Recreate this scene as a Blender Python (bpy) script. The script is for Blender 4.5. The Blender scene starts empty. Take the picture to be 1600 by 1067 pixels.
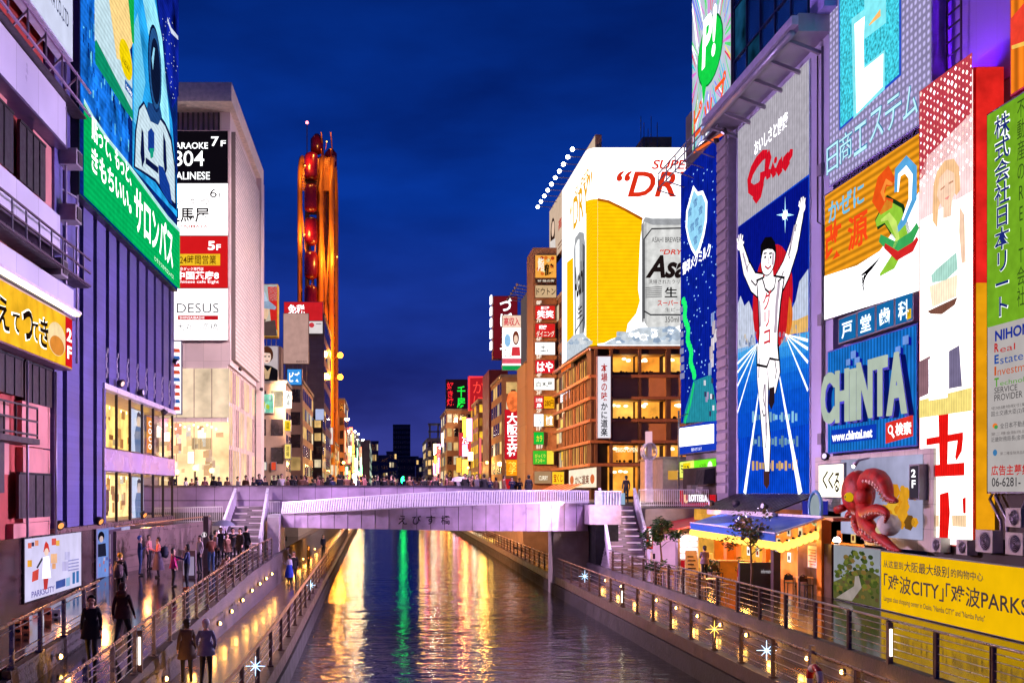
import bpy, math, random
from mathutils import Vector, Matrix
random.seed(11)
SC = bpy.context.scene
COL = SC.collection
# ---------------------------------------------------------------- camera, sky, exposure
F, VX, VY, EYE = 1600.0, 595.0, 770.0, 5.0      # lens, vanishing point of the canal and eye height
cd = bpy.data.cameras.new('camera'); cam = bpy.data.objects.new('camera', cd); COL.objects.link(cam)
cam.location = (0, 0, EYE); cam.rotation_euler = (math.radians(90), 0, 0)
cd.sensor_width = 36; cd.lens = 36; cd.shift_x = 205 / 1600; cd.shift_y = 236.5 / 1600
cd.clip_start = .1; cd.clip_end = 4000
SC.camera = cam
SC.view_settings.view_transform = 'Standard'; SC.view_settings.look = 'None'
SC.view_settings.exposure = 0.0; SC.view_settings.gamma = 1
SC.cycles.use_denoising = True; SC.cycles.max_bounces = 6; SC.cycles.diffuse_bounces = 3
SC.cycles.glossy_bounces = 4; SC.cycles.transmission_bounces = 4
SC.cycles.sample_clamp_indirect = 4.0; SC.cycles.sample_clamp_direct = 0
SC.cycles.caustics_reflective = False; SC.cycles.caustics_refractive = False

def lin(c):
    return tuple(((x / 255) / 12.92 if x <= 10 else (((x / 255) + .055) / 1.055) ** 2.4) for x in c)

W = bpy.data.worlds.new('World'); SC.world = W; W.use_nodes = True
def build_sky():
    nt = W.node_tree; N = nt.nodes; L = nt.links
    bg = N['Background']
    tc = N.new('ShaderNodeTexCoord'); sp = N.new('ShaderNodeSeparateXYZ'); L.new(tc.outputs['Generated'], sp.inputs[0])
    rp = N.new('ShaderNodeValToRGB'); e = rp.color_ramp
    for i, (p, c) in enumerate([(0, (52, 54, 122)), (.06, (46, 54, 132)), (.14, (26, 48, 134)), (.27, (6, 46, 136)), (.42, (3, 36, 112)), (1, (2, 18, 60))]):
        if i < 2: el = e.elements[i]; el.position = p
        else: el = e.elements.new(p)
        el.color = (*lin(c), 1)
    L.new(sp.outputs['Z'], rp.inputs[0])
    mp = N.new('ShaderNodeMapping'); mp.inputs['Scale'].default_value = (1.6, 1.6, 5); L.new(tc.outputs['Generated'], mp.inputs[0])
    nz = N.new('ShaderNodeTexNoise'); nz.inputs['Scale'].default_value = 2.3; nz.inputs['Detail'].default_value = 6; L.new(mp.outputs[0], nz.inputs['Vector'])
    r2 = N.new('ShaderNodeValToRGB'); r2.color_ramp.elements[0].position = .36; r2.color_ramp.elements[1].position = .66
    r2.color_ramp.elements[0].color = (1, 1, 1, 1); r2.color_ramp.elements[1].color = (.46, .42, .50, 1)
    L.new(nz.outputs[0], r2.inputs[0])
    mx = N.new('ShaderNodeMix'); mx.data_type = 'RGBA'; mx.blend_type = 'MULTIPLY'; mx.inputs[0].default_value = 1
    L.new(rp.outputs[0], mx.inputs[6]); L.new(r2.outputs[0], mx.inputs[7]); L.new(mx.outputs[2], bg.inputs[0])
    bg.inputs[1].default_value = 1.35
build_sky()

# ---------------------------------------------------------------- materials
MC = {}
def mat(name, col, rough=.6, metal=0, var=.18, scale=3.0, bump=0.0, spec=.5, tile=None, raw=False, coat=0):
    """principled material; tile=(axes, w, h, joint colour) draws panel joints in object space"""
    if name in MC: return MC[name]
    m = bpy.data.materials.new(name); m.use_nodes = True; MC[name] = m
    nt = m.node_tree; N = nt.nodes; L = nt.links; b = N['Principled BSDF']
    c = col if raw else lin(col)
    tc = N.new('ShaderNodeTexCoord')
    nz = N.new('ShaderNodeTexNoise'); nz.inputs['Scale'].default_value = scale; nz.inputs['Detail'].default_value = 5
    L.new(tc.outputs['Object'], nz.inputs['Vector'])
    mr = N.new('ShaderNodeMapRange'); mr.inputs[3].default_value = 1 - var; mr.inputs[4].default_value = 1 + var
    mr.inputs[1].default_value = .3; mr.inputs[2].default_value = .7
    L.new(nz.outputs[0], mr.inputs[0])
    mx = N.new('ShaderNodeMix'); mx.data_type = 'RGBA'; mx.blend_type = 'MULTIPLY'; mx.inputs[0].default_value = 1
    mx.inputs[6].default_value = (*c, 1); L.new(mr.outputs[0], mx.inputs[7])
    out = mx.outputs[2]
    if tile:
        ax, tw, th, jc = tile
        sp = N.new('ShaderNodeSeparateXYZ'); L.new(tc.outputs['Object'], sp.inputs[0])
        cb = N.new('ShaderNodeCombineXYZ')
        L.new(sp.outputs[ax[0]], cb.inputs[0]); L.new(sp.outputs[ax[1]], cb.inputs[1])
        bt = N.new('ShaderNodeTexBrick'); bt.inputs['Scale'].default_value = 1
        bt.inputs['Brick Width'].default_value = tw; bt.inputs['Row Height'].default_value = th
        bt.inputs['Mortar Size'].default_value = .035 if name == 'perforated_screen' else .018 if tw > .5 else .008; bt.offset = 0 if ax != 'XY' else .5
        bt.inputs['Color1'].default_value = (1, 1, 1, 1); bt.inputs['Color2'].default_value = (.84, .84, .86, 1)
        bt.inputs['Mortar'].default_value = (jc, jc, jc, 1)
        L.new(cb.outputs[0], bt.inputs['Vector'])
        m2 = N.new('ShaderNodeMix'); m2.data_type = 'RGBA'; m2.blend_type = 'MULTIPLY'; m2.inputs[0].default_value = 1
        L.new(out, m2.inputs[6]); L.new(bt.outputs[0], m2.inputs[7]); out = m2.outputs[2]
    L.new(out, b.inputs['Base Color'])
    rr = N.new('ShaderNodeMapRange'); dr = min(.12, rough * .28); rr.inputs[3].default_value = rough - dr; rr.inputs[4].default_value = min(1, rough + dr)
    rr.inputs[1].default_value = .3; rr.inputs[2].default_value = .7
    L.new(nz.outputs[0], rr.inputs[0]); L.new(rr.outputs[0], b.inputs['Roughness'])
    b.inputs['Metallic'].default_value = metal; b.inputs['Specular IOR Level'].default_value = spec
    b.inputs['Coat Weight'].default_value = coat
    if bump:
        bp = N.new('ShaderNodeBump'); bp.inputs['Strength'].default_value = bump; bp.inputs['Distance'].default_value = .03
        n2 = N.new('ShaderNodeTexNoise'); n2.inputs['Scale'].default_value = scale * 6; L.new(tc.outputs['Object'], n2.inputs['Vector'])
        L.new(n2.outputs[0], bp.inputs['Height']); L.new(bp.outputs[0], b.inputs['Normal'])
    return m

def emi(col, s=1.0, var=.10, led=None, sample=True, scale=1.2, gloss=False):
    """a lit surface: colour as seen at strength 1, with slight unevenness; led=(axis, pitch) adds the diode rows"""
    k = 'lit_%d_%d_%d_%d_%s_%d_%d' % (*[int(x) for x in col], int(s * 100), led, int(var * 100), int(scale * 10))
    if k in MC: return MC[k]
    m = bpy.data.materials.new('lit_surface'); m.use_nodes = True; MC[k] = m
    nt = m.node_tree; N = nt.nodes; L = nt.links; b = N['Principled BSDF']
    c = lin(col)
    if min(col) > 222 and s > .9: s *= 1.7
    N.remove(b); b = N.new('ShaderNodeEmission'); L.new(b.outputs[0], N['Material Output'].inputs[0])
    tc = N.new('ShaderNodeTexCoord')
    nz = N.new('ShaderNodeTexNoise'); nz.inputs['Scale'].default_value = scale; nz.inputs['Detail'].default_value = 4
    L.new(tc.outputs['Object'], nz.inputs['Vector'])
    mr = N.new('ShaderNodeMapRange'); mr.inputs[1].default_value = .3; mr.inputs[2].default_value = .7
    mr.inputs[3].default_value = s * (1 - var); mr.inputs[4].default_value = s * (1 + var); L.new(nz.outputs[0], mr.inputs[0])
    o = mr.outputs[0]
    if led and led[0] == 'DOT':
        fs = []
        for ax in ('Y', 'Z'):
            wv = N.new('ShaderNodeTexWave'); wv.bands_direction = ax; wv.inputs['Scale'].default_value = .314 / led[1]; L.new(tc.outputs['Object'], wv.inputs['Vector']); fs.append(wv.outputs['Fac'])
        mm = N.new('ShaderNodeMath'); mm.operation = 'MULTIPLY'; L.new(fs[0], mm.inputs[0]); L.new(fs[1], mm.inputs[1])
        m2 = N.new('ShaderNodeMapRange'); m2.inputs[1].default_value = .1; m2.inputs[2].default_value = .7; m2.inputs[3].default_value = led[2]; m2.inputs[4].default_value = 1.3; L.new(mm.outputs[0], m2.inputs[0])
        ml = N.new('ShaderNodeMath'); ml.operation = 'MULTIPLY'; L.new(o, ml.inputs[0]); L.new(m2.outputs[0], ml.inputs[1]); o = ml.outputs[0]
    elif led:
        wv = N.new('ShaderNodeTexWave'); wv.bands_direction = led[0]; wv.inputs['Scale'].default_value = .314 / led[1]
        L.new(tc.outputs['Object'], wv.inputs['Vector'])
        m2 = N.new('ShaderNodeMapRange'); m2.inputs[3].default_value = led[2] if len(led) > 2 else .72; m2.inputs[4].default_value = 1.1; L.new(wv.outputs['Fac'], m2.inputs[0])
        ml = N.new('ShaderNodeMath'); ml.operation = 'MULTIPLY'; L.new(o, ml.inputs[0]); L.new(m2.outputs[0], ml.inputs[1]); o = ml.outputs[0]
    b.inputs['Color'].default_value = (*c, 1); L.new(o, b.inputs['Strength'])
    if not sample: m.cycles.emission_sampling = 'NONE'
    return m

def glassy(name, col, rough=.08):
    if name in MC: return MC[name]
    m = mat(name, col, rough, 0, .25, .6, spec=.9)
    return m

# ---------------------------------------------------------------- mesh builder
class MB:
    def __init__(s): s.v = []; s.f = []; s.mi = []; s.ms = []; s.sm = []
    def _m(s, m):
        if m not in s.ms: s.ms.append(m)
        return s.ms.index(m)
    def add(s, vs, fs, m, smooth=False):
        o = len(s.v); s.v += [tuple(v) for v in vs]; k = s._m(m)
        for f in fs: s.f.append([i + o for i in f]); s.mi.append(k); s.sm.append(smooth)
        return s
    def face(s, pts, m): return s.add(pts, [list(range(len(pts)))], m)
    def box(s, x0, x1, y0, y1, z0, z1, m):
        if x0 > x1: x0, x1 = x1, x0
        if y0 > y1: y0, y1 = y1, y0
        if z0 > z1: z0, z1 = z1, z0
        v = [(x0, y0, z0), (x1, y0, z0), (x1, y1, z0), (x0, y1, z0), (x0, y0, z1), (x1, y0, z1), (x1, y1, z1), (x0, y1, z1)]
        return s.add(v, [(0, 3, 2, 1), (4, 5, 6, 7), (0, 1, 5, 4), (1, 2, 6, 5), (2, 3, 7, 6), (3, 0, 4, 7)], m)
    def hexa(s, a, b, m):                        # two quads a (4 pts) and b (4 pts) joined
        return s.add(list(a) + list(b), [(3, 2, 1, 0), (4, 5, 6, 7), (0, 1, 5, 4), (1, 2, 6, 5), (2, 3, 7, 6), (3, 0, 4, 7)], m)
    def bar(s, p, q, w, h, m, up=(0, 0, 1)):
        p, q = Vector(p), Vector(q); d = (q - p).normalized(); u = Vector(up)
        if abs(d.dot(u)) > .98: u = Vector((0, 1, 0))
        x = d.cross(u).normalized() * w / 2; y = x.cross(d).normalized() * h / 2
        return s.hexa([p - x - y, p + x - y, p + x + y, p - x + y], [q - x - y, q + x - y, q + x + y, q - x + y], m)
    def path(s, pts, rad, m, n=8, caps=True, smooth=True):
        pts = [Vector(p) for p in pts]; k = len(pts)
        if not isinstance(rad, (list, tuple)): rad = [rad] * k
        vs = []; fs = []; ref = None
        for i, p in enumerate(pts):
            d = (pts[min(i + 1, k - 1)] - pts[max(i - 1, 0)]).normalized()
            if ref is None: ref = Vector((0, 0, 1)) if abs(d.z) < .9 else Vector((1, 0, 0))
            x = d.cross(ref).normalized(); y = d.cross(x).normalized(); ref = x.cross(d)
            for j in range(n):
                t = 2 * math.pi * j / n; vs.append(p + x * math.cos(t) * rad[i] + y * math.sin(t) * rad[i])
        for i in range(k - 1):
            for j in range(n):
                a = i * n + j; b = i * n + (j + 1) % n; fs.append((a, b, b + n, a + n))
        if caps: fs.append(tuple(range(n))[::-1]); fs.append(tuple((k - 1) * n + j for j in range(n)))
        return s.add(vs, fs, m, smooth)
    def ball(s, c, r, m, seg=10, ring=7, sc=(1, 1, 1)):
        vs = []; fs = []
        for i in range(ring + 1):
            t = math.pi * i / ring
            for j in range(seg):
                p = 2 * math.pi * j / seg
                vs.append((c[0] + r * sc[0] * math.sin(t) * math.cos(p), c[1] + r * sc[1] * math.sin(t) * math.sin(p), c[2] + r * sc[2] * math.cos(t)))
        for i in range(ring):
            for j in range(seg):
                a = i * seg + j; b = i * seg + (j + 1) % seg; fs.append((a, a + seg, b + seg, b))
        return s.add(vs, fs, m, True)
    def prism(s, pts, off, m):                   # planar outline pushed along off
        o = Vector(off); n = len(pts); a = [Vector(p) for p in pts]; b = [p + o for p in a]
        fs = [list(range(n))[::-1], list(range(n, 2 * n))] + [(i, (i + 1) % n, (i + 1) % n + n, i + n) for i in range(n)]
        return s.add(a + b, fs, m)
    def build(s, name, parent=None, label=None, kind=None, cat=None, group=None):
        me = bpy.data.meshes.new(name)
        o0 = Vector((0, 0, 0))
        if parent is not None: o0 = WL[parent]
        me.from_pydata([(v[0] - o0.x, v[1] - o0.y, v[2] - o0.z) for v in s.v], [], s.f)
        for m in s.ms: me.materials.append(m)
        me.polygons.foreach_set('material_index', s.mi); me.polygons.foreach_set('use_smooth', s.sm); me.update()
        o = bpy.data.objects.new(name, me); COL.objects.link(o)
        if parent is not None: o.parent = parent
        WL[o] = o0
        tag(o, label, cat, group, kind); return o
WL = {}                                           # world location of every parent
def tag(o, label=None, cat=None, group=None, kind=None):
    for k, v in (('label', label), ('category', cat), ('group', group), ('kind', kind)):
        if v: o[k] = v
    return o
def thing(name, label, cat, loc=(0, 0, 0), group=None):
    o = bpy.data.objects.new(name, None); COL.objects.link(o); o.location = loc; o.empty_display_size = .2
    WL[o] = Vector(loc); return tag(o, label, cat, group)
def copy_tree(o, parent=None):
    c = o.copy(); COL.objects.link(c)
    if parent is not None: c.parent = parent
    for ch in o.children: copy_tree(ch, c)
    WL[c] = WL[o]
    return c
def place(o, loc, rz=0, label=None, group=None, scale=None):
    o.location = loc; o.rotation_euler = (0, 0, rz); WL[o] = Vector(loc)
    if label: o['label'] = label
    if group: o['group'] = group
    if scale: o.scale = (scale,) * 3
    return o
def struct(mb, name): return mb.build(name, kind='structure')

# ---------------------------------------------------------------- wall planes
class Pl:
    """R: wall x=c facing the canal from the right; L: wall x=c facing it from the left; F: wall y=c facing the camera"""
    def __init__(s, kind, c): s.k = kind; s.c = c
    def ab(s, px, py):
        if s.k == 'F': d = s.c; return ((px - VX) * d / F, EYE + (VY - py) * d / F)
        d = F * s.c / (px - VX); b = EYE + (VY - py) * d / F
        return (-d if s.k == 'R' else d, b)
    def w(s, a, b, c=0):
        if s.k == 'F': return Vector((a, s.c - c, b))
        if s.k == 'R': return Vector((s.c - c, -a, b))
        return Vector((s.c + c, a, b))
    def W(s, px, py, c=0): return s.w(*s.ab(px, py), c)
    def rect(s, l, t, bt, r):
        a0, b1 = s.ab(l, t); b0 = s.ab(l, bt)[1]; a1 = s.ab(r, t)[0]; return (a0, b0, a1, b1)
    def n(s): return {'F': Vector((0, -1, 0)), 'R': Vector((-1, 0, 0)), 'L': Vector((1, 0, 0))}[s.k]

TC = {}
def text_mesh(body, bold=0, shear=0, ext=0, align='LEFT', space=1, lines=1.0):
    k = (body, bold, shear, ext, align, space, lines)
    if k in TC: return TC[k]
    c = bpy.data.curves.new('t', 'FONT'); c.body = body; c.offset = bold; c.shear = shear; c.extrude = ext; c.resolution_u = 3
    c.align_x = align; c.space_character = space; c.space_line = lines
    o = bpy.data.objects.new('t', c); COL.objects.link(o); bpy.context.view_layer.update()
    me = o.to_mesh(); v = [tuple(x.co) for x in me.vertices]; f = [tuple(p.vertices) for p in me.polygons]; o.to_mesh_clear()
    bpy.data.objects.remove(o); bpy.data.curves.remove(c)
    TC[k] = (v, f); return TC[k]

class Board:
    """artwork and writing laid on one wall plane"""
    def __init__(s, pl, parent): s.pl = pl; s.p = parent; s.art = MB(); s.led = None
    def _c(s, l): return .012 + .009 * l
    def poly(s, px, col, l=1, st=1.0, ab=False, m=None, led=None):
        pts = [s.pl.w(*(p if ab else s.pl.ab(*p)), s._c(l)) for p in px]
        s.art.face(pts, m or emi(col, st, .13, led or s.led, sample=False, scale=2.5)); return s
    def ell(s, px, py, rx, ry, col, l=1, st=1.0, n=22, a0=0, a1=360, m=None):
        a, b = s.pl.ab(px, py); a_, _ = s.pl.ab(px + rx, py); _, b_ = s.pl.ab(px, py - ry); ra = abs(a_ - a); rb = abs(b_ - b)
        t = [math.radians(a0 + (a1 - a0) * i / n) for i in range(n + (a1 - a0 < 360))]
        return s.poly([(a + ra * math.cos(x), b + rb * math.sin(x)) for x in t], col, l, st, ab=True, m=m)
    def ribbon(s, px, wid, col, l=1, st=1.0, m=None):
        p = [Vector(s.pl.ab(*q)) for q in px]; k = len(p)
        if not isinstance(wid, (list, tuple)): wid = [wid] * k
        A = []; B = []
        for i in range(k):
            d = (p[min(i + 1, k - 1)] - p[max(i - 1, 0)]).normalized(); nn = Vector((-d.y, d.x)) * wid[i] / 2
            A.append(p[i] + nn); B.append(p[i] - nn)
        mm = m or emi(col, st, .13, s.led, sample=False, scale=2.5)
        for i in range(k - 1):
            s.art.face([s.pl.w(*q, s._c(l)) for q in (A[i], B[i], B[i + 1], A[i + 1])], mm)
        return s
    def text(s, body, rect, col, st=1.0, l=3, bold=0.0, shear=0, vert=False, ab=False, ext=0, m=None, name='lettering', slope=0, keep=False, space=1, lines=1.0):
        a0, b0, a1, b1 = rect if ab else s.pl.rect(*rect)
        slope = 0; bold = min(bold, .022 if any(ord(q) > 255 for q in body) else .035)
        if vert: body = '\n'.join(body)
        v, f = text_mesh(body, bold, shear, 0, 'CENTER' if vert or '\n' in body else 'LEFT', space, lines)
        if not v: return
        x0 = min(p[0] for p in v); x1 = max(p[0] for p in v); y0 = min(p[1] for p in v); y1 = max(p[1] for p in v)
        sx = (a1 - a0) / (x1 - x0); sy = (b1 - b0) / (y1 - y0)
        mm = m or emi(col, st, .05, None, sample=False)
        mb = MB(); c = s._c(l)
        if ext:
            v, f = text_mesh(body, bold, shear, .5, 'CENTER' if vert or '\n' in body else 'LEFT', space, lines)
            c += ext / 2
        vs = [s.pl.w(a0 + (p[0] - x0) * sx, b0 + (p[1] - y0) * sy + slope * (p[0] - x0) * sx, c + p[2] * ext) for p in v]
        mb.add(vs, f, mm)
        return mb.build(name, s.p)
    def done(s, name='artwork'):
        if s.art.f: return s.art.build(name, s.p)

def sign(name, label, cat, pl, rect, col, st=1.0, depth=.3, edge=None, group=None, ab=False, led=None, var=.08, frame=.06, fm=None, face='face'):
    a0, b0, a1, b1 = rect if ab else pl.rect(*rect)
    c = pl.w((a0 + a1) / 2, b0, 0)
    t = thing(name, label, cat, c, group)
    em = edge or mat('sign_cabinet_grey', (120, 118, 130), .45, .3)
    mb = MB(); q = [(a0 - frame, b0 - frame), (a1 + frame, b0 - frame), (a1 + frame, b1 + frame), (a0 - frame, b1 + frame)]
    mb.prism([pl.w(x, y, -depth) for x, y in q], pl.n() * depth, em); mb.build('cabinet', t)
    m2 = MB(); m2.face([pl.w(x, y, .008) for x, y in ((a0, b0), (a1, b0), (a1, b1), (a0, b1))], fm or emi(col, st, var, led)); m2.build(face, t)
    return Board(pl, t)
R20 = Pl('R', 20.0); LW = Pl('L', -12.0)
WHITE = (250, 250, 252); BLACK = (14, 12, 18)
# ---------------------------------------------------------------- the setting: water, ground, walkways, bridge
def interp(y, tab):
    if y <= tab[0][0]: return tab[0][1]
    for (a, p), (b, q) in zip(tab, tab[1:]):
        if y <= b: return p + (q - p) * (y - a) / (b - a)
    return tab[-1][1]
XL = lambda y: interp(y, [(5, -3.0), (32, -3.0), (60, -3.3), (135, -3.9), (260, -4.2)])
XR = lambda y: interp(y, [(5, 10.3), (60, 10.3), (148, 11.4), (260, 11.4)])
ZT = lambda y: interp(y, [(5, .2), (20, .45), (27, .8), (36, 1.1), (45, 1.4), (60, 1.5), (70, 1.5)])   # left terrace ramps up
WXL, WXR = -5.6, 12.1                             # walls between lower walkways and terraces
ZR = .8                                           # right terrace
def water_mat():
    m = bpy.data.materials.new('river_water'); m.use_nodes = True; nt = m.node_tree; N = nt.nodes; L = nt.links; b = N['Principled BSDF']
    b.inputs['Base Color'].default_value = (.006, .008, .014, 1); b.inputs['Roughness'].default_value = .03; b.inputs['IOR'].default_value = 1.45
    b.inputs['Specular IOR Level'].default_value = 1.0
    tc = N.new('ShaderNodeTexCoord'); hs = []
    for sc, st in (((.5, 1.15, 1), 1.0), ((1.9, 5.0, 1), .34), ((.2, .3, 1), .7)):
        mp = N.new('ShaderNodeMapping'); mp.inputs['Scale'].default_value = sc; L.new(tc.outputs['Object'], mp.inputs[0])
        nz = N.new('ShaderNodeTexNoise'); nz.inputs['Scale'].default_value = 1; nz.inputs['Detail'].default_value = 3; L.new(mp.outputs[0], nz.inputs['Vector'])
        ml = N.new('ShaderNodeMath'); ml.operation = 'MULTIPLY'; ml.inputs[1].default_value = st; L.new(nz.outputs[0], ml.inputs[0]); hs.append(ml.outputs[0])
    a = N.new('ShaderNodeMath'); L.new(hs[0], a.inputs[0]); L.new(hs[1], a.inputs[1])
    a2 = N.new('ShaderNodeMath'); L.new(a.outputs[0], a2.inputs[0]); L.new(hs[2], a2.inputs[1])
    bp = N.new('ShaderNodeBump'); bp.inputs['Strength'].default_value = .6; bp.inputs['Distance'].default_value = .11
    L.new(a2.outputs[0], bp.inputs['Height']); L.new(bp.outputs[0], b.inputs['Normal'])
    return m
def wet(name, col, rough, tile, bump=.012, var=.3):
    return mat(name, col, rough, 0, var, 1.1, bump, .7, tile)
M_WALK = wet('wet_walkway_slabs', (122, 94, 76), .22, ('XY', 1.2, .6, .45))
M_TERR = wet('wet_terrace_paving', (50, 41, 42), .11, ('XY', .6, .6, .5), .02)
M_STONE = mat('rough_stone_wall', (78, 68, 72), .75, 0, .5, 2.2, .9)
M_QUAY = mat('stained_quay_concrete', (40, 33, 29), .7, 0, .45, 1.4, .6, tile=('YZ', 2.4, 3, .35))
M_METAL = mat('brushed_rail_steel', (150, 140, 146), .32, .85, .12, 6)
M_POST = mat('rail_post_bronze', (112, 92, 90), .4, .5, .2, 6)
M_WOOD = mat('handrail_wood', (168, 118, 74), .35, 0, .25, 5)
M_DARK = mat('dark_void', (20, 16, 20), .8)
M_CONC = mat('pale_concrete', (150, 140, 136), .75, 0, .25, 1.2, .3)

mb = MB(); mb.face([(-7, -20, -1.0), (14, -20, -1.0), (14, 420, -1.0), (-7, 420, -1.0)], water_mat()); struct(mb, 'water')
mb = MB(); mb.face([(-1500, -60, -2.5), (1500, -60, -2.5), (1500, 2500, -2.5), (-1500, 2500, -2.5)], mat('ground_dark', (40, 38, 42), .9)); struct(mb, 'ground')
YS = list(range(4, 64, 2)) + list(range(64, 264, 12))
for side, X, WX, nm in ((-1, XL, WXL, 'left_lower_walkway'), (1, XR, WXR, 'right_lower_walkway')):
    mb = MB()
    for y0, y1 in zip(YS, YS[1:]):
        a0, a1 = X(y0), X(y1)
        mb.hexa([(WX, y0, -.3), (a0, y0, -.3), (a1, y1, -.3), (WX, y1, -.3)], [(WX, y0, 0), (a0, y0, 0), (a1, y1, 0), (WX, y1, 0)], M_WALK)
    struct(mb, nm)
    q = MB(); kb = MB()
    for y0, y1 in zip(YS, YS[1:]):
        a0, a1 = X(y0), X(y1); s_ = side * .02
        q.hexa([(a0 + side * .5, y0, -2.4), (a0 - side * .12, y0, -2.4), (a1 - side * .12, y1, -2.4), (a1 + side * .5, y1, -2.4)],
               [(a0 + side * .5, y0, -.34), (a0 - side * .12, y0, -.34), (a1 - side * .12, y1, -.34), (a1 + side * .5, y1, -.34)], M_QUAY)
        kb.hexa([(a0 + side * .3, y0, -.32), (a0 - side * .04, y0, -.32), (a1 - side * .04, y1, -.32), (a1 + side * .3, y1, -.32)],
                [(a0 + side * .3, y0, .1), (a0 - side * .04, y0, .1), (a1 - side * .04, y1, .1), (a1 + side * .3, y1, .1)], mat('kerb_granite', (84, 66, 56), .4, 0, .3, 3, .3))
    struct(q, 'quay_wall'); struct(kb, 'walkway_kerb')
# left terrace (ramping) with its stone wall, right terrace with its stone wall
mb = MB(); wl = MB()
for y0, y1 in zip(YS, YS[1:]):
    z0, z1 = ZT(y0), ZT(y1)
    mb.hexa([(-12.4, y0, z0 - .4), (WXL - .3, y0, z0 - .4), (WXL - .3, y1, z1 - .4), (-12.4, y1, z1 - .4)],
            [(-12.4, y0, z0), (WXL - .3, y0, z0), (WXL - .3, y1, z1), (-12.4, y1, z1)], M_TERR)
    wl.hexa([(WXL - .3, y0, -.4), (WXL, y0, -.4), (WXL, y1, -.4), (WXL - .3, y1, -.4)],
            [(WXL - .3, y0, z0 + .12), (WXL - .06, y0, z0 + .12), (WXL - .06, y1, z1 + .12), (WXL - .3, y1, z1 + .12)], M_STONE)
struct(mb, 'left_terrace')
wl.build('retaining_wall', None, 'rough grey stone wall with small lamps between the left terrace and the lower walkway', None, 'wall')
mb = MB(); mb.box(WXR + .3, 24, 4, 72, .3, ZR, M_TERR); struct(mb, 'right_terrace')
mb = MB(); mb.hexa([(WXR, 4, -.4), (WXR + .3, 4, -.4), (WXR + .3, 68, -.4), (WXR, 68, -.4)], [(WXR + .06, 4, ZR + .12), (WXR + .3, 4, ZR + .12), (WXR + .3, 68, ZR + .12), (WXR + .06, 68, ZR + .12)], M_STONE)
mb.build('retaining_wall', None, 'rough stone wall below the terrace of the running man side of the river', None, 'wall')
# banks further down the canal
for x0, x1, y0, nm in ((-60, -6.6, 82, 'far_left_bank'), (13.2, 60, 95, 'far_right_bank')):
    mb = MB(); mb.box(-6.6 if x0 < 0 else WXR, WXL if x0 < 0 else 13.2, y0, 420, -.3, -.012, M_WALK); struct(mb, 'far_promenade'); mb = MB(); mb.box(x0, x1, y0, 420, -2, 4.0, mat('far_bank_stone', (120, 104, 96), .7, 0, .3, 1)); struct(mb, nm)

# --- main bridge deck and street
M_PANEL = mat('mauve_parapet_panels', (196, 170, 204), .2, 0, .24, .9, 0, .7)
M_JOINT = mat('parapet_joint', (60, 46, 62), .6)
M_DECK = wet('wet_street_paving', (90, 80, 84), .3, ('XY', .9, .9, .5))
mb = MB()
dk = [(-45, 59.3), (-6, 62.6), (12.4, 62.6), (20, 68.2), (50, 68.2), (50, 96), (20, 95.5), (13.5, 80), (10, 75.5), (-4, 75.5), (-7, 79), (-12, 82.8), (-45, 82.8)]
mb.prism([(x, y, 3.3) for x, y in dk], (0, 0, 1.12), M_DECK); struct(mb, 'bridge_deck')
DZ = 4.42
bt = thing('parapet', 'long mauve panelled parapet wall of the bridge with the crowd behind it', 'parapet', (0, 62.4, DZ))
pp = [(-14.5, 61.8), (-9, 62.3), (-3, 62.5), (3, 62.5), (7, 62.6), (9.5, 62.75)]
ptop = lambda x: interp(x, [(-14, 5.42), (4.5, 5.42), (7.5, 5.2), (9.5, 5.1)])
mb = MB(); jb = MB(); cp = MB()
L_ = []
for (xa, ya), (xb, yb) in zip(pp, pp[1:]):
    n = max(1, int((xb - xa) / .92))
    for i in range(n): L_.append((xa + (xb - xa) * i / n, ya + (yb - ya) * i / n))
L_.append(pp[-1])
for (xa, ya), (xb, yb) in zip(L_, L_[1:]):
    za, zb = ptop(xa), ptop(xb); g = .012
    for lo, hi in ((3.0, .44), (.46, 1.0)):
        def zz(t, q): return DZ - .6 + (t - (DZ - .6)) * q
        l_ = 0 if lo == 3.0 else .46
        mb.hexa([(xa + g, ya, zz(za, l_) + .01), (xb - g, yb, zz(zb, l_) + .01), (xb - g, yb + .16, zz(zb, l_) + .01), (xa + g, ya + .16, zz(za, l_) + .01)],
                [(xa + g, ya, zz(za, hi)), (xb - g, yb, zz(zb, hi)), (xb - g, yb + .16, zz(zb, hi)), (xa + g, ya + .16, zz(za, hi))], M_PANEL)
    jb.hexa([(xa, ya + .03, DZ - .6), (xb, yb + .03, DZ - .6), (xb, yb + .2, DZ - .6), (xa, ya + .2, DZ - .6)],
            [(xa, ya + .03, za - .02), (xb, yb + .03, zb - .02), (xb, yb + .2, zb - .02), (xa, ya + .2, za - .02)], M_JOINT)
    cp.hexa([(xa, ya - .04, za), (xb, yb - .04, zb), (xb, yb + .24, zb), (xa, ya + .24, za)],
            [(xa, ya - .04, za + .05), (xb, yb - .04, zb + .05), (xb, yb + .24, zb + .05), (xa, ya + .24, za + .05)], M_METAL)
mb.build('panel', bt); jb.build('core', bt); cp.build('coping', bt)

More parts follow.
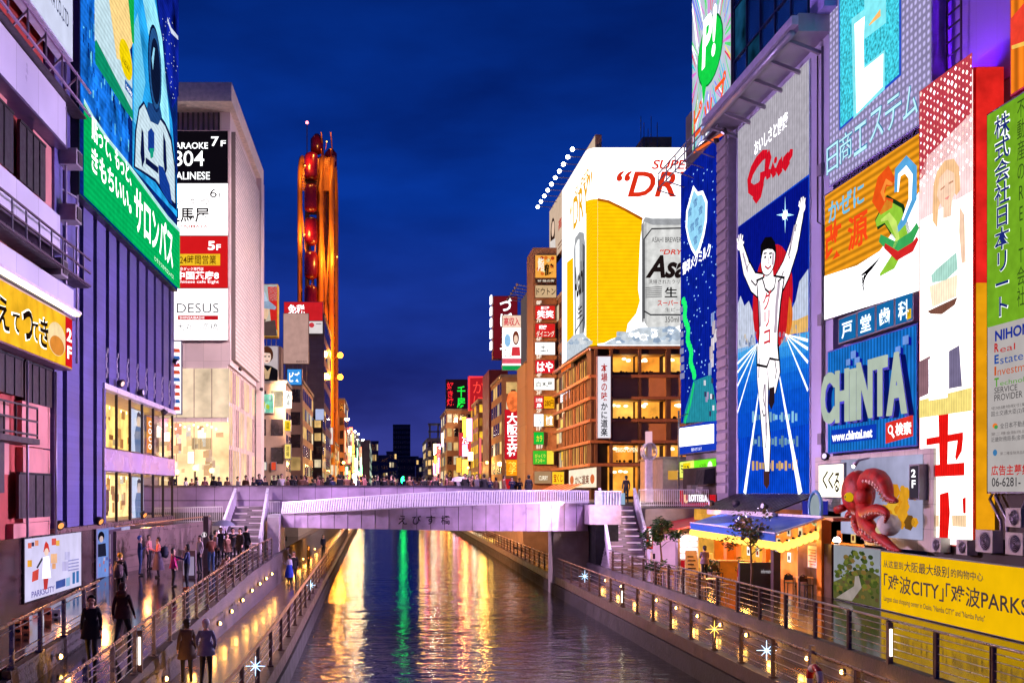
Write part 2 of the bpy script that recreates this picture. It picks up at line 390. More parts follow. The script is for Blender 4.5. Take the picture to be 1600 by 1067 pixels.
# --- curved outer ramp of the bridge with its slatted railing
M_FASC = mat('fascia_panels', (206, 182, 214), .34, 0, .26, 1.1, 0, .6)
M_SLAT = mat('white_slats', (238, 230, 242), .35, .2, .1, 4)
rt = thing('footbridge', 'curved pedestrian ramp of the bridge with pale slatted railing and brush lettering on its fascia', 'footbridge', (3, 58, 3))
RX0, RX1 = -5.8, 12.2
def rampy(x): t = (x - 3.2) / 9.0; return 57.6 + 2.6 * t * t
rtop = lambda x: interp(x, [(-5.8, 4.42), (-3, 4.62), (0, 4.84), (3, 5.02), (6, 5.1), (9, 5.12), (12.2, 5.1)])
rmid = lambda x: interp(x, [(-5.8, 3.78), (-3, 3.9), (0, 4.06), (3, 4.2), (6, 4.32), (9, 4.4), (12.2, 4.42)])
rlow = lambda x: interp(x, [(-5.8, 2.98), (0, 2.96), (3, 2.9), (6, 2.86), (12.2, 2.78)])
N_ = 23; fa = MB(); sl = MB(); bk = MB(); tr = MB(); lr = MB()
for i in range(N_):
    xa = RX0 + (RX1 - RX0) * i / N_; xb = RX0 + (RX1 - RX0) * (i + 1) / N_; ya, yb = rampy(xa), rampy(xb)
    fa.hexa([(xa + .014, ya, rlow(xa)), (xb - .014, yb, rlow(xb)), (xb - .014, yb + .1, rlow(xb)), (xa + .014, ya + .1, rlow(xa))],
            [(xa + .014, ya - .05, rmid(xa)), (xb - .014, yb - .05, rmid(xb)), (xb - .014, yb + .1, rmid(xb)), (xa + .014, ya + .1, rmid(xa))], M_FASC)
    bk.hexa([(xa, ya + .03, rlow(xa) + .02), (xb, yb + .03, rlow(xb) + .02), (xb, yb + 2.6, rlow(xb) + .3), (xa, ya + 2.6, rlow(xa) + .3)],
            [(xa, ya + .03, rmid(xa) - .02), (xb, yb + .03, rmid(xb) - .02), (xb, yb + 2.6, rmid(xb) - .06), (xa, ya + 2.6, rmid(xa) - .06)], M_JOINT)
    tr.path([(xa, ya + .34, rtop(xa)), (xb, yb + .34, rtop(xb))], .055, M_SLAT, 7, caps=False)
    lr.bar((xa, ya - .02, rmid(xa) + .04), (xb, yb - .02, rmid(xb) + .04), .16, .07, M_SLAT)
ns = 128
for i in range(ns + 1):
    x = RX0 + (RX1 - RX0) * i / ns; y = rampy(x)
    sl.bar((x - .02, y - .02, rmid(x) + .05), (x + .05, y + .32, rtop(x) + .03), .075, .10, M_SLAT)
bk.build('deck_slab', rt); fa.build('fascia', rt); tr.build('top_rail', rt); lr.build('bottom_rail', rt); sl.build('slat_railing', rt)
Y0 = rampy(2.5)
fp = Pl('F', Y0 - .06); bd = Board(fp, rt)
for ch, u in zip('えびす橋', (629, 651, 673, 696)):
    bd.text(ch, (u - 7, 805, 819, u + 7), (40, 18, 44), 1, 3, .012, m=mat('brush_ink', (34, 18, 36), .6))
# abutments: white end box left, grey pier right
mb = MB(); mb.box(-6.5, -5.85, 58.7, 62.5, 1.2, 3.6, mat('white_paint_metal', (214, 196, 214), .4)); mb.box(-6.5, -5.85, 58.8, 62.4, 3.6, 3.75, M_SLAT)
for k in range(7): mb.box(-6.45 + k * .1, -6.42 + k * .1, 58.85, 58.9, 3.75, 4.5, M_SLAT)
mb.bar((-6.5, 58.87, 4.5), (-5.8, 58.87, 4.5), .06, .06, M_SLAT)
mb.build('railing_post_box', None, 'white painted box with short white bars at the left end of the curved ramp', None, 'post box')
mb = MB(); mb.box(12.3, 13.6, 58.6, 62.5, -1, 3.2, M_DARK); mb.box(10.2, 12.3, 60.6, 62.4, -1.5, 2.75, M_CONC)
mb.box(11.9, 13.7, 58.4, 62.3, 3.2, 4.3, mat('pier_cap', (190, 168, 180), .5)); mb.build('bridge_pier', None, 'grey concrete pier with dark recess holding up the right end of the curved ramp', None, 'pier')
mb = MB(); mb.box(12.2, 13.7, 58.35, 58.42, 4.32, 5.05, mat('frosted_panel', (160, 175, 205), .25)); 
for k in range(6): mb.box(12.75 + k * .16, 12.79 + k * .16, 58.28, 58.33, 4.3, 5.08, M_SLAT)
mb.bar((12.2, 58.32, 5.1), (13.7, 58.32, 5.1), .08, .06, M_SLAT); mb.build('end_railing', None, 'short pale railing panel at the right end of the curved ramp', None, 'railing')

# --- stairs on both banks: steps with lit nosings, pale stringers
M_STEP = mat('dark_steps', (150, 134, 146), .35, 0, .2, 2)
E_STEP = emi((240, 196, 236), .85, .25, sample=True)
def stairs(label, xa, xb, xat, xbt, y0, y1, z0, z1, n, hand):
    t = thing('staircase', label, 'staircase', ((xa + xb) / 2, y0, z0)); mb = MB(); le = MB()
    for i in range(n):
        f = i / n; f1 = (i + 1) / n; l = xa + (xat - xa) * f; r = xb + (xbt - xb) * f; y = y0 + (y1 - y0) * f; z = z0 + (z1 - z0) * f1
        mb = MB(); le = MB(); mb.box(l, r, y, y1 + .3, z - (z1 - z0) / n, z, M_STEP); st = mb.build('step', t)
        w = (r - l) / 2; k = i % 2; le.box(l + k * w + .12, l + (k + 1) * w - .12, y - .012, y - .002, z - .10, z - .03, E_STEP)
        WL[st] = WL[t]; le.build('lit_nosing', st)
    for s_, (b0, t0) in enumerate(((xa, xat), (xb, xbt))):
        g = MB(); o = -.1 if s_ == 0 else .1
        g.hexa([(b0 + o, y0 - .4, z0 + .05), (b0, y0 - .4, z0 + .05), (t0, y1, z1 + .05), (t0 + o, y1, z1 + .05)],
               [(b0 + o, y0 - .4, z0 + hand), (b0, y0 - .4, z0 + hand), (t0, y1, z1 + 1.05), (t0 + o, y1, z1 + 1.05)], mat('pale_stringer', (230, 216, 232), .35, .1, .15, 1.5))
        g.bar((b0 + o / 2, y0 - .4, z0 + hand + .03), (t0 + o / 2, y1, z1 + 1.08), .16, .05, M_SLAT); g.build('side_panel', t)
    return t
stairs('left staircase with lit step edges climbing from the wet terrace to the bridge', -9.0, -6.75, -8.75, -6.9, 57.0, 62.0, 1.5, 4.2, 15, .95)
stairs('right staircase with lit step edges beside the grey pier and the small tree', 12.6, 14.75, 13.3, 15.3, 56.4, 62.0, .8, 4.2, 19, .95)
mb = MB(); mb.box(13.7, 20.2, 62.0, 62.3, .8, 4.2, M_CONC); mb.box(15.5, 20.2, 60, 62.0, .8, 4.1, M_CONC)
mb.build('landing_wall', None, 'plain concrete landing wall beside the right staircase', None, 'wall')
def bar_rail(label, p, q, h, n, m=None, group=None):
    t = thing('railing', label, 'railing', ((p[0] + q[0]) / 2, (p[1] + q[1]) / 2, min(p[2], q[2])), group); P = Vector(p); Q = Vector(q); m = m or M_SLAT
    mb = MB()
    for i in range(n + 1):
        x = P + (Q - P) * i / n; mb.bar(x, x + Vector((0, 0, h)), .03, .03, m)
    mb.build('bars', t); mb = MB(); mb.bar(P + Vector((0, 0, h)), Q + Vector((0, 0, h)), .07, .05, m); mb.bar(P + Vector((0, 0, .08)), Q + Vector((0, 0, .08)), .04, .04, m); mb.build('handrail', t)
    return t
bar_rail('pale barred railing along the street beside the top of the right staircase', (15.6, 61.9, 4.2), (19.8, 61.9, 4.2), 1.0, 34)
bar_rail('pale barred railing on the ramp behind the left staircase', (-13.4, 60.2, 3.2), (-9.3, 60.2, 3.3), .9, 36)
mb = MB(); mb.box(-15, -9.3, 60.35, 61.7, 1.4, 3.2, M_CONC); mb.build('landing_wall', None, 'pale concrete wall under the barred railing left of the left staircase', None, 'wall')
mb = MB(); mb.hexa([(-11.9, 45.5, 1.4), (-11.75, 45.5, 1.4), (-9.6, 58.2, 1.4), (-9.8, 58.2, 1.4)], [(-11.9, 45.5, 3.3), (-11.75, 45.5, 3.3), (-9.6, 58.2, 3.45), (-9.8, 58.2, 3.45)], mat('brown_ramp_wall', (120, 96, 92), .3, 0, .3, 1, 0, .6, ('YZ', 1.5, .8, .5)))
mb.build('ramp_wall', None, 'polished brown ramp wall with thin top rail behind the standing pedestrians', None, 'wall')
mb = MB(); mb.path([(-11.82, 45.5, 3.5), (-9.7, 58.2, 3.7)], .04, M_WOOD, 6); mb.build('ramp_handrail', None, 'slim wooden handrail on top of the brown ramp wall', None, 'handrail')

# --- railings along the water and on the terraces
def rail(label, pts, h, step, wires, tube, top, post, panel=None, group=None, glass=None, postw=.09, lean=0):
    """pts: base polyline [(x,y,z)]"""
    P = [Vector(p) for p in pts]; t = thing('railing', label, 'railing', P[0], group)
    hr = MB(); hr.path([p + Vector((lean, 0, h)) for p in P], tube, top, 8); hr.build('handrail', t)
    seg = 0; k = 0; carry = 0
    for a, b in zip(P, P[1:]):
        l = (b - a).length; d = (b - a) / l; s_ = carry
        while s_ < l:
            x = a + d * s_; pb = MB()
            nx = Vector((d.y, -d.x, 0)).normalized()
            pb.bar(x - d * postw * .3, x - d * postw * .3 + Vector((lean, 0, h - .03)), postw * .45, postw, post, up=nx); pb.bar(x + d * postw * .5, x + d * postw * .5 + Vector((lean, 0, h - .03)), postw * .3, postw, post, up=nx)
            pb.box(x.x - .09, x.x + .09, x.y - .09, x.y + .09, x.z - .01, x.z + .04, post)
            for w in wires: pb.ball((x.x + lean * w / h, x.y, x.z + w), .035, M_METAL, 6, 4)
            pb.build('post', t); k += 1; s_ += step
        carry = s_ - l
    wb = MB()
    for w in wires: wb.path([p + Vector((lean * w / h, 0, w)) for p in P], .014, M_METAL, 5)
    if wires: wb.build('wires', t)
    if glass:
        gb = MB()
        for a, b in zip(P, P[1:]): gb.hexa([a + Vector((-.01, 0, .12)), a + Vector((.01, 0, .12)), b + Vector((.01, 0, .12)), b + Vector((-.01, 0, .12))], [a + Vector((-.01, 0, h - .12)), a + Vector((.01, 0, h - .12)), b + Vector((.01, 0, h - .12)), b + Vector((-.01, 0, h - .12))], glass)
        gb.build('glass_panel', t)
    return t
ys = [8, 14, 20, 26, 32, 38, 44, 50, 56, 64, 76, 90, 106, 124]
rail('river railing with orange handrail and arched braces on the left lower walkway', [(XL(y) - .12, y, .1) for y in ys], 1.05, 3.0, (.25, .5, .75), .05, M_WOOD, M_POST, glass=None)
rail('river railing with steel wires and slim handrail on the right lower walkway', [(XR(y) + .12, y, .1) for y in ys], 1.05, 2.4, (.22, .44, .66, .86), .035, mat('brown_handrail', (150, 112, 84), .3, .3, .2, 5), M_POST)
rail('steel wire railing on top of the stone wall beside the strolling couple', [(WXL - .16, y, ZT(y) + .1) for y in (14, 18, 22, 26, 30, 34, 38, 42, 46, 50, 54)], 1.08, 2.0, (.2, .38, .56, .74, .9), .035, mat('rail_copper_tube', (172, 134, 120), .28, .7, .15, 5), M_METAL)
rail('steel wire railing around the restaurant terrace on the right', [(WXR + .16, y, ZR + .1) for y in (10, 16, 22, 28, 34, 40, 46, 52, 55)], 1.05, 2.1, (.2, .38, .56, .74, .9), .032, M_METAL, M_POST)
# ramp rail by the poster wall at the left
def kerb_left():
    a = [(-7.7, 16, ZT(16)), (-7.9, 22, ZT(22)), (-8.3, 30.6, ZT(30.6))]
    mb = MB()
    for p, q in zip(a, a[1:]):
        mb.hexa([(p[0] - .25, p[1], p[2] - .2), (p[0], p[1], p[2] - .2), (q[0], q[1], q[2] - .2), (q[0] - .25, q[1], q[2] - .2)],
                [(p[0] - .25, p[1], p[2] + .62), (p[0] - .05, p[1], p[2] + .62), (q[0] - .05, q[1], q[2] + .45), (q[0] - .25, q[1], q[2] + .45)], M_STONE)
    mb.build('planter_wall', None, 'low rough stone kerb with yellow lamps below the poster wall railing', None, 'low wall')
    mb = MB(); mb.hexa([(-12.4, 14, .3), (-7.95, 14, .3), (-8.5, 30.6, .9), (-12.4, 30.6, .9)], [(-12.4, 14, 1.0), (-7.95, 14, 1.0), (-8.5, 30.6, 1.35), (-12.4, 30.6, 1.35)], M_TERR); struct(mb, 'raised_path')
    rail('handrail with vertical steel posts above the yellow kerb lamps', [(-7.85, 18, ZT(18) + .62), (-8.02, 22, ZT(22) + .62), (-8.42, 30.6, ZT(30.6) + .46)], 1.0, 2.15, (.15, .3, .85), .04, mat('brown_handrail', (150, 112, 84)), M_METAL)
kerb_left()

# --- small lamps set in the walls and kerbs
E_LAMP = emi((255, 196, 90), 26, 0, sample=True)
def step_lamp(label, p, group, n=(1, 0, 0)):
    t = thing('wall_lamp', label, 'lamp', p, group); mb = MB(); p = Vector(p); n = Vector(n)
    mb.path([p - n * .05, p + n * .03], .085, mat('lamp_ring_steel', (150, 140, 130), .3, .8), 10); mb.build('housing', t)
    mb = MB(); mb.ball(p + n * .035, .06, E_LAMP, 8, 6); mb.build('bulb', t)
    l = bpy.data.lights.new('lamp_light', 'POINT'); l.energy = 12; l.color = lin((255, 176, 80)); l.shadow_soft_size = .07; lo = bpy.data.objects.new('lamp_light', l); COL.objects.link(lo); lo.parent = t; lo.location = n * .2; WL[lo] = WL[t]; return t
p0 = step_lamp('small round yellow lamp in the stone wall of the left terrace', (WXL, 18, .2), 'lamps in the left stone wall')
for y in (20.6, 23.4, 26.4, 29.4, 33, 35.2, 38, 41, 44, 46.8, 49.5, 52): place(copy_tree(p0), (WXL + .03, y, max(.22, ZT(y) - .55)))
p0 = step_lamp('small round yellow lamp in the stone wall below the right terrace', (WXR, 17, .3), 'lamps in the right stone wall', (-1, 0, 0))
for y in (18.8, 20.6, 22.6, 24.6, 26.8, 29, 31.4, 33.8, 36.4, 39, 41.8, 44.8, 48, 51.4, 55): place(copy_tree(p0), (WXR - .0, y, .32))
p0 = step_lamp('yellow kerb lamp under the poster wall railing', (-7.6, 21.8, .82), 'lamps in the left kerb')
place(copy_tree(p0), (-7.92, 25.2, .98)); place(copy_tree(p0), (-7.55, 18.6, .7))
p0 = step_lamp('small yellow lamp on the walkway kerb under the bridge', (WXL + .02, 60, .3), 'lamps under the bridge')
for y in (64, 68, 73, 79, 86): place(copy_tree(p0), (WXL + .02, y, .3))
# ---------------------------------------------------------------- right bank: buildings and their signs (wall plane x = 20)
M_LILAC = mat('pale_lilac_render', (176, 166, 198), .6, 0, .15, .4, .1)
M_GREYW = mat('grey_street_render', (150, 138, 142), .7, 0, .3, .7, .2)
M_BEAM = mat('grey_steel_beam', (150, 140, 160), .4, .4, .2, 1)
M_LOUV = mat('dark_louvre', (52, 40, 48), .5, .1)
def wallbox(name, label, cat, x0, x1, y0, y1, z0, z1, m, part='wall', group=None):
    t = thing(name, label, cat, ((x0 + x1) / 2, y0, z0), group); mb = MB(); mb.box(x0, x1, y0, y1, z0, z1, m); mb.build(part, t); return t

# G: tower with the running man
gl = wallbox('office_building', 'pale lilac building carrying the tall blue running man billboard', 'building', 20.05, 40, 45.4, 61.0, ZR, 26.2, M_LILAC)
mb = MB(); mb.box(19.6, 20.05, 57.75, 59.7, 4.6, 25.0, mat('ladder_strip', (122, 108, 128), .6)); mb.build('service_strip', gl)
mb = MB()
for i in range(34): z = 5 + i * .6; mb.box(19.5, 19.6, 57.95, 59.5, z, z + .42, mat('service_strip_slats', (156, 140, 150), .6))
mb.build('louvre', gl)
pr = (1153.5, 206, 771, 1265)
bd = sign('billboard', 'tall lit billboard of a running man with raised arms on a blue track', 'billboard', R20, pr, (8, 70, 205), 1.0, .35, mat('billboard_edge', (200, 196, 214), .4), led=('Y', .28), var=.25)
P = bd.pl; bd.led = ('Y', .28, .84)
a0, b0, a1, b1 = P.rect(*pr); bs = P.ab(1153.5, 355)[1]
bd.poly([(a0, bs), (a1, bs), (a1, b1), (a0, b1)], (190, 184, 196), 1, .85, ab=True)
bd.text('おいしさと健康', P.rect(1180, 221, 245, 1232), (250, 248, 255), 1.3, 3, .02, ab=True, name='slogan')
def scribble(bd, pts, w, col, l=3, st=1.0): bd.ribbon(pts, w, col, l, st)
# script lettering drawn with a brush
RED = (214, 18, 40)
def gz(pts): return [(1040 + x / 2.667, y / 2.667) for x, y in pts]
for pts, w in (([(428, 640), (408, 648), (384, 676), (364, 712), (352, 752), (354, 784), (370, 796), (392, 782), (408, 752), (414, 722), (404, 726), (404, 770), (396, 806), (382, 828), (372, 818), (378, 798)], [.3, .45, .5, .5, .5, .5, .5, .45, .4, .35, .4, .5, .5, .45, .35, .2]),
              ([(412, 740), (428, 700), (438, 656), (434, 640), (426, 660), (424, 706), (430, 728), (442, 722)], [.25, .35, .4, .35, .4, .45, .45, .3]), ([(442, 722), (454, 690), (450, 706), (454, 722), (464, 714)], [.25, .4, .45, .42, .28]),
              ([(464, 714), (478, 686), (488, 672), (490, 682), (478, 686), (470, 704), (476, 714), (490, 700)], [.25, .3, .4, .35, .4, .45, .42, .28]), ([(490, 700), (498, 672), (512, 656), (514, 674), (504, 692), (496, 686), (500, 668), (514, 664), (528, 636), (530, 622)], [.25, .4, .45, .45, .45, .4, .35, .35, .4, .25])):
    bd.ribbon(gz(pts), [x * 1.25 for x in w], RED, 4)
bd.ell(1040 + 462 / 2.667, 668 / 2.667, 2.6, 5, RED, 4)
# background of the track picture
bd.poly([(1153.5, 520), (1153.5, 356), (1264, 276), (1264, 480), (1230, 470), (1215, 420)], (6, 20, 140), 1, .9)
bd.poly([(1153.5, 475), (1158, 462), (1164, 478), (1171, 470), (1178, 490), (1182, 540), (1153.5, 552)], (206, 214, 235), 2, .95)
bd.poly([(1264, 420), (1264, 512), (1236, 520), (1232, 496), (1244, 470), (1250, 440)], (205, 216, 240), 2, .9)
bd.poly([(1264, 492), (1264, 518), (1228, 524), (1232, 502), (1246, 500)], (240, 190, 110), 3, .95)
for k, (c_, f) in enumerate((((70, 170, 240), 0), ((40, 140, 235), 14), ((22, 116, 228), 32), ((14, 96, 218), 56), ((10, 82, 210), 84))): bd.poly([(1153.5, 545 + f), (1153.5, 572 + f * 1.35), (1265, 548 + f * 1.35), (1265, 518 + f)], c_, 2, .95)
for k in range(40): u = random.uniform(1154, 1262); v = random.uniform(512, 540) - (u - 1154) * .18 + 8; bd.poly([(u, v), (u + 2.4, v), (u + 2.4, v + random.uniform(4, 12)), (u, v + 6)], random.choice([(190, 200, 220), (150, 170, 205), (226, 206, 180), (120, 140, 190)]), 3, .85)
bd.ell(1207, 468, 33, 84, (205, 26, 38), 3, 1.0, 30)
bd.ell(1218, 500, 22, 45, (235, 120, 40), 4, .9, 20, 300, 400)
for (x, y) in ((1153.5, 568), (1153.5, 582), (1153.5, 603), (1153.5, 645)): bd.ribbon([(1186, 536), (x, y)], [.05, .14], (236, 244, 255), 4)
for (x, y) in ((1264, 532), (1264, 545), (1264, 566), (1264, 610)): bd.ribbon([(1228, 522), (x, y)], [.05, .16], (236, 244, 255), 4)
bd.ribbon([(1190, 590), (1165, 771)], [.1, .42], (240, 246, 255), 4); bd.ribbon([(1219, 585), (1252, 771)], [.1, .5], (240, 246, 255), 4)
for cy, c in ((652, (150, 215, 250)), (690, (120, 170, 200)), (728, (235, 190, 120))):
    for k in range(14):
        u = 1176 + k * 5.2 + random.uniform(-1.5, 1.5); h = random.uniform(6, 17)
        bd.poly([(u, cy - h * .6), (u + 3.6, cy - h * .6), (u + 3.6, cy + h * .5), (u, cy + h * .5)], c, 3, random.uniform(.55, 1.0))
for k in range(8):
    t = math.pi * k / 4; r = 30 if k % 2 == 0 else 13; bd.ribbon([(1228, 336), (1228 + math.cos(t) * r * .45, 336 + math.sin(t) * r * .95)], [.2, .01], (170, 225, 255), 3, 1.5)
bd.ell(1228, 336, 4, 7, (235, 250, 255), 4, 1.8)
FL = (240, 232, 236)
def limb(pts, w, l=6, col=FL, o=.2):
    bd.ribbon(pts, [x + o for x in w], BLACK, l, .3); bd.ribbon(pts, w, col, l + 1)
def hand(px, py, d):
    for k, (dx, dy) in enumerate(((-5, -8), (-2, -14), (1, -16), (4, -14))): limb([(px + dx * .4, py + 4), (px + dx, py + dy * .9)], [.16, .13], 8, FL, .08)
    limb([(px, py + 6), (px + 6 * d, py - 2)], [.16, .12], 8, FL, .08); bd.ell(px, py + 3, 4.5, 8, FL, 9)
limb([(1192, 448), (1179, 441), (1168, 418), (1160, 386)], [1.25, 1.0, .9, .5]); hand(1159, 380, 1)
limb([(1217, 448), (1231, 420), (1243, 384), (1255, 330)], [1.25, 1.1, .95, .5]); hand(1257, 322, -1)
bd.poly([(1184, 437), (1200, 430), (1216, 430), (1229, 432), (1224, 470), (1219, 518), (1218, 550), (1186, 552), (1188, 520), (1187, 480)], BLACK, 8, .3)
bd.poly([(1186, 440), (1200, 433), (1215, 433), (1227, 436), (1222, 470), (1217.5, 518), (1217, 547), (1187.5, 549), (1190, 520), (1189, 480)], (246, 240, 244), 9)
bd.ribbon([(1194, 434), (1199, 452), (1206, 458), (1213, 450), (1216, 432)], .13, BLACK, 10, .3)
limb([(1195, 552), (1194, 590), (1196, 640), (1200, 690), (1201, 740)], [1.75, 1.5, 1.0, 1.0, .5], 6); bd.poly([(1196, 736), (1205, 736), (1205, 756), (1201, 764), (1196, 756)], (70, 40, 40), 9)
limb([(1208, 548), (1212, 585), (1209, 612)], [1.75, 1.5, .8], 7); bd.poly([(1205, 606), (1213, 604), (1213, 628), (1208, 640), (1204, 630)], (40, 26, 34), 9)
bd.poly([(1185, 540), (1219, 538), (1221, 564), (1206, 562), (1202, 575), (1185, 572)], BLACK, 10, .3); bd.poly([(1187, 538), (1217.5, 536), (1219.5, 561), (1206, 558), (1201, 571), (1187, 568)], (246, 240, 244), 11)
bd.poly([(1198, 420), (1210, 418), (1212, 440), (1197, 440)], FL, 9)
bd.ell(1203.5, 402, 12.5, 29, BLACK, 10, .3); bd.ell(1203.5, 405, 11, 24, FL, 11)
bd.poly([(1192, 400), (1192, 383), (1199, 371), (1209, 370), (1215, 379), (1215.5, 396), (1211, 390), (1203, 389), (1196, 392)], (22, 16, 22), 12, .5)
for u in (1199.5, 1208): bd.ell(u, 402, 1.4, 2.2, BLACK, 13, .3); bd.ribbon([(u - 2.6, 396.5), (u + 2.4, 395.5)], .08, BLACK, 13, .3)
bd.ribbon([(1204, 402), (1205.5, 411), (1203, 412)], .06, (120, 80, 80), 13); bd.ribbon([(1199, 416), (1204, 420), (1209, 415)], .1, (190, 40, 50), 13)
SH = (150, 120, 140)
for pts, w in (([(1177, 438), (1184, 446), (1188, 440)], .1), ([(1170, 420), (1174, 412), (1172, 402)], .09), ([(1228, 424), (1224, 436), (1219, 440)], .1), ([(1240, 384), (1236, 398), (1238, 404)], .09), ([(1249, 350), (1246, 362)], .08), ([(1198, 600), (1196, 622), (1199, 636)], .09), ([(1194, 640), (1197, 650), (1201, 646)], .1), ([(1202, 660), (1200, 700)], .08), ([(1214, 560), (1217, 580), (1215, 592)], .1), ([(1190, 560), (1189, 590)], .1)): bd.ribbon(pts, w, BLACK, 12, .3)
for pts, w in (([(1221, 440), (1217, 480), (1215, 520)], .35), ([(1190, 470), (1192, 510)], .25), ([(1199, 600), (1201, 680)], .2), ([(1246, 352), (1236, 400)], .2), ([(1164, 395), (1172, 425)], .2), ([(1212, 395), (1211, 414)], .25)): bd.ribbon(pts, w, (206, 190, 206), 12, .85)
bd.text('グリコ', P.rect(1196, 458, 540, 1209), (214, 20, 40), 1, 13, .02, vert=True, ab=True, lines=.95)
bd.done()
# canopy over the shop below the billboard
t = thing('slatted_canopy', 'dark slatted canopy roof under the running man billboard', 'canopy', (19, 52, 4.3)); mb = MB()
for i in range(26):
    y = 46.9 + i * .42; mb.hexa([(20, y, 4.88), (18.0, y, 4.1), (18.0, y + .3, 4.1), (20, y + .3, 4.88)], [(20, y, 4.96), (18.0, y, 4.18), (18.0, y + .3, 4.18), (20, y + .3, 4.96)], M_LOUV)
mb.build('slats', t); mb = MB(); mb.box(17.9, 18.05, 46.8, 57.9, 3.85, 4.1, mat('canopy_gutter', (196, 184, 186), .5)); mb.build('gutter', t)
mb = MB(); mb.path([(20.0, 46.4, 5), (20.0, 46.4, 25.2)], .05, mat('conduit_grey', (120, 112, 130), .5), 6); mb.path([(20.0, 46.15, 5), (20.0, 46.15, 17), (20.0, 46.9, 17.4), (20.0, 46.9, 25)], .03, M_LOUV, 5)
for z in (7.2, 12.6, 19.4): mb.box(19.88, 20.05, 46.25, 46.65, z, z + .5, mat('conduit_grey', (120, 112, 130)))
mb.build('conduit', gl)
# overhanging glass building above
t = thing('glass_building', 'dark blue glass curtain wall building overhanging the running man billboard', 'building', (25, 47, 26.2))
mb = MB(); mb.box(20.3, 34, 46.0, 58.2, 26.4, 52, M_DARK); mb.build('core', t)
mg = mat('blue_curtain_glass', (24, 60, 112), .08, 0, .6, .3, 0, 1.0); mgl = emi((40, 120, 175), .30, .9, sample=True, scale=.5)
for r in range(7):
    for c in range(6):
        y = 46.05 + c * 2.02; z = 26.5 + r * 3.0; mb = MB(); mb.box(20.12, 20.2, y + .05, y + 1.97, z + .05, z + 2.9, mg if (r * 5 + c * 3) % 4 else mgl); mb.build('window', t)
mb = MB()
for c in range(7): mb.box(20.02, 20.12, 46.0 + c * 2.02, 46.08 + c * 2.02, 26.4, 47, mat('mullion_blue', (46, 50, 90), .4, .5))
for r in range(7): mb.box(20.03, 20.11, 46, 58.2, 26.42 + r * 3.0, 26.5 + r * 3, mat('mullion_blue', (46, 50, 90)))
mb.build('mullions', t)
mb = MB(); mb.box(18.6, 21, 45.6, 58.3, 25.55, 26.35, M_BEAM); mb.box(18.3, 18.6, 45.6, 58.3, 25.85, 26.25, mat('beam_lilac', (186, 170, 200), .4, .3)); mb.build('ledge', t)
mb = MB()
for i in range(6): y = 46.6 + i * 2.2; mb.bar((20, y, 25.0), (18.45, y, 25.6), .16, .16, M_BEAM)
mb.path([(18.35, 45.7, 25.5), (18.35, 58.4, 25.5)], .16, M_BEAM); mb.build('bracket', t)
t = wallbox('wall_pillar', 'lilac end pillar between the glass building and the cyan logo sign', 'pillar', 19.4, 20.5, 44.8, 46.3, 26.3, 40, mat('violet_pillar', (150, 130, 205), .5))
# P: burst sign left of the glass building
pr = (1082, -14, 236, 1142)
bd = sign('neon_sign', 'tall neon sign with rainbow burst and green speech bubble', 'sign', R20, pr, (205, 212, 232), .9, .5, mat('neon_cabinet', (70, 60, 90), .5))
rb = [(240, 60, 90), (250, 250, 255), (60, 210, 220), (90, 230, 120), (230, 120, 220), (120, 140, 255), (250, 230, 120)]
ac, bc = bd.pl.ab(1109, 88); A0, B0, A1, B1 = bd.pl.rect(*pr)
for k in range(84):
    th = 2 * math.pi * k / 84 + random.uniform(-.02, .02); r0 = random.uniform(2.0, 3.2); r1 = random.uniform(5.5, 10.5); pts = []
    for rr, wd in ((r0, .05), (r1, .13)):
        for sg in (1, -1):
            x = ac + rr * math.cos(th) - sg * wd * math.sin(th); y = bc + rr * math.sin(th) + sg * wd * math.cos(th)
            pts.append((min(max(x, A0), A1), min(max(y, B0), B1)))
    bd.poly([pts[0], pts[1], pts[3], pts[2]], random.choice(rb), 1, 1.0, ab=True)
bd.ell(1110, 80, 21, 52, (10, 120, 60), 2, 1); bd.ell(1110, 80, 19.5, 49, (20, 205, 70), 3, 1.1); bd.poly([(1096, 118), (1106, 124), (1100, 165)], (20, 205, 70), 3, 1.1)
bd.text('P!', (1098, 36, 112, 1121), WHITE, 1.3, 5, .07, .12, slope=.3); bd.text('ピップ', (1085, 170, 222, 1136), (250, 90, 30), 1.1, 5, .05, slope=.34)
bd.ribbon([(1085, 238), (1136, 206)], .2, (250, 110, 50), 4)
bd.done()
# walkway gantry under it
t = thing('gantry', 'thin steel maintenance gantry below the rainbow burst sign', 'gantry', (19, 58, 25.6)); mb = MB()
for dz in (0, .5, 1.0): mb.bar((18.8, 57, 25.5 + dz), (18.8, 69.5, 25.6 + dz), .06, .06, M_BEAM)
for i in range(7): mb.bar((18.8, 57.4 + i * 2, 25.5), (18.8, 57.4 + i * 2, 26.5), .06, .06, M_BEAM); mb.bar((18.8, 57.4 + i * 2, 25.5), (20, 57.4 + i * 2, 25.1), .06, .06, M_BEAM)
mb.build('lattice', t)
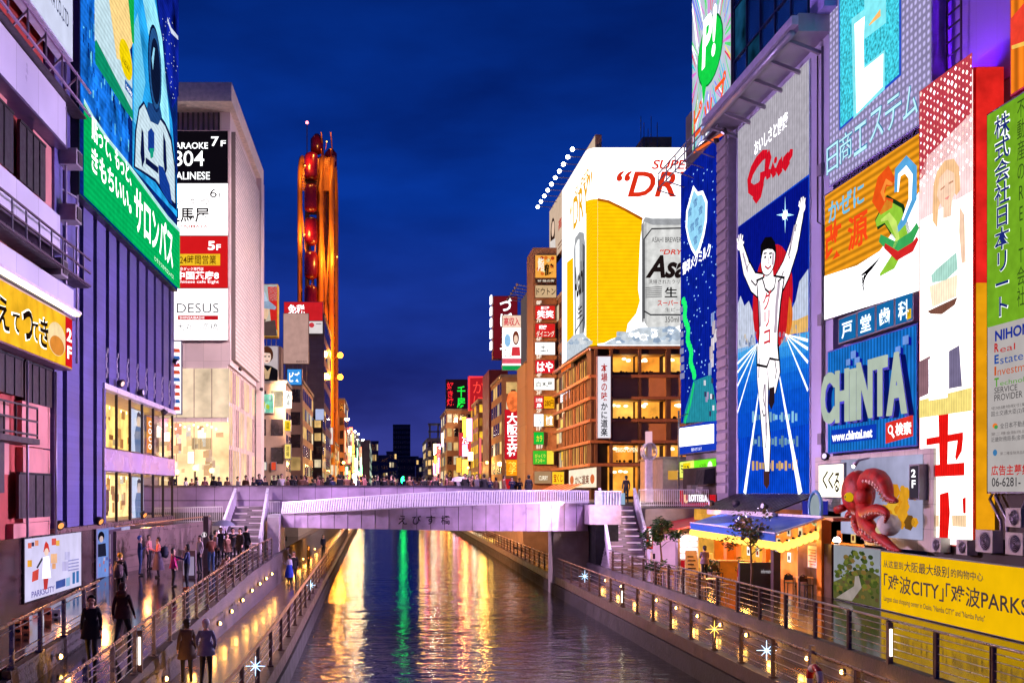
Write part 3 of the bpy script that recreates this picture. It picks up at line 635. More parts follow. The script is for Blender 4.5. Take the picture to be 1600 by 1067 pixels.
# M: blue dairy sign
gm = wallbox('commercial_building', 'narrow grey building behind the blue starry neon sign', 'building', 20.35, 38, 60.6, 68.3, ZR, 30, M_GREYW)
for k in range(3):
    mb = MB(); mb.box(20.25, 20.34, 66.9, 67.9, 1.4 + k * 1.0, 2.1 + k * 1.0, M_DARK); mb.build('window', gm)
pr = (1064, 275, 661, 1129)
bd = sign('neon_sign', 'tall blue starry neon sign with white cloud emblem and green edge light', 'sign', R20, pr, (10, 34, 165), .85, .55, mat('neon_cabinet_blue', (40, 44, 110), .4), led=('Y', .35), var=.3)
for k in range(120):
    u = random.uniform(1069, 1127); v = random.uniform(262, 640); bd.ell(u, v, .8, 1.3, (150, 200, 255), 1, 1.3, 6)
bd.poly([(1072, 355), (1073, 330), (1079, 308), (1084, 290), (1091, 300), (1099, 298), (1106, 315), (1105, 345), (1101, 368), (1094, 392), (1088, 402), (1081, 390), (1076, 376)], (250, 252, 255), 2, 1.2)
bd.poly([(1074.5, 355), (1075.5, 332), (1081, 311), (1085, 297), (1091, 306), (1098, 304), (1103.5, 318), (1102.5, 344), (1098.5, 366), (1092, 387), (1088, 394), (1082, 384), (1078, 372)], (150, 214, 245), 3, 1.05)
for (x, y) in ((1079, 335), (1088, 320), (1096, 332), (1090, 350), (1083, 358), (1095, 362), (1088, 378)): bd.text('雪', (x - 3, y - 6, y + 6, x + 3), (30, 60, 150), 1, 5)
bd.text('雪印メグミルク', (1068, 411, 431, 1112), WHITE, 1.3, 5, .03, slope=.36)
for k in range(22): v = 470 + k * 5.6; u = 1069 + k * .75 + 1.5 * math.sin(k); bd.ell(u, v, 3.2, 6, (30, 230, 110), 4, 1.2, 10)
bd.led = ('Y', .35, .8)
bd.poly([(1072, 640), (1085, 595), (1112, 585), (1122, 640), (1124, 657), (1068, 661)], (40, 150, 170), 4, .9)
bd.ribbon([(1086, 598), (1080, 630), (1071, 660)], .35, (30, 210, 120), 5)
for k in range(9): bd.poly([(1063.5, 480 + k * 13), (1068 + k * .3, 478 + k * 13), (1068 + k * .3, 487 + k * 13), (1063.5, 489 + k * 13)], (150, 150, 190), 4, .9)
for k in range(7): u = 1108 + random.uniform(-1, 9); v = 490 + k * 13; bd.poly([(u, v), (u + 5, v - 3), (u + 5, v + 18), (u, v + 20)], random.choice([(205, 190, 200), (150, 170, 225), (235, 225, 235)]), 4, .9)
for k in range(10): u = 1102 + random.uniform(-2, 18); v = 590 + random.uniform(0, 55); bd.poly([(u, v), (u + 3, v), (u + 3, v + 8), (u, v + 8)], random.choice([(240, 240, 250), (60, 60, 100), (180, 160, 200)]), 6, .9)
bd.done()
bd = sign('lightbox', 'white and blue lightbox under the starry neon sign', 'sign', R20, (1061, 668, 710, 1126), (24, 60, 190), 1.0, .8, mat('neon_cabinet_blue', (40, 44, 110)))
bd.poly([(1062.5, 669), (1116, 662), (1116, 692), (1062.5, 698)], WHITE, 1, 1.5); bd.text('雪印メグミルク', (1081, 700, 705, 1097), WHITE, 1, 2); bd.done()
bd = sign('lightbox', 'yellow and green lightbox with a menu above the red burger shop sign', 'sign', R20, (1060.5, 722, 746, 1119), (120, 240, 40), 1.1, 1.0, mat('green_cabinet', (30, 130, 60), .4))
bd.poly([(1061, 722.4), (1085, 718.8), (1085, 746), (1061, 746)], (238, 240, 110), 1, 1.1); bd.poly([(1068, 724), (1079, 722.5), (1079, 731), (1068, 732)], (250, 220, 20), 2, 1)
for k in range(16): u = random.uniform(1063, 1083); v = random.uniform(726, 742); bd.poly([(u, v), (u + 1.4, v), (u + 1.4, v + 2.4), (u, v + 2.4)], (90, 80, 60), 3, .6)
bd.text('からあげ丼', (1094, 724, 736, 1104), (60, 150, 30), 1, 3, .01); bd.ell(1110, 729, 4, 9, (235, 255, 210), 2, 1.3); bd.done()
bd = sign('lightbox', 'red burger shop lightbox with white block capitals above the octopus dumpling board', 'sign', R20, (1062, 766, 793, 1118), (196, 26, 36), 1.0, 1.0, mat('red_cabinet', (150, 24, 30), .4))
bd.poly([(1070, 770), (1109, 767.5), (1110, 785), (1070, 786.5)], (90, 20, 28), 1, .7); bd.ell(1072.5, 777.5, 3.4, 8.6, (255, 214, 150), 2, 1.3); bd.ell(1074, 776, 2.2, 5.5, (196, 40, 30), 3, 1)
bd.text('LOTTERIA', (1077.5, 771.5, 783, 1107), WHITE, 1.3, 4, .045); bd.done()
bd = sign('shop_sign', 'white octopus dumpling shop board with black brush letters below the red lightbox', 'sign', R20, (1059, 797, 822, 1118), (226, 214, 210), .8, .25)
for i, ch in enumerate('たこ焼き'): bd.text(ch, (1062 + i * 4.0, 802, 812, 1065.4 + i * 4), BLACK, .3, 2, .04)
bd.ell(1083, 812, 5.5, 8, (206, 140, 100), 2, .9); bd.text('玉茶', (1087, 808, 817, 1101), BLACK, .3, 3, .03)
bd.poly([(1102, 800), (1114, 799), (1114, 822), (1102, 822)], (96, 84, 92), 2, .6); bd.done()
wb = thing('shop_unit', 'dim niche with boxes and lamp between the green lightbox and the red lightbox', 'shop front', (19.9, 60.6, 5)); mb = MB(); mb.box(19.95, 20.3, 60.8, 67.6, 4.9, 6.6, mat('niche_brown', (66, 50, 48), .7)); mb.build('back', wb)
mb = MB(); mb.box(19.6, 19.95, 64.4, 65.6, 5.02, 5.5, M_CONC); mb.box(19.6, 19.95, 62.4, 63.6, 5.0, 5.4, M_CONC); mb.build('boxes', wb); mb = MB(); mb.hexa([(19.9, 61, 5.6), (19.9, 62.6, 5.6), (19.2, 62.6, 5.5), (19.2, 61, 5.5)], [(19.9, 61, 6.5), (19.9, 62.6, 6.5), (19.3, 62.6, 6.4), (19.3, 61, 6.4)], M_DARK); mb.build('hood', wb)
# white corner hut left of it
wb = wallbox('corner_building', 'small beige corner building left of the green lightbox', 'building', 19.0, 24, 69.0, 75, DZ, 7.3, mat('beige_hut', (196, 178, 168), .6))
mb = MB(); mb.box(19.35, 20.6, 68.92, 68.99, 5.9, 6.5, emi((230, 170, 70), .8)); mb.build('window', wb); mb = MB(); mb.box(18.9, 24.1, 68.9, 75.1, 7.3, 7.45, M_CONC); mb.build('roof', wb)

# N: LED logo sign
pr = (1296, -60, 291, 1455)
bd = sign('neon_sign', 'large white dotted neon sign with cyan square logo', 'sign', R20, pr, (186, 176, 226), .95, .8, mat('neon_cabinet_lilac', (150, 130, 200), .4), led=('DOT', .3, .55), var=.1)
bd.poly([(1311, -40), (1409, -80), (1409, 118), (1312, 205)], (40, 80, 200), 1, 1); 
bd.poly([(1313, -40), (1406, -80), (1406, 116), (1314, 200)], (60, 205, 220), 2, 1.0, m=emi((70, 205, 225), 1.0, .6, None, False, 7.0))
bd.poly([(1332, 30), (1352, 15), (1352, -2), (1386, -30), (1386, 36), (1352, 62), (1352, 104), (1384, 78), (1384, 140), (1335, 186)], (130, 230, 240), 3, 1.1)
bd.poly([(1337, 38), (1353, 26), (1351, 66), (1352, 108), (1382, 84), (1381, 136), (1340, 178)], WHITE, 4, 1.25)
bd.ribbon([(1360, 40), (1378, 20)], [.06, .3], (255, 190, 110), 5, 1.1); bd.ribbon([(1360, -4), (1376, -22)], [.06, .25], (255, 190, 110), 5, 1.1)
for i, (x0, x1, y) in enumerate(((1293, 1312, 232), (1313, 1334, 214), (1336, 1357, 200), (1360, 1383, 178), (1385, 1411, 160), (1413, 1437, 142))):
    bd.text('日商エステム'[i], (x0, y, y + 44 + i * 1.5, x1), (30, 120, 170), 1, 4, .05, slope=.25); bd.text('日商エステム'[i], (x0 + .6, y + 1, y + 43 + i * 1.5, x1 - .4), (190, 240, 250), 1.1, 6, .0, slope=.25)
bd.done()
# K: cold remedy sign (picture area left as plain wind swirls)
gk = wallbox('commercial_building', 'lilac building behind the orange neon sign and blue apartment agency sign', 'building', 20.5, 40, 34, 45.4, 3.0, 18.6, mat('lilac_block', (150, 130, 185), .6))
gk2 = wallbox('tower_block', 'violet floodlit tower wall behind the red edged screen', 'building', 20.7, 44, 26, 45.0, 18.7, 60, mat('violet_cladding', (168, 120, 226), .45, 0, .08, .3, 0, .5, ('YZ', 1.2, 60, .8)))
t = thing('wall_ladder', 'thin dark service ladder running up the violet tower wall', 'ladder', (20.5, 36.6, 19)); mb = MB()
for y in (36.1, 37.0): mb.box(20.45, 20.5, y, y + .06, 19, 40, M_LOUV)
for i in range(40): mb.box(20.45, 20.5, 36.1, 37.0, 19.2 + i * .5, 19.25 + i * .5, M_LOUV)
mb.build('rungs', t)
pr = (1289, 307, 500, 1437)
bd = sign('neon_sign', 'orange and white neon sign with red characters and blue wind swirls', 'sign', R20, pr, (246, 160, 30), 1.0, .6, mat('neon_cabinet', (70, 60, 90)), led=('Z', .3, .55))
bd.poly([(1288, 432), (1340, 415), (1376, 392), (1437, 300), (1437, 454), (1288, 500)], WHITE, 1, 1.35)
bd.text('かぜに', (1296, 318, 350, 1352), (110, 190, 225), 1.1, 4, .03, slope=.32)
bd.text('改', (1291, 352, 412, 1317), (240, 70, 25), 1.1, 4, .06, slope=.3); bd.text('源', (1326, 342, 395, 1358), (240, 70, 25), 1.1, 4, .06, slope=.3)
for k in range(5): bd.ribbon([(1380 - k * 1.5, 398 + k * 2), (1364 - k * 4, 418 + k * 3), (1346 - k * 2 + k * k, 440 + k * 8)], [.02, .13, .03], BLACK, 3, .4)
bd.ribbon([(1402, 300), (1404, 268), (1416, 256), (1428, 268), (1428, 310), (1414, 345), (1402, 362)], [.3, .5, .6, .6, .6, .4, .2], (90, 170, 225), 3); bd.ribbon([(1405, 300), (1407, 274), (1417, 265), (1425, 276), (1424, 312), (1412, 344)], [.1, .22, .3, .3, .22, .1], WHITE, 4, 1.2)
bd.ribbon([(1370, 352), (1385, 328), (1403, 344), (1414, 375), (1397, 412), (1374, 434)], [.5, 1.15, 1.35, 1.15, .85, .2], (20, 60, 30), 1, .8); bd.ribbon([(1378, 345), (1390, 338), (1399, 352), (1404, 372), (1394, 396)], [.1, .3, .4, .3, .1], (205, 235, 110), 3); bd.ribbon([(1398, 285), (1388, 275), (1378, 290), (1372, 308), (1380, 322), (1396, 318)], [.3, .8, 1.0, .9, .7, .3], (236, 84, 24), 2); bd.ribbon([(1396, 288), (1386, 284), (1380, 300), (1384, 314)], [.1, .25, .3, .1], (255, 150, 60), 3)
bd.ribbon([(1376, 372), (1400, 390), (1425, 372), (1436, 352)], [.3, .6, .5, .3], (60, 170, 90), 3); bd.ribbon([(1384, 384), (1404, 400), (1428, 386), (1436, 372)], [.2, .36, .36, .2], (214, 40, 40), 4); bd.ribbon([(1370, 350), (1385, 330), (1402, 345), (1412, 375), (1396, 410), (1376, 430)], [.3, .9, 1.1, .9, .6, .1], (150, 205, 60), 2)
bd.done()
t = thing('strut_frame', 'dark strut frame in the gap between the dotted neon sign and the orange sign', 'frame', (20.2, 38, 18.3)); mb = MB()
for i in range(9): y = 38 + i * .9; mb.bar((20.1, y, 18.25), (20.1, y + .45, 18.7), .05, .05, M_LOUV); mb.bar((20.1, y + .45, 18.7), (20.1, y + .9, 18.25), .05, .05, M_LOUV)
mb.box(20.3, 20.5, 37.5, 46, 18.2, 18.72, M_DARK); mb.build('struts', t)
# dentist strip, four blue boxes
for i, ch in enumerate('戸堂歯科'):
    l = 1311 + i * 29.5; r = l + 26.5; top = 500 - i * 11.2; bot = 536 - i * 9.4
    lb = ['blue dentist lightbox farthest from the bright screen', 'blue dentist lightbox second from the far end of the row', 'blue dentist lightbox beside the one with the yellow tag', 'blue dentist lightbox with a small yellow floor tag'][i]
    bd = sign('lightbox', lb, 'sign', R20, (l, top, bot, r), (24, 110, 176), .9, .3, group='row of blue dentist lightboxes')
    bd.text(ch, (l + 5, top + 6, bot - 6, r - 5), (225, 245, 250), 1.1, 2, .02)
    if i == 3: bd.poly([(r - 8, 484), (r - 1, 482), (r - 1, 497), (r - 8, 500)], (240, 190, 20), 2, 1); bd.text('3F', (r - 7, 487, 495, r - 2), (60, 40, 20), .6, 3)
    bd.done()
# apartment agency board
pr = (1294, 551, 707, 1432)
bd = sign('shop_board', 'corrugated blue board with large pale raised letters and a red search tag', 'sign', R20, pr, (30, 130, 230), .8, .4, mat('blue_board_edge', (30, 60, 160), .5), led=('Y', .26, .5), var=.2)
M_LET = emi((206, 222, 205), .72, .08, None, True); M_LETS = mat('letter_side_blue', (20, 30, 170), .5)
for i, (x0, x1, y0, y1) in enumerate(((1292, 1313, 585, 664), (1315, 1335, 580, 661), (1338, 1346, 577, 658), (1349, 1372, 567, 656), (1374, 1396, 560, 652), (1396, 1427, 554, 650))):
    ch = 'CHINTA'[i]; bd.text(ch, (x0 + 2.5, y0 + 4, y1 + 3, x1 + 2.5), (10, 20, 170), .6, 1, .03, m=M_LETS, ext=.2, name='letter_shadow_block'); bd.text(ch, (x0, y0, y1, x1), (0, 0, 0), 1, 22, .03, m=M_LET, ext=.08, name='letter')
for (x, y, s_) in ((1327, 565, 5), (1335, 553, 6), (1341, 563, 6), (1405, 546, 6), (1417, 530, 7)):
    bd.poly([(x + 1, y - s_ * .8), (x + s_ + 2, y - s_ * .4), (x + s_ + 2, y + s_ * 1.4), (x + 1, y + s_ * 1.2)], (16, 30, 170), 3, .8); bd.poly([(x - s_ * .6, y - s_ * .6), (x + s_ * .7, y - s_ * 1.0), (x + s_ * .7, y + s_), (x - s_ * .6, y + s_ * 1.3)], (120, 160, 235), 5, .9)
bd.poly([(1300, 672), (1371, 662), (1371, 686), (1300, 694)], (16, 60, 190), 3, .9); bd.text('www.chintai.net', (1302, 676, 690, 1365), WHITE, 1.1, 5, .03, slope=.08)
bd.poly([(1386, 661), (1429, 648), (1429, 681), (1386, 693)], (226, 54, 46), 5, 1); bd.text('検索', (1402, 661, 681, 1427), WHITE, 1.1, 7, .03, slope=.1)
bd.ell(1394, 671, 4, 7, WHITE, 6, 1.1); bd.ell(1394, 671, 2.6, 4.8, (226, 54, 46), 7, 1); bd.ribbon([(1396, 676), (1400, 683)], .12, WHITE, 7, 1.1)
bd.done()
# LED screen tower with red edge
pr = (1437.5, 168, 846, 1520)
X19 = Pl('R', 19.7)
bd = sign('led_screen', 'tall narrow bright screen with a fair haired woman and red edge', 'screen', X19, pr, (255, 246, 238), 1.35, .9, mat('red_cabinet_edge', (205, 34, 24), .35), led=('Y', .15, .88), var=.05); bd.led = ('Y', .15, .88)
A0, B0, A1, B1 = X19.rect(*pr)
def scr(u, v): return (A0 + (A1 - A0) * (u - 1437) / 83, 5 + (770 - v) * 36.5 / F)
def sp(pts, col, l=1, st=1.0): bd.poly([scr(*p) for p in pts], col, l, st, ab=True)
sp([(1437, 128), (1520, 128), (1520, 250), (1437, 270)], (196, 66, 80), 1, 1)
for r in range(13):
    for c in range(15): 
        u = 1440 + c * 5.6; v = 134 + r * 13 + (c % 2) * 5; s_ = random.uniform(.7, 2.3); bd.ell(0, 0, 0, 0, (255, 235, 225), 2, 1.4, m=None) if False else sp([(u - s_, v), (u, v - s_ * 2), (u + s_, v), (u, v + s_ * 2)], random.choice([(255, 240, 230), (255, 200, 190), (255, 235, 250)]), 2, 1.4)
sp([(1437, 262), (1450, 240), (1520, 215), (1520, 330), (1437, 335)], (255, 220, 220), 1, 1.1)
sk = (255, 214, 184)
sp([(1460, 345), (1462, 290), (1468, 272), (1480, 263), (1494, 268), (1502, 285), (1504, 320), (1498, 325), (1484, 300), (1470, 330), (1468, 360)], (240, 190, 140), 4, 1.15)
sp([(1468, 310), (1472, 285), (1484, 278), (1495, 290), (1497, 318), (1488, 336), (1476, 332)], sk, 5, 1.05)
sp([(1474, 303), (1481, 301), (1481, 304), (1474, 306)], (206, 150, 120), 6, 1); sp([(1487, 300), (1494, 300), (1494, 303), (1487, 303)], (206, 150, 120), 6, 1); sp([(1480, 321), (1489, 320), (1485, 325)], (240, 150, 140), 6, 1.1)
sp([(1452, 470), (1458, 380), (1464, 340), (1480, 330), (1496, 330), (1506, 345), (1508, 400), (1504, 470), (1494, 480), (1464, 485)], (244, 244, 240), 3, 1.1)
sp([(1478, 330), (1492, 328), (1490, 352), (1478, 350)], sk, 5, 1); sp([(1503, 345), (1510, 360), (1512, 430), (1506, 430), (1502, 380)], sk, 4, 1)
sp([(1458, 430), (1466, 424), (1498, 410), (1500, 436), (1482, 446), (1460, 442)], (170, 214, 200), 4, 1.1); sp([(1455, 446), (1500, 444), (1498, 476), (1460, 480)], (250, 226, 196), 4, 1.2)
sp([(1452, 484), (1500, 478), (1496, 488), (1476, 496), (1458, 490)], (130, 84, 70), 5, .9)
sp([(1437, 560), (1456, 555), (1453, 614), (1437, 618)], (150, 110, 120), 3, .9); sp([(1486, 555), (1502, 550), (1506, 612), (1486, 612)], (126, 116, 150), 3, .9); sp([(1453, 560), (1486, 558), (1484, 625), (1454, 625)], (235, 236, 248), 3, 1.2)
sp([(1437, 622), (1520, 616), (1520, 650), (1437, 650)], (250, 226, 130), 2, 1.0)
E_RED = (236, 24, 20)
sp([(1470, 650), (1486, 650), (1484, 740), (1472, 740)], E_RED, 4, 1); sp([(1450, 684), (1508, 680), (1508, 691), (1450, 695)], E_RED, 4, 1); sp([(1447, 727), (1510, 725), (1510, 744), (1447, 745)], E_RED, 4, 1); sp([(1500, 690), (1508, 690), (1506, 708), (1498, 722), (1496, 716)], E_RED, 4, 1)
sp([(1472, 772), (1486, 768), (1488, 800), (1485, 842), (1471, 842), (1472, 800)], E_RED, 4, 1); sp([(1447, 778), (1452, 776), (1450, 800), (1447, 802)], E_RED, 4, .9); sp([(1507, 778), (1512, 776), (1512, 800), (1508, 800)], E_RED, 4, .9)
sp([(1446, 806), (1470, 804), (1470, 822), (1447, 822)], (252, 214, 170), 2, 1); sp([(1490, 804), (1512, 802), (1512, 820), (1491, 820)], (252, 214, 170), 2, 1)
bd.done()
# red/orange glowing end of the screen cabinet
mb = MB(); zc_ = B0 + (B1 - B0) * .55; mb.box(19.72, 20.6, 33.86, 33.92, B0, zc_, emi((250, 170, 20), .8, .2)); mb.box(19.72, 20.6, 33.86, 33.92, zc_, B1, emi((236, 40, 34), .9, .3)); mb.build('lit_edge', bd.p)
# REIT company board, no lamp itself; its lit look is painted as glow
pr = (1543.5, 181, 768, 1640)
bd = sign('company_board', 'tall green and white company board with vertical blue characters', 'sign', R20, pr, (206, 198, 196), .72, .3, led=None)
a0, b0, a1, b1 = R20.rect(*pr); bsp = R20.ab(1544, 512)[1]
bd.poly([(a0, bsp), (a1, bsp), (a1, b1), (a0, b1)], (128, 186, 40), 1, .8, ab=True)
for k, off in ((5, .05), (6, .0)):
    bd.text('株式会社日本リート', (1557 - off * 20, 186 - off * 30, 497 + off * 30, 1581 + off * 20), (240, 244, 240) if off else (28, 40, 120), 1, k, .035 if off else .012, vert=True, lines=.95)
bd.text('不動産のREIT会社', (1592, 160, 480, 1604), (60, 90, 30), .8, 5, 0, vert=True)
bd.text('NIHON', (1557, 517, 534, 1612), (30, 50, 150), .9, 4, .05)
for i, (c0, rest, y, col) in enumerate((('R', 'eal', 537, (190, 40, 40)), ('E', 'state', 555, (40, 80, 160)), ('I', 'nvestment', 573, (200, 90, 40)), ('T', 'echnology', 591, (90, 160, 50)))):
    bd.text(c0, (1556, y, y + 14, 1556 + (7 if c0 != 'I' else 3)), col, .9, 4, .04); bd.text(rest, (1565 if c0 != 'I' else 1561, y + 4, y + 14, 1570 + 6.2 * len(rest)), col, .9, 4)
bd.text('SERVICE', (1556, 606, 615, 1592), (60, 56, 60), .8, 4); bd.text('PROVIDER', (1556, 617, 627, 1600), (60, 56, 60), .8, 4)
for y, s_, c in ((636, '宅地建物取引業', (90, 84, 84)), (643, '国土交通大臣(2)第', (70, 66, 70)), (661, '全日本不動産', (70, 66, 70)), (676, '第二種金融商品', (110, 100, 100)), (683, '近畿財務局長(金商)', (70, 66, 70)), (706, '第二種金融商品取', (110, 100, 100))):
    bd.text(s_, (1551 + (14 if s_[0] in '全第' and y in (661, 706) else 0), y, y + (9 if c[0] < 80 else 5), 1606), c, .8, 4)
bd.ell(1557, 665, 4, 4, (230, 120, 50), 4); bd.ell(1559, 667, 3, 3, (70, 150, 80), 5); bd.ell(1557, 707, 3.4, 5, (60, 120, 170), 4)
bd.text('広告主募集', (1551, 727, 743, 1612), (196, 40, 36), .9, 4, .02); bd.text('06-6281-', (1552, 746, 760, 1597), (60, 56, 60), .8, 4, .01)
bd.done()
rb_ = wallbox('commercial_building', 'dim building behind the green and white company board', 'building', 20.6, 44, 20, 33.9, 3.0, 18.6, mat('dim_block', (92, 74, 74), .7, 0, .3, .8))
# orange neon at the far right top
pr = (1580, -60, 148, 1700)
bd = sign('neon_sign', 'orange striped neon sign at the top of the violet wall', 'sign', Pl('R', 20.2), pr, (250, 130, 30), 1.1, .5, mat('red_neon_edge', (220, 40, 90), .4), led=('Y', .5, .45))
bd.poly([(1580, 30), (1640, -40), (1640, 40), (1580, 80)], (250, 70, 50), 1, .9); bd.poly([(1582, 72), (1640, 52), (1640, 60), (1582, 78)], (252, 200, 90), 2, 1.0); bd.done()
# yellow mall board on the terrace, not backlit; glow put into its colour
Y18 = Pl('R', 18.0)
t_l, t_r, zb, zt = 1377, 1660, .85, 2.9
a0 = Y18.ab(1377, 900)[0]; a1 = -24.5
bd = sign('mall_board', 'long yellow shopping centre board with black Chinese lettering along the terrace', 'sign', Y18, (a0, zb, a1, zt), (246, 190, 8), .95, .12, ab=True, frame=.03, var=.06)
am = Y18.ab(1303, 900)[0]
bd.text('从这里到大阪最大级别的购物中心', (1387, 884, 906, 1556), BLACK, .3, 2, .01, ab=False, slope=-.0, m=mat('black_print', (30, 20, 10), .6), name='lettering') if False else None
MP = mat('black_print', (30, 20, 10), .6)
def zt_(f): return zb + (zt - zb) * f
def asp(s_, h): v, f = text_mesh(s_, .0); return (max(p[0] for p in v) - min(p[0] for p in v)) / (max(p[1] for p in v) - min(p[1] for p in v)) * h
x = a0 + .22
for s_, h, g in (('从这里到', .27, .06), ('大阪最大级别', .36, .1), ('的购物中心', .27, 0)): w = asp(s_, h) * 1.22; bd.text(s_, (x, zt_(.80) - h / 2, x + w, zt_(.80) + h / 2), BLACK, 1, 2, .012, ab=True, m=MP); x += w + g
x = a0 + .25
for s_, h in (('「难波CITY」', .62), ('「难波PARKS」', .62)): w = asp(s_, h) * 1.2; bd.text(s_, (x, zt_(.33), x + w, zt_(.33) + h), BLACK, 1, 2, .012, ab=True, m=MP); x += w + .12
s_ = 'Largest class shopping center in Osaka, "Namba CITY" and "Namba Parks"'; bd.text(s_, (a0 + .25, zt_(.13), a0 + .25 + asp(s_, .24) * .8, zt_(.13) + .24), BLACK, 1, 2, .01, ab=True, m=MP)
bd.done()
bd = sign('mural', 'garden path photo panel at the left end of the yellow board', 'mural', Y18, (am, zb, a0 - .06, zt + .05), (186, 190, 200), .55, .12, ab=True, frame=.03)
w_ = a0 - .06 - am
def mu(f, g): return (am + w_ * f, zb + (zt + .05 - zb) * g)
bd.poly([mu(.0, 0), mu(1, 0), mu(1, .55), mu(.8, .62), mu(.5, .6), mu(.3, .45), mu(.0, .3)], (112, 110, 60), 1, .6, ab=True)
for k in range(150):
    f = random.random(); g = random.uniform(.12, .95); 
    if g > .45 + .5 * math.sin(f * 2.6): continue
    s_ = random.uniform(.02, .07); n = random.randint(5, 8); bd.poly([mu(min(.99, max(0.01, f + s_ * math.cos(6.28 * i / n))), min(.98, max(.02, g + s_ * .8 * math.sin(6.28 * i / n)))) for i in range(n)], random.choice([(84, 100, 40), (130, 136, 56), (60, 76, 40), (150, 120, 60), (96, 110, 50), (112, 90, 60)]), 2 + k % 4, .6, ab=True)
bd.ribbon([(am + w_ * .1, zb + .1), (am + w_ * .45, zb + .45), (am + w_ * .62, zb + .75), (am + w_ * .55, zb + 1.0)], .2, (190, 170, 160), 7, .6) if False else bd.poly([mu(.1, .02), mu(.45, .02), mu(.66, .3), mu(.6, .5), mu(.52, .48), mu(.5, .3)], (196, 180, 172), 7, .6, ab=True)
bd.done()
t = thing('hoarding', 'brown wooden hoarding with a white notice left of the garden mural', 'hoarding', (18, 43.5, ZR)); mb = MB(); mb.box(18.0, 18.12, 40.9, 44.2, ZR, 2.95, mat('brown_board', (84, 58, 44), .4, 0, .3, 1.5)); mb.build('board', t)
mb = MB(); mb.box(17.97, 17.99, 42.2, 43.1, 1.9, 2.8, mat('paper_white', (226, 216, 206), .8)); 
mb.build('notice', t); mb = MB()
for k in range(6): mb.box(17.955, 17.965, 42.3, 43.0 - .2 * (k % 2), 2.62 - k * .12, 2.65 - k * .12, mat('print_red', (170, 70, 60), .8))
mb.build('print', t)
# wall behind octopus
M_SHOPW = mat('shop_wall_cream', (190, 178, 168), .5, 0, .2, 1, 0, .5, ('YZ', .9, .9, .6))
t = thing('octopus_restaurant', 'cream shop wall behind the giant octopus', 'shop front', (19.6, 41, 2.8)); mb = MB(); mb.box(19.6, 20.4, 36.3, 46.2, 2.9, 6.6, M_SHOPW); mb.build('wall', t)
mb = MB(); mb.box(19.5, 19.58, 37.0, 43.4, 3.3, 6.4, emi((190, 190, 226), .7, .35, scale=.5)); mb.build('backlit_panel', t)
bd = Board(Pl('R', 19.48), t)
for k in range(26): 
    y = random.uniform(37.2, 39.6); z = random.uniform(3.8, 5.2); s_ = random.uniform(.2, .5); bd.poly([(-y + s_ * math.cos(i), z + s_ * .7 * math.sin(i)) for i in range(6)], random.choice([(226, 150, 30), (250, 196, 60), (240, 170, 40), (120, 80, 30)]), 1 + k % 5, .8, ab=True)
bd.done('food_picture')
bd = sign('shop_sign', 'cream lightbox with brush lettering left of the giant octopus', 'sign', Pl('R', 19.4), (1279.5, 727, 776, 1318), (252, 246, 226), 1.15, .5); 
for i, ch in enumerate('くくる'): bd.text(ch, (1286 + i * 9, 735 + i * 1.5, 764 + (i == 2) * 5, 1295 + i * 9), (90, 70, 40), .4, 2, .04, .1)
bd.text('たこ家道頓堀', (1281, 735, 768, 1284), (120, 100, 80), .5, 2, 0, vert=True); bd.done()
bd = sign('floor_sign', 'dark narrow sign reading 2F beside the giant octopus', 'sign', Pl('R', 19.3), (1422, 728, 778, 1435), (70, 60, 76), .7, .3); bd.text('2F', (1425, 733, 762, 1432), (240, 236, 240), 1.1, 2, .03, vert=True); bd.done()
t = thing('round_sign', 'round blue lantern ring sign projecting below the cream lightbox', 'sign', (18.6, 44.6, 3.4)); mb = MB(); q = [(18.75 + .62 * math.cos(a * .2618), 43.9, 4.35 + .62 * math.sin(a * .2618)) for a in range(25)]; mb.path([(18.8, 44.3 + .62 * math.cos(a * .2618), 4.35 + .72 * math.sin(a * .2618)) for a in range(25)], .07, mat('blue_ring', (80, 130, 180), .4), 6, caps=False); mb.build('ring', t)
mb = MB(); mb.ball((18.8, 44.3, 4.35), .52, emi((190, 205, 215), .6), 14, 8, (.15, 1, 1.15)); mb.build('disc', t); mb = MB(); mb.box(18.85, 19.6, 44.9, 45.8, 4.05, 4.65, emi((50, 50, 170), .7)); mb.build('bracket_box', t)
t = thing('pipe_wall', 'dark wall with pipes under the bright screen', 'wall', (19.9, 33, 2.9)); mb = MB(); mb.box(19.75, 20.4, 21, 37.0, .8, 3.5, mat('dark_brown_wall', (50, 36, 34), .7, 0, .3, 1)); mb.box(20.3, 20.55, 21, 34.2, 3.5, 5.4, mat('dark_brown_wall', (50, 36, 34))); mb.build('wall', t)
mb = MB()
for y, z in ((33.2, 3.5), (32.9, 3.6), (31.5, 3.2)): mb.path([(20.2, y, 2.2), (20.1, y, z + .6), (20.1, y + .6, z + 1.3), (20.3, y + .7, z + 1.6)], .05, M_BEAM, 6)
mb.build('pipes', t)
def aircon(p, label, s_=1.0):
    t = thing('air_conditioner', label, 'air conditioner', p, 'air conditioning units by the bright screen'); x, y, z = p; mb = MB(); mb.box(x, x + .35, y, y + .8 * s_, z, z + .62 * s_, mat('aircon_cream', (186, 176, 170), .5)); mb.build('case', t)
    mb = MB(); mb.path([(x - .02, y + .34 * s_, z + .31 * s_), (x, y + .34 * s_, z + .31 * s_)], .24 * s_, M_LOUV, 14); mb.build('fan', t)
    mb = MB()
    for k in range(5): mb.path([(x - .035, y + .34 * s_ + (.06 + .05 * k) * s_ * math.cos(a * .5236), z + .31 * s_ + (.06 + .05 * k) * s_ * math.sin(a * .5236)) for a in range(13)], .008, M_BEAM, 4, False)
    mb.build('grille', t)
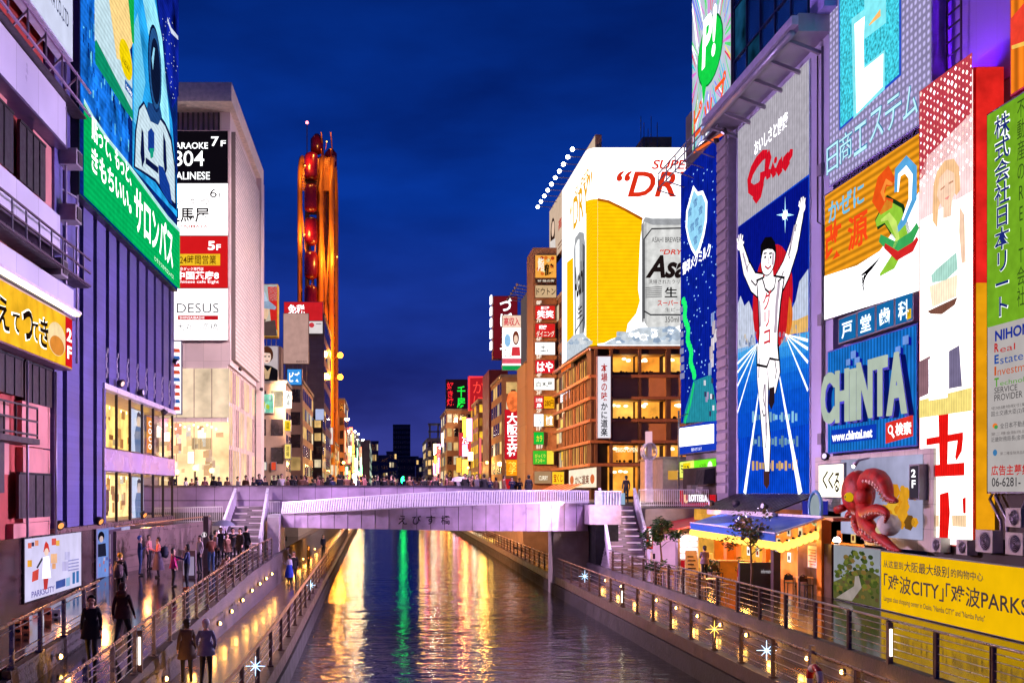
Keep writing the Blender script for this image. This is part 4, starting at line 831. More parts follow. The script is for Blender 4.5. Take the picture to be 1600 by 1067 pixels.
aircon((19.35, 32.4, 3.1), 'larger air conditioner high beside the company board', 1.15); aircon((19.5, 31.1, 3.1), 'air conditioner at the right edge below the company board', 1.1); aircon((19.5, 31.2, 3.95), 'air conditioner stacked above the one at the right edge', .95)
aircon((19.35, 35.4, 2.95), 'small air conditioner under the screen, nearer the octopus', .8); aircon((19.35, 33.8, 2.95), 'small air conditioner under the screen, nearer the company board', .8)

# giant octopus
def octopus():
    t = thing('octopus_figure', 'giant red octopus figure on the shop wall above the garden mural', 'octopus', (19.4, 40.5, 3.0))
    OR = mat('octopus_red', (158, 24, 18), .5, 0, .5, 3, .5, .4); OC = mat('sucker_cream', (236, 196, 176), .45)
    pl = Pl('R', 19.1)
    def q(u, v, c=0): return pl.W(1350 + (u - 1350) * .95 + 9, 792 + (v - 792) * .93, c * .72)
    mb = MB()
    c = q(1340, 768, .3)
    mb.ball(c, .78, OR, 20, 14, (.75, 1.0, 1.15)); 
    mb.ball(q(1356, 776, .55), .42, OR, 14, 10, (.8, 1, 1))
    arms = [([(1352, 758, .3), (1366, 742, .5), (1385, 744, .6), (1398, 758, .7), (1404, 776, .7), (1416, 782, .65)], [.36, .34, .32, .27, .2, .07]),
            ([(1352, 760, .1), (1350, 745, .1), (1362, 738, .2), (1374, 748, .3), (1370, 740, .4), (1366, 734, .4)], [.3, .28, .22, .16, .1, .04]),
            ([(1355, 790, .5), (1368, 803, .7), (1386, 797, .8), (1402, 799, .9), (1408, 806, .9), (1402, 818, .85)], [.3, .28, .24, .17, .1, .04]),
            ([(1352, 800, .4), (1362, 818, .6), (1378, 832, .7), (1394, 846, .75), (1410, 860, .7), (1420, 866, .6)], [.3, .3, .26, .22, .15, .05]),
            ([(1350, 800, .2), (1350, 822, .3), (1358, 840, .4), (1372, 846, .5), (1386, 842, .5)], [.28, .24, .2, .14, .05]),
            ([(1345, 796, .2), (1336, 806, .2), (1334, 822, .2), (1342, 836, .3), (1352, 842, .3)], [.26, .22, .18, .12, .04]),
            ([(1342, 798, .1), (1330, 800, .2), (1320, 804, .2), (1318, 812, .2), (1324, 812, .2)], [.2, .15, .1, .07, .03])]
    sk = MB()
    for pts, r in arms:
        # smooth the centre line
        P = [q(*p) for p in pts]; S = []; RR = []
        for i in range(len(P) - 1):
            p0, p1, p2, p3 = P[max(i - 1, 0)], P[i], P[i + 1], P[min(i + 2, len(P) - 1)]
            for k in range(6):
                f = k / 6; S.append(.5 * ((2 * p1) + (p2 - p0) * f + (2 * p0 - 5 * p1 + 4 * p2 - p3) * f * f + (3 * p1 - p0 - 3 * p2 + p3) * f ** 3)); RR.append(r[i] + (r[i + 1] - r[i]) * f)
        S.append(P[-1]); RR.append(r[-1]); mb.path(S, RR, OR, 12)
        for i in range(8, len(S), 2):
            for d in (.5, -.3): sk.ball(S[i] + Vector((-RR[i] * .86, d * RR[i], -RR[i] * .5)), RR[i] * .2, OC, 6, 4)
    b = mb.build('body', t); sk.build('suckers', t)
    e = MB(); e.ball(q(1347, 775, 1.02), .19, emi((240, 190, 20), .7), 12, 8); e.build('eye', t); e = MB(); e.ball(q(1347.5, 775, 1.19), .07, M_DARK, 8, 6); e.build('pupil', t)
    e = MB(); e.path([q(1336, 792, .9), q(1328, 797, 1.1)], [.14, .17], OR, 10); e.build('siphon', t)
    t2 = thing('glass_ball', 'clear glass ball held by the giant octopus', 'ball', q(1396, 822, .5)); e = MB(); e.ball(q(1396, 822, .45), .42, mat('ball_glass', (210, 205, 200), .08, 0, .3, 2, 0, 1), 16, 10); e.build('ball', t2)
    e = MB(); e.ball(q(1393, 830, .78), .2, emi((240, 226, 170), .6), 8, 6, (1, 1, .8)); e.build('filling', t2)
    t3 = thing('spotlight', 'bright white spotlight at the foot of the octopus wall', 'lamp', q(1313, 848, .6)); e = MB(); e.ball(q(1313, 848, .6), .14, emi((255, 250, 245), 30, 0), 10, 8); e.build('bulb', t3); e = MB(); e.path([q(1313, 856, .6), q(1313, 849, .6)], [.1, .14], M_LOUV, 8); e.build('housing', t3)
octopus()
t = thing('wall_spotlight', 'small spotlight above the giant octopus', 'lamp', (19.1, 40.9, 6.2)); mb = MB(); mb.path([(19.55, 40.9, 6.4), (19.1, 40.9, 6.3), (18.9, 40.9, 6.1)], [.03, .05, .1], M_BEAM, 8); mb.build('housing', t); mb = MB(); mb.ball((18.87, 40.9, 6.06), .06, emi((255, 250, 240), 10, 0), 8, 6); mb.build('bulb', t)
# ---------------------------------------------------------------- left bank: buildings and their signs (wall plane x = -12)
M_RED = mat('red_painted_render', (176, 62, 52), .6, 0, .25, .6, .15)
M_PINK = mat('salmon_render', (214, 140, 132), .65, 0, .22, .7, .2)
M_WPAN = mat('white_metal_cladding', (214, 210, 226), .35, 0, .10, .4, 0, .6, ('YZ', 2.1, 30, .55))
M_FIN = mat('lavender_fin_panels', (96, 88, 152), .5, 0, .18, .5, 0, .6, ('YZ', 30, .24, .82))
M_SLOT = mat('dark_violet_glass', (32, 22, 58), .15, 0, .4, .6, 0, 1)
M_GRAN = mat('polished_dark_granite', (74, 54, 54), .12, 0, .45, 1.2, 0, .9, ('YZ', 1.1, .8, .5))
def yL(u, x=-12.0): return F * x / (u - VX)
# A: the near red building
ra = thing('corner_building', 'near red and salmon building with white cladding bands and catwalks', 'building', (-14, 20, 3.4))
def part(name, t, f, *a):
    mb = MB(); f(mb); return mb.build(name, t)
mb = MB(); mb.box(-22, -12.3, 12, 37.3, 3.4, 26, M_RED); mb.build('wall', ra)
mb = MB()
for y0, y1, z0, z1 in ((34.5, 37.3, 4.0, 6.55), (34.4, 37.3, 6.6, 8.1), (33.6, 37.3, 3.42, 3.98), (28, 33.2, 5.6, 8.0), (34.6, 38.4, 13.9, 14.6), (35.5, 38.6, 15.3, 17.6), (26, 33, 10, 18)): mb.box(-12.3, -12.05, y0, y1, z0, z1, M_PINK)
mb.build('salmon_panel', ra)
for y0, y1, z0, z1 in ((33.9, 37.2, 4.15, 5.7), (34.5, 37.3, 8.1, 9.5), (31, 34.3, 8.2, 9.5), (34.0, 36.6, 15.4, 17.4), (30, 33.4, 15.4, 17.4), (28, 37.5, 13.0, 13.8), (28, 32.6, 5.0, 7.5)):
    w_ = part('window', ra, lambda m: m.box(-12.08, -11.98, y0, y1, z0, z1, M_LOUV))
    mb = MB()
    for k in range(1, 4): mb.box(-11.98, -11.95, y0 + (y1 - y0) * k / 4 - .03, y0 + (y1 - y0) * k / 4 + .03, z0, z1, M_DARK)
    mb.box(-11.98, -11.95, y0, y1, z1 - .08, z1, M_DARK); WL[w_] = WL[ra]; mb.build('frame', w_)
def band(u1, z0, z1, x=-11.6):
    mb = MB(); y1 = yL(u1, x); mb.box(-12.3, x, 12, y1, z0, z1, M_WPAN); mb.box(-12.3, x + .04, 12, y1 + .04, z0 - .1, z0 - .003, mat('band_trim', (90, 70, 100), .4, .4)); return mb.build('cladding_band', ra)
band(103, 17.75, 19.35); band(94, 13.7, 15.0); band(115, 11.6, 12.65)
mb = MB()
for i in range(6): y = 29 + i * 1.75; mb.bar((-12, y, 19.5), (-11.2, y, 20.3), .06, .06, M_BEAM); mb.bar((-11.2, y, 19.4), (-11.2, y, 20.5), .06, .06, M_BEAM)
for z in (19.5, 20.4): mb.bar((-11.2, 27, z), (-11.2, 39.5, z), .07, .07, mat('rail_lilac', (170, 140, 170), .4, .3))
mb.bar((-11.6, 27, 19.42), (-11.6, 39.5, 19.42), .5, .05, M_LOUV); mb.build('upper_catwalk', ra)
mb = MB()
for i in range(10): y = 27.5 + i * 1.25; mb.bar((-11.25, y, 13.0), (-11.25, y, 14.0), .05, .05, M_BEAM); mb.bar((-12, y, 13.0), (-11.2, y, 13.0), .05, .05, M_BEAM)
for z in (13.0, 13.5, 14.0): mb.bar((-11.25, 26, z), (-11.25, 39.7, z), .06, .06, mat('rail_dark', (86, 60, 80), .4, .3))
mb.bar((-11.6, 26, 12.95), (-11.6, 39.7, 12.95), .6, .05, M_LOUV); mb.build('lower_catwalk', ra)
for y, z, lb in ((36.2, 12.72, 'grey air conditioner on the lowest white band of the red building'), (37.9, 15.1, 'grey air conditioner on the middle white band of the red building'), (38.0, 17.2, 'grey air conditioner under the top white band of the red building')):
    t = thing('air_conditioner', lb, 'air conditioner', (-11.8, y, z)); mb = MB(); mb.box(-12.0, -11.3, y, y + .8, z, z + .6, mat('unit_grey', (150, 140, 150), .5)); mb.build('case', t); mb = MB(); mb.box(-11.29, -11.26, y + .15, y + .65, z + .08, z + .52, M_LOUV); mb.build('grille', t)
for y in (34.2, 37.2): mb = MB(); mb.path([(-11.8, y, 3.5), (-11.8, y, 9.4)], .045, M_BEAM, 6); mb.build('downpipe', ra)
mb = MB()
for z in (6.9, 7.35, 7.8): mb.bar((-11.4, 26, z), (-11.4, 34, z), .06, .06, M_LOUV)
for i in range(8): mb.bar((-11.4, 27 + i, 6.8), (-11.4, 27 + i, 7.8), .05, .05, M_LOUV)
mb.box(-12.2, -11.35, 24, 34.1, 6.6, 6.78, M_LOUV); mb.build('balcony', ra)
mb = MB()
for y in (38.2, 39.6): mb.path([(-11.75, y, 10), (-11.75, y, 23)], .05, M_BEAM, 6)
for z in (12, 13.4, 14.4, 15.3, 16.4, 18): mb.bar((-12.2, 37.4, z), (-11.75, 39.6, z), .06, .06, M_BEAM)
mb.build('pipes', ra)
# white company sign above
bd = sign('company_board', 'large white company board at the top left corner above the catwalk', 'sign', Pl('L', -11.4), (yL(-60, -11.4), 21.0, yL(113, -11.4), 31), (216, 222, 250), .95, .5, mat('white_cabinet', (190, 186, 206), .4), ab=True)
bd.text('URUKAWA CO.,LTD', (yL(56, -11.4), 21.8, yL(106, -11.4), 22.45), (50, 60, 110), .7, 2, .01, ab=True); bd.done()
# yellow sign 2F (picture of the cat left out)
pl = Pl('L', -11.35); z0, z1 = 9.55, 11.35
bd = sign('shop_sign', 'yellow pub sign with dark brush letters and a red 2F tag, lit from above', 'sign', pl, (yL(-80, -11.35), z0, yL(112, -11.35), z1), (250, 188, 40), 1.05, .5, mat('sign_edge_purple', (110, 70, 90), .4), ab=True, var=.25)
for i, ch in enumerate('えてってき'):
    u = (-8, 17, 33, 48, 60)[i]; s_ = (20, 11, 16, 9, 13)[i]; y0 = yL(u, -11.35); y1 = yL(u + s_, -11.35)
    bd.text(ch, (y0 - .05, z0 + .28 + (.1 if i % 2 else 0), y1 + .08, z0 + 1.36 - (.3 if i in (1, 3) else 0)), (255, 250, 235), 1.1, 2, .075, ab=True); bd.text(ch, (y0, z0 + .33 + (.1 if i % 2 else 0), y1, z0 + 1.3 - (.3 if i in (1, 3) else 0)), (44, 26, 20), .5, 5, .03, ab=True)
bd.ell(88, 530, 14, 26, (255, 225, 170), 1, 1.0); bd.ell(88, 540, 11, 15, (240, 150, 60), 2, .9)
y0, y1 = yL(100.5, -11.35), yL(111, -11.35); bd.poly([(y0, z0 + .02), (y1, z0 + .02), (y1, z1 - .02), (y0, z1 - .02)], (214, 24, 36), 3, 1, ab=True); bd.text('2F', (y0 + .1, z0 + .3, y1 - .1, z1 - .4), WHITE, 1.2, 5, .03, vert=True, ab=True)
bd.done()
mb = MB(); mb.box(-11.2, -10.95, 25, yL(111, -11.35), z1 + .16, z1 + .26, mat('trough_white', (220, 210, 220), .4)); mb.box(-11.2, -11.0, 25, yL(110, -11.35), z1 + .10, z1 + .157, emi((255, 240, 190), 6, .1)); t = thing('strip_light', 'long strip light washing the yellow pub sign', 'lamp', (-11.1, 32, z1)); mb.build('tube', t)
# granite base with poster cases
gb = thing('base_wall', 'polished dark granite base wall carrying the advertising posters', 'wall', (-12, 38, 1)); mb = MB(); mb.box(-13.5, -12.02, 12, 59.2, .6, 3.5, M_GRAN); mb.build('wall', gb)
mb = MB(); mb.box(-13.5, -11.9, 37.4, 59.2, 3.5, 3.68, mat('ledge_brown', (120, 92, 90), .3, .2)); mb.build('ledge', gb)
PL = Pl('L', -11.93)
bd = sign('poster_case', 'wide pale lit poster case with a red capped shopper on the dark base wall', 'poster', PL, (38.5, 842, 941, 126.5), (222, 214, 252), .95, .1, mat('case_dark', (36, 26, 34), .3), var=.1)
bd.poly([(57, 936), (57, 925), (84, 917), (84, 925)], (60, 50, 110), 1, .01) if False else None
bd.text('PARKSCITY', (48, 924, 934, 84), (110, 100, 180), .9, 2, .02, slope=.12)
bd.poly([(68, 850), (70, 845), (74, 850), (76, 862), (66, 862)], (220, 60, 50), 3, .9); bd.ell(70.5, 862, 3.4, 6, (250, 214, 200), 4, 1); bd.poly([(66, 870), (75, 868), (78, 902), (64, 904)], (240, 232, 240), 3, 1); bd.poly([(66, 904), (74, 903), (72, 920), (67, 921)], (200, 60, 60), 3, .9)
bd.poly([(49, 893), (59, 888), (58, 905), (48, 909)], (225, 80, 70), 3, .9); bd.poly([(55, 886), (64, 870), (65, 874), (57, 888)], (60, 60, 80), 3, .8)
for (x, y, s_, c) in ((45, 852, 4, (230, 110, 90)), (50, 850, 3, (60, 50, 90)), (56, 848, 4, (236, 150, 120)), (45, 880, 5, (240, 170, 60)), (83, 846, 5, (225, 90, 80)), (89, 848, 4, (245, 190, 90)), (83, 872, 7, (246, 190, 150)), (83, 884, 4, (240, 170, 120)), (101, 884, 7, (200, 190, 240)), (104, 868, 6, (205, 198, 246))): bd.poly([(x - s_ * .7, y - s_), (x + s_ * .7, y - s_ * 1.1), (x + s_ * .7, y + s_), (x - s_ * .7, y + s_ * 1.1)], c, 2, .95)
for k in range(4): bd.text('parkscity', (105, 874 + k * 5, 877 + k * 5, 122), (150, 150, 210), .9, 2) if False else bd.ribbon([(105, 876 + k * 5), (122, 873 + k * 5)], .05, (160, 156, 220), 2, .9)
bd.poly([(86, 908), (101, 903), (101, 915), (86, 920)], (70, 90, 170), 2, .9); bd.poly([(102, 903), (108, 901), (108, 914), (102, 916)], (150, 190, 235), 2, .9); bd.poly([(112, 894), (116, 893), (116, 911), (112, 912)], (60, 120, 190), 2, .9); bd.poly([(118, 892), (122, 891), (122, 909), (118, 910)], (60, 120, 190), 2, .9)
bd.done()
bd = sign('poster_case', 'blue and violet lit poster of three shoppers on the dark base wall', 'poster', PL, (150.5, 824, 904, 203), (150, 140, 205), .8, .1, mat('case_dark', (36, 26, 34)), var=.2)
bd.poly([(152, 828), (169, 826), (169, 900), (152, 902)], (120, 150, 225), 1, .9); bd.poly([(169, 828), (189, 824), (189, 894), (169, 899)], (110, 80, 120), 1, .8); bd.poly([(189, 824), (202, 822), (202, 890), (189, 894)], (190, 180, 225), 1, .9)
bd.ell(157, 838, 5, 8, (26, 22, 40), 2, .5); bd.ell(157, 842, 3, 5, (220, 190, 190), 3, .9); bd.poly([(152, 850), (164, 848), (165, 868), (152, 870)], (40, 40, 66), 2, .7)
for u in (171, 174, 178, 182, 186): bd.ribbon([(u, 834), (u, 895)], .06, random.choice([(220, 200, 225), (50, 36, 60)]), 2, .8)
bd.poly([(192, 846), (198, 828), (201, 848), (198, 858), (193, 858)], (226, 50, 40), 2, 1); bd.ell(197, 852, 2.5, 4, (240, 200, 190), 3, 1); bd.poly([(192, 860), (201, 858), (202, 880), (192, 882)], (210, 120, 130), 2, .9)
for k in range(24): u = random.uniform(152, 202); v = random.uniform(868, 896); bd.poly([(u, v), (u + 2, v), (u + 2, v + 5), (u, v + 5)], random.choice([(60, 60, 130), (214, 200, 230), (100, 80, 150), (200, 120, 130)]), 3, .8)
bd.done()
for i, (u, lb) in enumerate(((211.5, 'tiny white notice on the dark wall, nearer the violet poster'), (221, 'white notice sheet on the dark wall behind the chatting pair'))):
    mb = MB(); mb.box(-12.0, -11.96, yL(u), yL(u + (4 if i == 0 else 8)), 2.6 - i * .1, 3.2 + .1 * i, emi((226, 210, 225), .6)); mb.box(-11.955, -11.95, yL(u + .6), yL(u + (3 if i == 0 else 7)), 2.85, 2.88, M_LOUV); tag(mb.build('notice', None), lb, 'notice')
mb = MB(); mb.box(-12.02, -11.95, yL(225), yL(229), 1.3, 3.3, M_DARK); tag(mb.build('doorway_panel', None), 'narrow dark panel on the granite wall next to the white notice sheet', 'panel')
# B: the finned violet building
vb = thing('finned_building', 'violet building with tall lavender fins and lit shop windows at its foot', 'building', (-14, 48, 3.6))
mb = MB(); mb.box(-24, -12.3, 37.3, 59.3, 9.6, 33, M_SLOT); mb.box(-24, -12.3, 37.3, 44.1, 3.6, 9.6, M_SLOT); mb.box(-24, -13.9, 44.1, 59.3, 3.6, 9.6, mat('shop_back_wall', (226, 196, 150), .6)); mb.build('wall', vb)
slots = [37.45, 38.95, 41.1, 43.05, 45.0, 46.8, 48.7, 50.6, 52.5, 54.4, 56.3, 58.2]
for i, y in enumerate(slots):
    y1 = (slots[i + 1] - .5) if i + 1 < len(slots) else 59.2
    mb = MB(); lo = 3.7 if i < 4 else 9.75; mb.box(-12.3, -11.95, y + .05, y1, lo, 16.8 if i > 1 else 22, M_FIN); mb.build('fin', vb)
    if i >= 3:
        nb = MB(); nb.box(-12.28, -12.1, y1 + .02, y1 + .44, 10.1, 11.2, mat('blue_reflection', (30, 40, 160), .3));  # blue zigzag reflections on the facade, put into shape and colour
        for k in range(6): nb.bar((-11.95 + .03 * (k % 2), y1 + .05 + .10 * math.sin(k * 1.3), 10.0 + k * .22), (-11.95 + .03 * (k % 2), y1 + .05 + .10 * math.sin((k + 1) * 1.3), 10.22 + k * .22), .06, .08, M_SLAT)
        nb.build('zigzag_reflection', vb)
mb = MB(); mb.box(-12.3, -11.85, 44.0, 59.3, 9.5, 9.74, M_SLAT); mb.build('fascia_strip', vb)
mb = MB(); mb.box(-12.6, -11.95, 37.3, 40.9, 22, 32, mat('violet_column', (90, 60, 190), .3)); mb.build('corner_column', vb)
# shop windows: room behind glass
E_SHOP = emi((255, 206, 116), 1.9, .45, scale=.9); E_SHOP2 = emi((255, 214, 140), 2.0, .45, scale=1.1)
for zz0, zz1, nm in ((6.98, 9.48, 'upper'), (3.7, 5.95, 'lower')):
    w_ = part('shop_window', vb, lambda m: (m.box(-13.85, -13.8, 44.2, 59.2, zz0, zz1, E_SHOP if nm == 'upper' else E_SHOP2), m.box(-13.8, -12.1, 44.2, 59.2, zz1 - .03, zz1, mat('shop_ceiling', (230, 210, 180), .6)), m.box(-13.8, -12.1, 44.2, 59.2, zz0, zz0 + .05, mat('shop_floor', (150, 120, 90), .4)), m.box(-13.8, -12.1, 44.14, 44.2, zz0, zz1, E_SHOP)))
    WL[w_] = WL[vb]; mb = MB()
    for k in range(7): y = 44.2 + k * 2.5; mb.box(-12.12, -12.0, y - .04, y + .04, zz0, zz1, M_LOUV)
    mb.box(-12.14, -12.02, 44.1, 59.3, zz0 - .05, zz0, M_LOUV); mb.build('frame', w_)
    g = MB(); k0 = bpy.data.materials.get('clear_pane')
    if not k0:
        k0 = bpy.data.materials.new('clear_pane'); k0.use_nodes = True; n_ = k0.node_tree.nodes; l_ = k0.node_tree.links
        tr_ = n_.new('ShaderNodeBsdfTransparent'); gs = n_.new('ShaderNodeBsdfGlossy'); gs.inputs['Roughness'].default_value = .03; fr = n_.new('ShaderNodeFresnel'); fr.inputs[0].default_value = 1.5; mxs = n_.new('ShaderNodeMixShader')
        l_.new(fr.outputs[0], mxs.inputs[0]); l_.new(tr_.outputs[0], mxs.inputs[1]); l_.new(gs.outputs[0], mxs.inputs[2]); l_.new(mxs.outputs[0], n_['Material Output'].inputs[0])
    g.face([(-12.06, 44.2, zz0), (-12.06, 59.2, zz0), (-12.06, 59.2, zz1), (-12.06, 44.2, zz1)], k0); g.build('pane', w_)
M_CLEAR = bpy.data.materials['clear_pane']
mb = MB(); mb.box(-13.9, -11.9, 44.1, 59.3, 5.98, 6.93, mat('lavender_band', (170, 150, 205), .3, .1, .1, .5)); mb.build('band', vb)
mb = MB(); mb.box(-12.2, -11.92, 43.95, 44.15, 3.6, 9.5, M_LOUV); mb.build('corner_post', vb)
for (z0_, z1_, n_) in ((7.2, 9.2, 34), (3.9, 5.7, 34)):
    dsp = Board(Pl('L', -13.78), vb)
    for k in range(n_):
        y = random.uniform(44.4, 58.6); z = random.uniform(z0_, z1_); w_ = random.uniform(.2, .9); h_ = random.uniform(.15, .7); dsp.poly([(y, z), (y + w_, z), (y + w_, min(z + h_, z1_ + .2)), (y, min(z + h_, z1_ + .2))], random.choice([(206, 150, 80), (180, 120, 66), (236, 186, 106), (255, 240, 210), (150, 100, 60), (226, 160, 84), (246, 210, 150)]), 1 + k % 6, random.uniform(.8, 1.4), ab=True)
    for k in range(12): dsp.poly([(44.8 + k * 1.15 + .09 * math.cos(j), z1_ + .1 + .09 * math.sin(j)) for j in range(6)], (255, 250, 230), 8, 2.5, ab=True)
    dsp.done('window_display')
# things in the shop windows
def mannequin(x, y, z, c1, c2, label):
    t = thing('mannequin', label, 'mannequin', (x, y, z), 'mannequins in the shop windows'); mb = MB()
    mb.path([(x, y, z + .05), (x, y, z + .8), (x, y, z + .95), (x, y, z + 1.15), (x, y, z + 1.4), (x, y, z + 1.5)], [.13, .17, .16, .15, .2, .06], mat('clothes_%d' % c1[0], c1, .8), 10); mb.path([(x, y - .22, z + 1.42), (x + .05, y - .3, z + 1.1), (x + .1, y - .26, z + .85)], [.07, .06, .04], mat('clothes_%d' % c1[0], c1), 8); mb.path([(x, y + .22, z + 1.42), (x + .05, y + .3, z + 1.1), (x + .1, y + .26, z + .85)], [.07, .06, .04], mat('clothes_%d' % c1[0], c1), 8); mb.build('dress', t)
    mb = MB(); mb.ball((x, y, z + 1.64), .1, mat('mannequin_skin', (190, 150, 120), .5), 8, 6, (.9, .85, 1.2)); mb.build('head', t)
mannequin(-13.0, 45.3, 7.1, (196, 150, 40), 0, 'mannequin in a yellow dress in the upper shop window'); mannequin(-12.8, 47.0, 7.1, (60, 52, 50), 0, 'mannequin in a dark jacket in the upper shop window')
mannequin(-12.9, 54.5, 7.1, (150, 70, 80), 0, 'mannequin in a wine red top in the upper shop window'); mannequin(-12.9, 56.5, 7.1, (226, 214, 200), 0, 'mannequin in a cream coat in the upper shop window')
t = thing('clothes_rack', 'clothes rack with dark garments in the lower shop window', 'clothes rack', (-13, 46, 3.75)); mb = MB(); mb.path([(-12.9, 44.6, 3.75), (-12.9, 44.6, 5.2), (-12.9, 48, 5.2), (-12.9, 48, 3.75)], .025, M_METAL, 6); mb.build('frame', t); mb = MB()
for k in range(16): y = 44.8 + k * .2; c = random.choice([(60, 46, 40), (120, 90, 60), (180, 140, 80), (40, 36, 40), (150, 120, 96)]); mb.box(-13.1, -12.7, y, y + .09, 3.95 + random.uniform(0, .3), 5.15, mat('garment_%d' % c[0], c, .8))
mb.build('garments', t)
for lb, u0, u1, zz0, zz1, x in (('tall lit fashion poster with a pale blue figure in the upper shop window', 205, 224, 7.05, 9.2, -12.4), ('tall lit fashion poster with a pale figure in the lower shop window', 206, 224, 3.72, 5.8, -12.4)):
    p_ = Pl('L', x); bd = sign('fashion_poster', lb, 'poster', p_, (yL(u0, x), zz0, yL(u1, x), zz1), (214, 226, 255), 1.25, .06, ab=True)
    ya, yb = yL(u0, x), yL(u1, x); h = zz1 - zz0; q = lambda f, g: (ya + (yb - ya) * f, zz0 + h * g)
    bd.poly([q(.3, 0), q(.8, 0), q(.86, .4), q(.75, .62), q(.35, .62), q(.22, .4)], (120, 150, 200), 1, .9, ab=True); bd.poly([q(.42, .62), q(.68, .62), q(.7, .84), q(.55, .92), q(.4, .84)], (240, 214, 204), 2, 1, ab=True); bd.poly([q(.36, .7), q(.4, .92), q(.56, .98), q(.74, .9), q(.74, .74), q(.68, .86), q(.46, .86)], (90, 84, 110), 3, .8, ab=True); bd.done()
bd = sign('vertical_sign', 'narrow orange vertical shop sign in the upper shop window', 'sign', Pl('L', -12.2), (yL(229, -12.2), 7.1, yL(238, -12.2), 9.0), (250, 150, 70), 1.1, .1, ab=True); bd.text('COCO', (yL(231, -12.2), 7.3, yL(236, -12.2), 8.8), WHITE, 1.2, 2, .02, vert=True, ab=True); bd.done()
# green and space picture billboard
X_ = -11.62; PB = Pl('L', X_); ya, yb = yL(124.5, X_), yL(277, X_); zb_, zt_2 = 16.55, 31.3
bd = sign('billboard', 'huge lit billboard with a green slogan band below a blue space picture', 'billboard', PB, (ya, zb_, yb, zt_2), (10, 40, 120), .9, .4, mat('billboard_black', (24, 20, 36), .4), ab=True, led=('Z', .25, .8), var=.5)
H = lambda u, v: (yL(u, X_), EYE + (VY - v) * -yL(u, X_) * -1 / F)
bd.led = ('Z', .25, .88)
def BP(pts, col, l=1, st=1.0, m=None): bd.poly(pts, col, l, st, m=m)
NEB = lambda c, v, s_, st=1.0: emi(c, st, v, ('Z', .25, .88), False, s_)
BP([(125, 160), (125, 0), (126, -160), (200, -120), (200, 268), (185, 245), (160, 205)], 0, 1, m=NEB((24, 110, 215), .95, .9))
for k in range(150):
    u = random.uniform(127, 200); v = random.uniform(0, 160 + (u - 125) * 1.2); h = random.uniform(4, 22); w_ = random.uniform(.6, 2.2)
    if v + h > 155 + (u - 125) * 1.35: continue
    BP([(u, v), (u + w_, v + 2), (u + w_ * .8, v + h), (u + .1, v + h * .9)], random.choice([(30, 150, 235), (10, 90, 200), (120, 220, 250), (8, 20, 90), (6, 26, 110)]), 2, .9)
bd.ell(206, 330, 34, 150, (40, 170, 235), 2, .9, 30, 60, 175) if False else None
BP([(200, 0), (215, -60), (240, -30), (256, 120), (268, 190), (276, 300), (276, 340), (268, 330), (206, 262), (206, 60)], 0, 2, m=NEB((40, 165, 238), .5, .5))
BP([(222, 0), (232, -40), (252, 60), (262, 170), (268, 250), (258, 220), (240, 110)], 0, 3, m=NEB((150, 228, 250), .35, .7, 1.1)); BP([(208, 40), (214, 20), (226, 130), (214, 200), (208, 190)], (110, 205, 245), 3, 1.0)
BP([(240, -60), (278, -20), (278, 150), (268, 170), (258, 100), (248, 30)], 0, 3, m=NEB((12, 30, 140), .9, .5))
for k in range(40): u = random.uniform(250, 276); v = random.uniform(20, 150) + (u - 250) * .6; bd.ell(u, v, .5, .9, (220, 235, 255), 5, 1.0, 6)
# product packs
BP([(146, 64), (146, -60), (178, -60), (205, 100), (205, 190)], (196, 224, 235), 4, 1.0); BP([(146, 66), (148, 62), (206, 175), (206, 188), (196, 176), (147, 100)], (14, 150, 110), 5, .9)
BP([(160, -60), (196, -60), (206, 66), (203, 74), (190, 96), (180, 92)], (250, 214, 140), 6, 1.05); BP([(192, -60), (207, -60), (207, 70), (204, 66)], (20, 180, 80), 7, .9); bd.ell(194, 94, 10, 28, (244, 214, 10), 8, 1.0); bd.text('NEW', (188, 88, 98, 199), (120, 90, 10), .7, 10, 0, slope=.5)
BP([(193, 124), (205, 140), (205, 156), (193, 138)], (40, 100, 180), 6, .9); bd.text('140枚', (194, 130, 138, 204), WHITE, 1, 8, 0, slope=.9)
# plain generic space suit with dark visor
SW = (205, 228, 240); BK = (10, 20, 70)
for pts, c, l in (([(206, 262), (208, 205), (214, 168), (222, 158), (228, 172), (246, 178), (256, 192), (266, 215), (272, 262), (274, 330), (262, 318), (240, 285), (222, 272)], BK, 8), ([(208, 260), (210, 206), (215, 172), (222, 163), (228, 178), (245, 184), (255, 197), (264, 220), (270, 262), (271, 318), (260, 306), (240, 280), (222, 268)], SW, 9),
                  ([(226, 174), (228, 160), (246, 166), (250, 182), (244, 196), (232, 190)], (30, 70, 130), 10), ([(218, 200), (221, 208), (223, 250), (219, 262), (216, 240)], BK, 10), ([(252, 206), (256, 222), (258, 264), (255, 274), (252, 250)], BK, 10), ([(228, 206), (233, 200), (238, 208), (238, 236), (233, 244), (228, 234)], (20, 60, 150), 10), ([(230, 232), (237, 232), (236, 246), (232, 248)], (20, 160, 130), 11), ([(244, 258), (252, 262), (262, 290), (266, 320), (256, 310), (246, 290)], (20, 60, 150), 11), ([(224, 246), (244, 262), (244, 272), (224, 256)], BK, 11)): BP(pts, c, l)
bd.ell(239, 108, 10.5, 66, BK, 10, .8); bd.ell(239, 108, 9.3, 61, (40, 90, 150), 11, .9); bd.ell(239.5, 112, 7.6, 50, (14, 26, 60), 12, .8); BP([(233, 92), (236, 74), (238, 76), (235, 110)], (150, 220, 250), 13, 1)
bd.text('ACTION!', (257, 26, 40, 276), WHITE, 1.1, 12, 0, slope=1.2) if False else bd.ribbon([(258, 30), (264, 48), (275, 60)], [.2, .3, .2], (225, 235, 255), 12, .9)
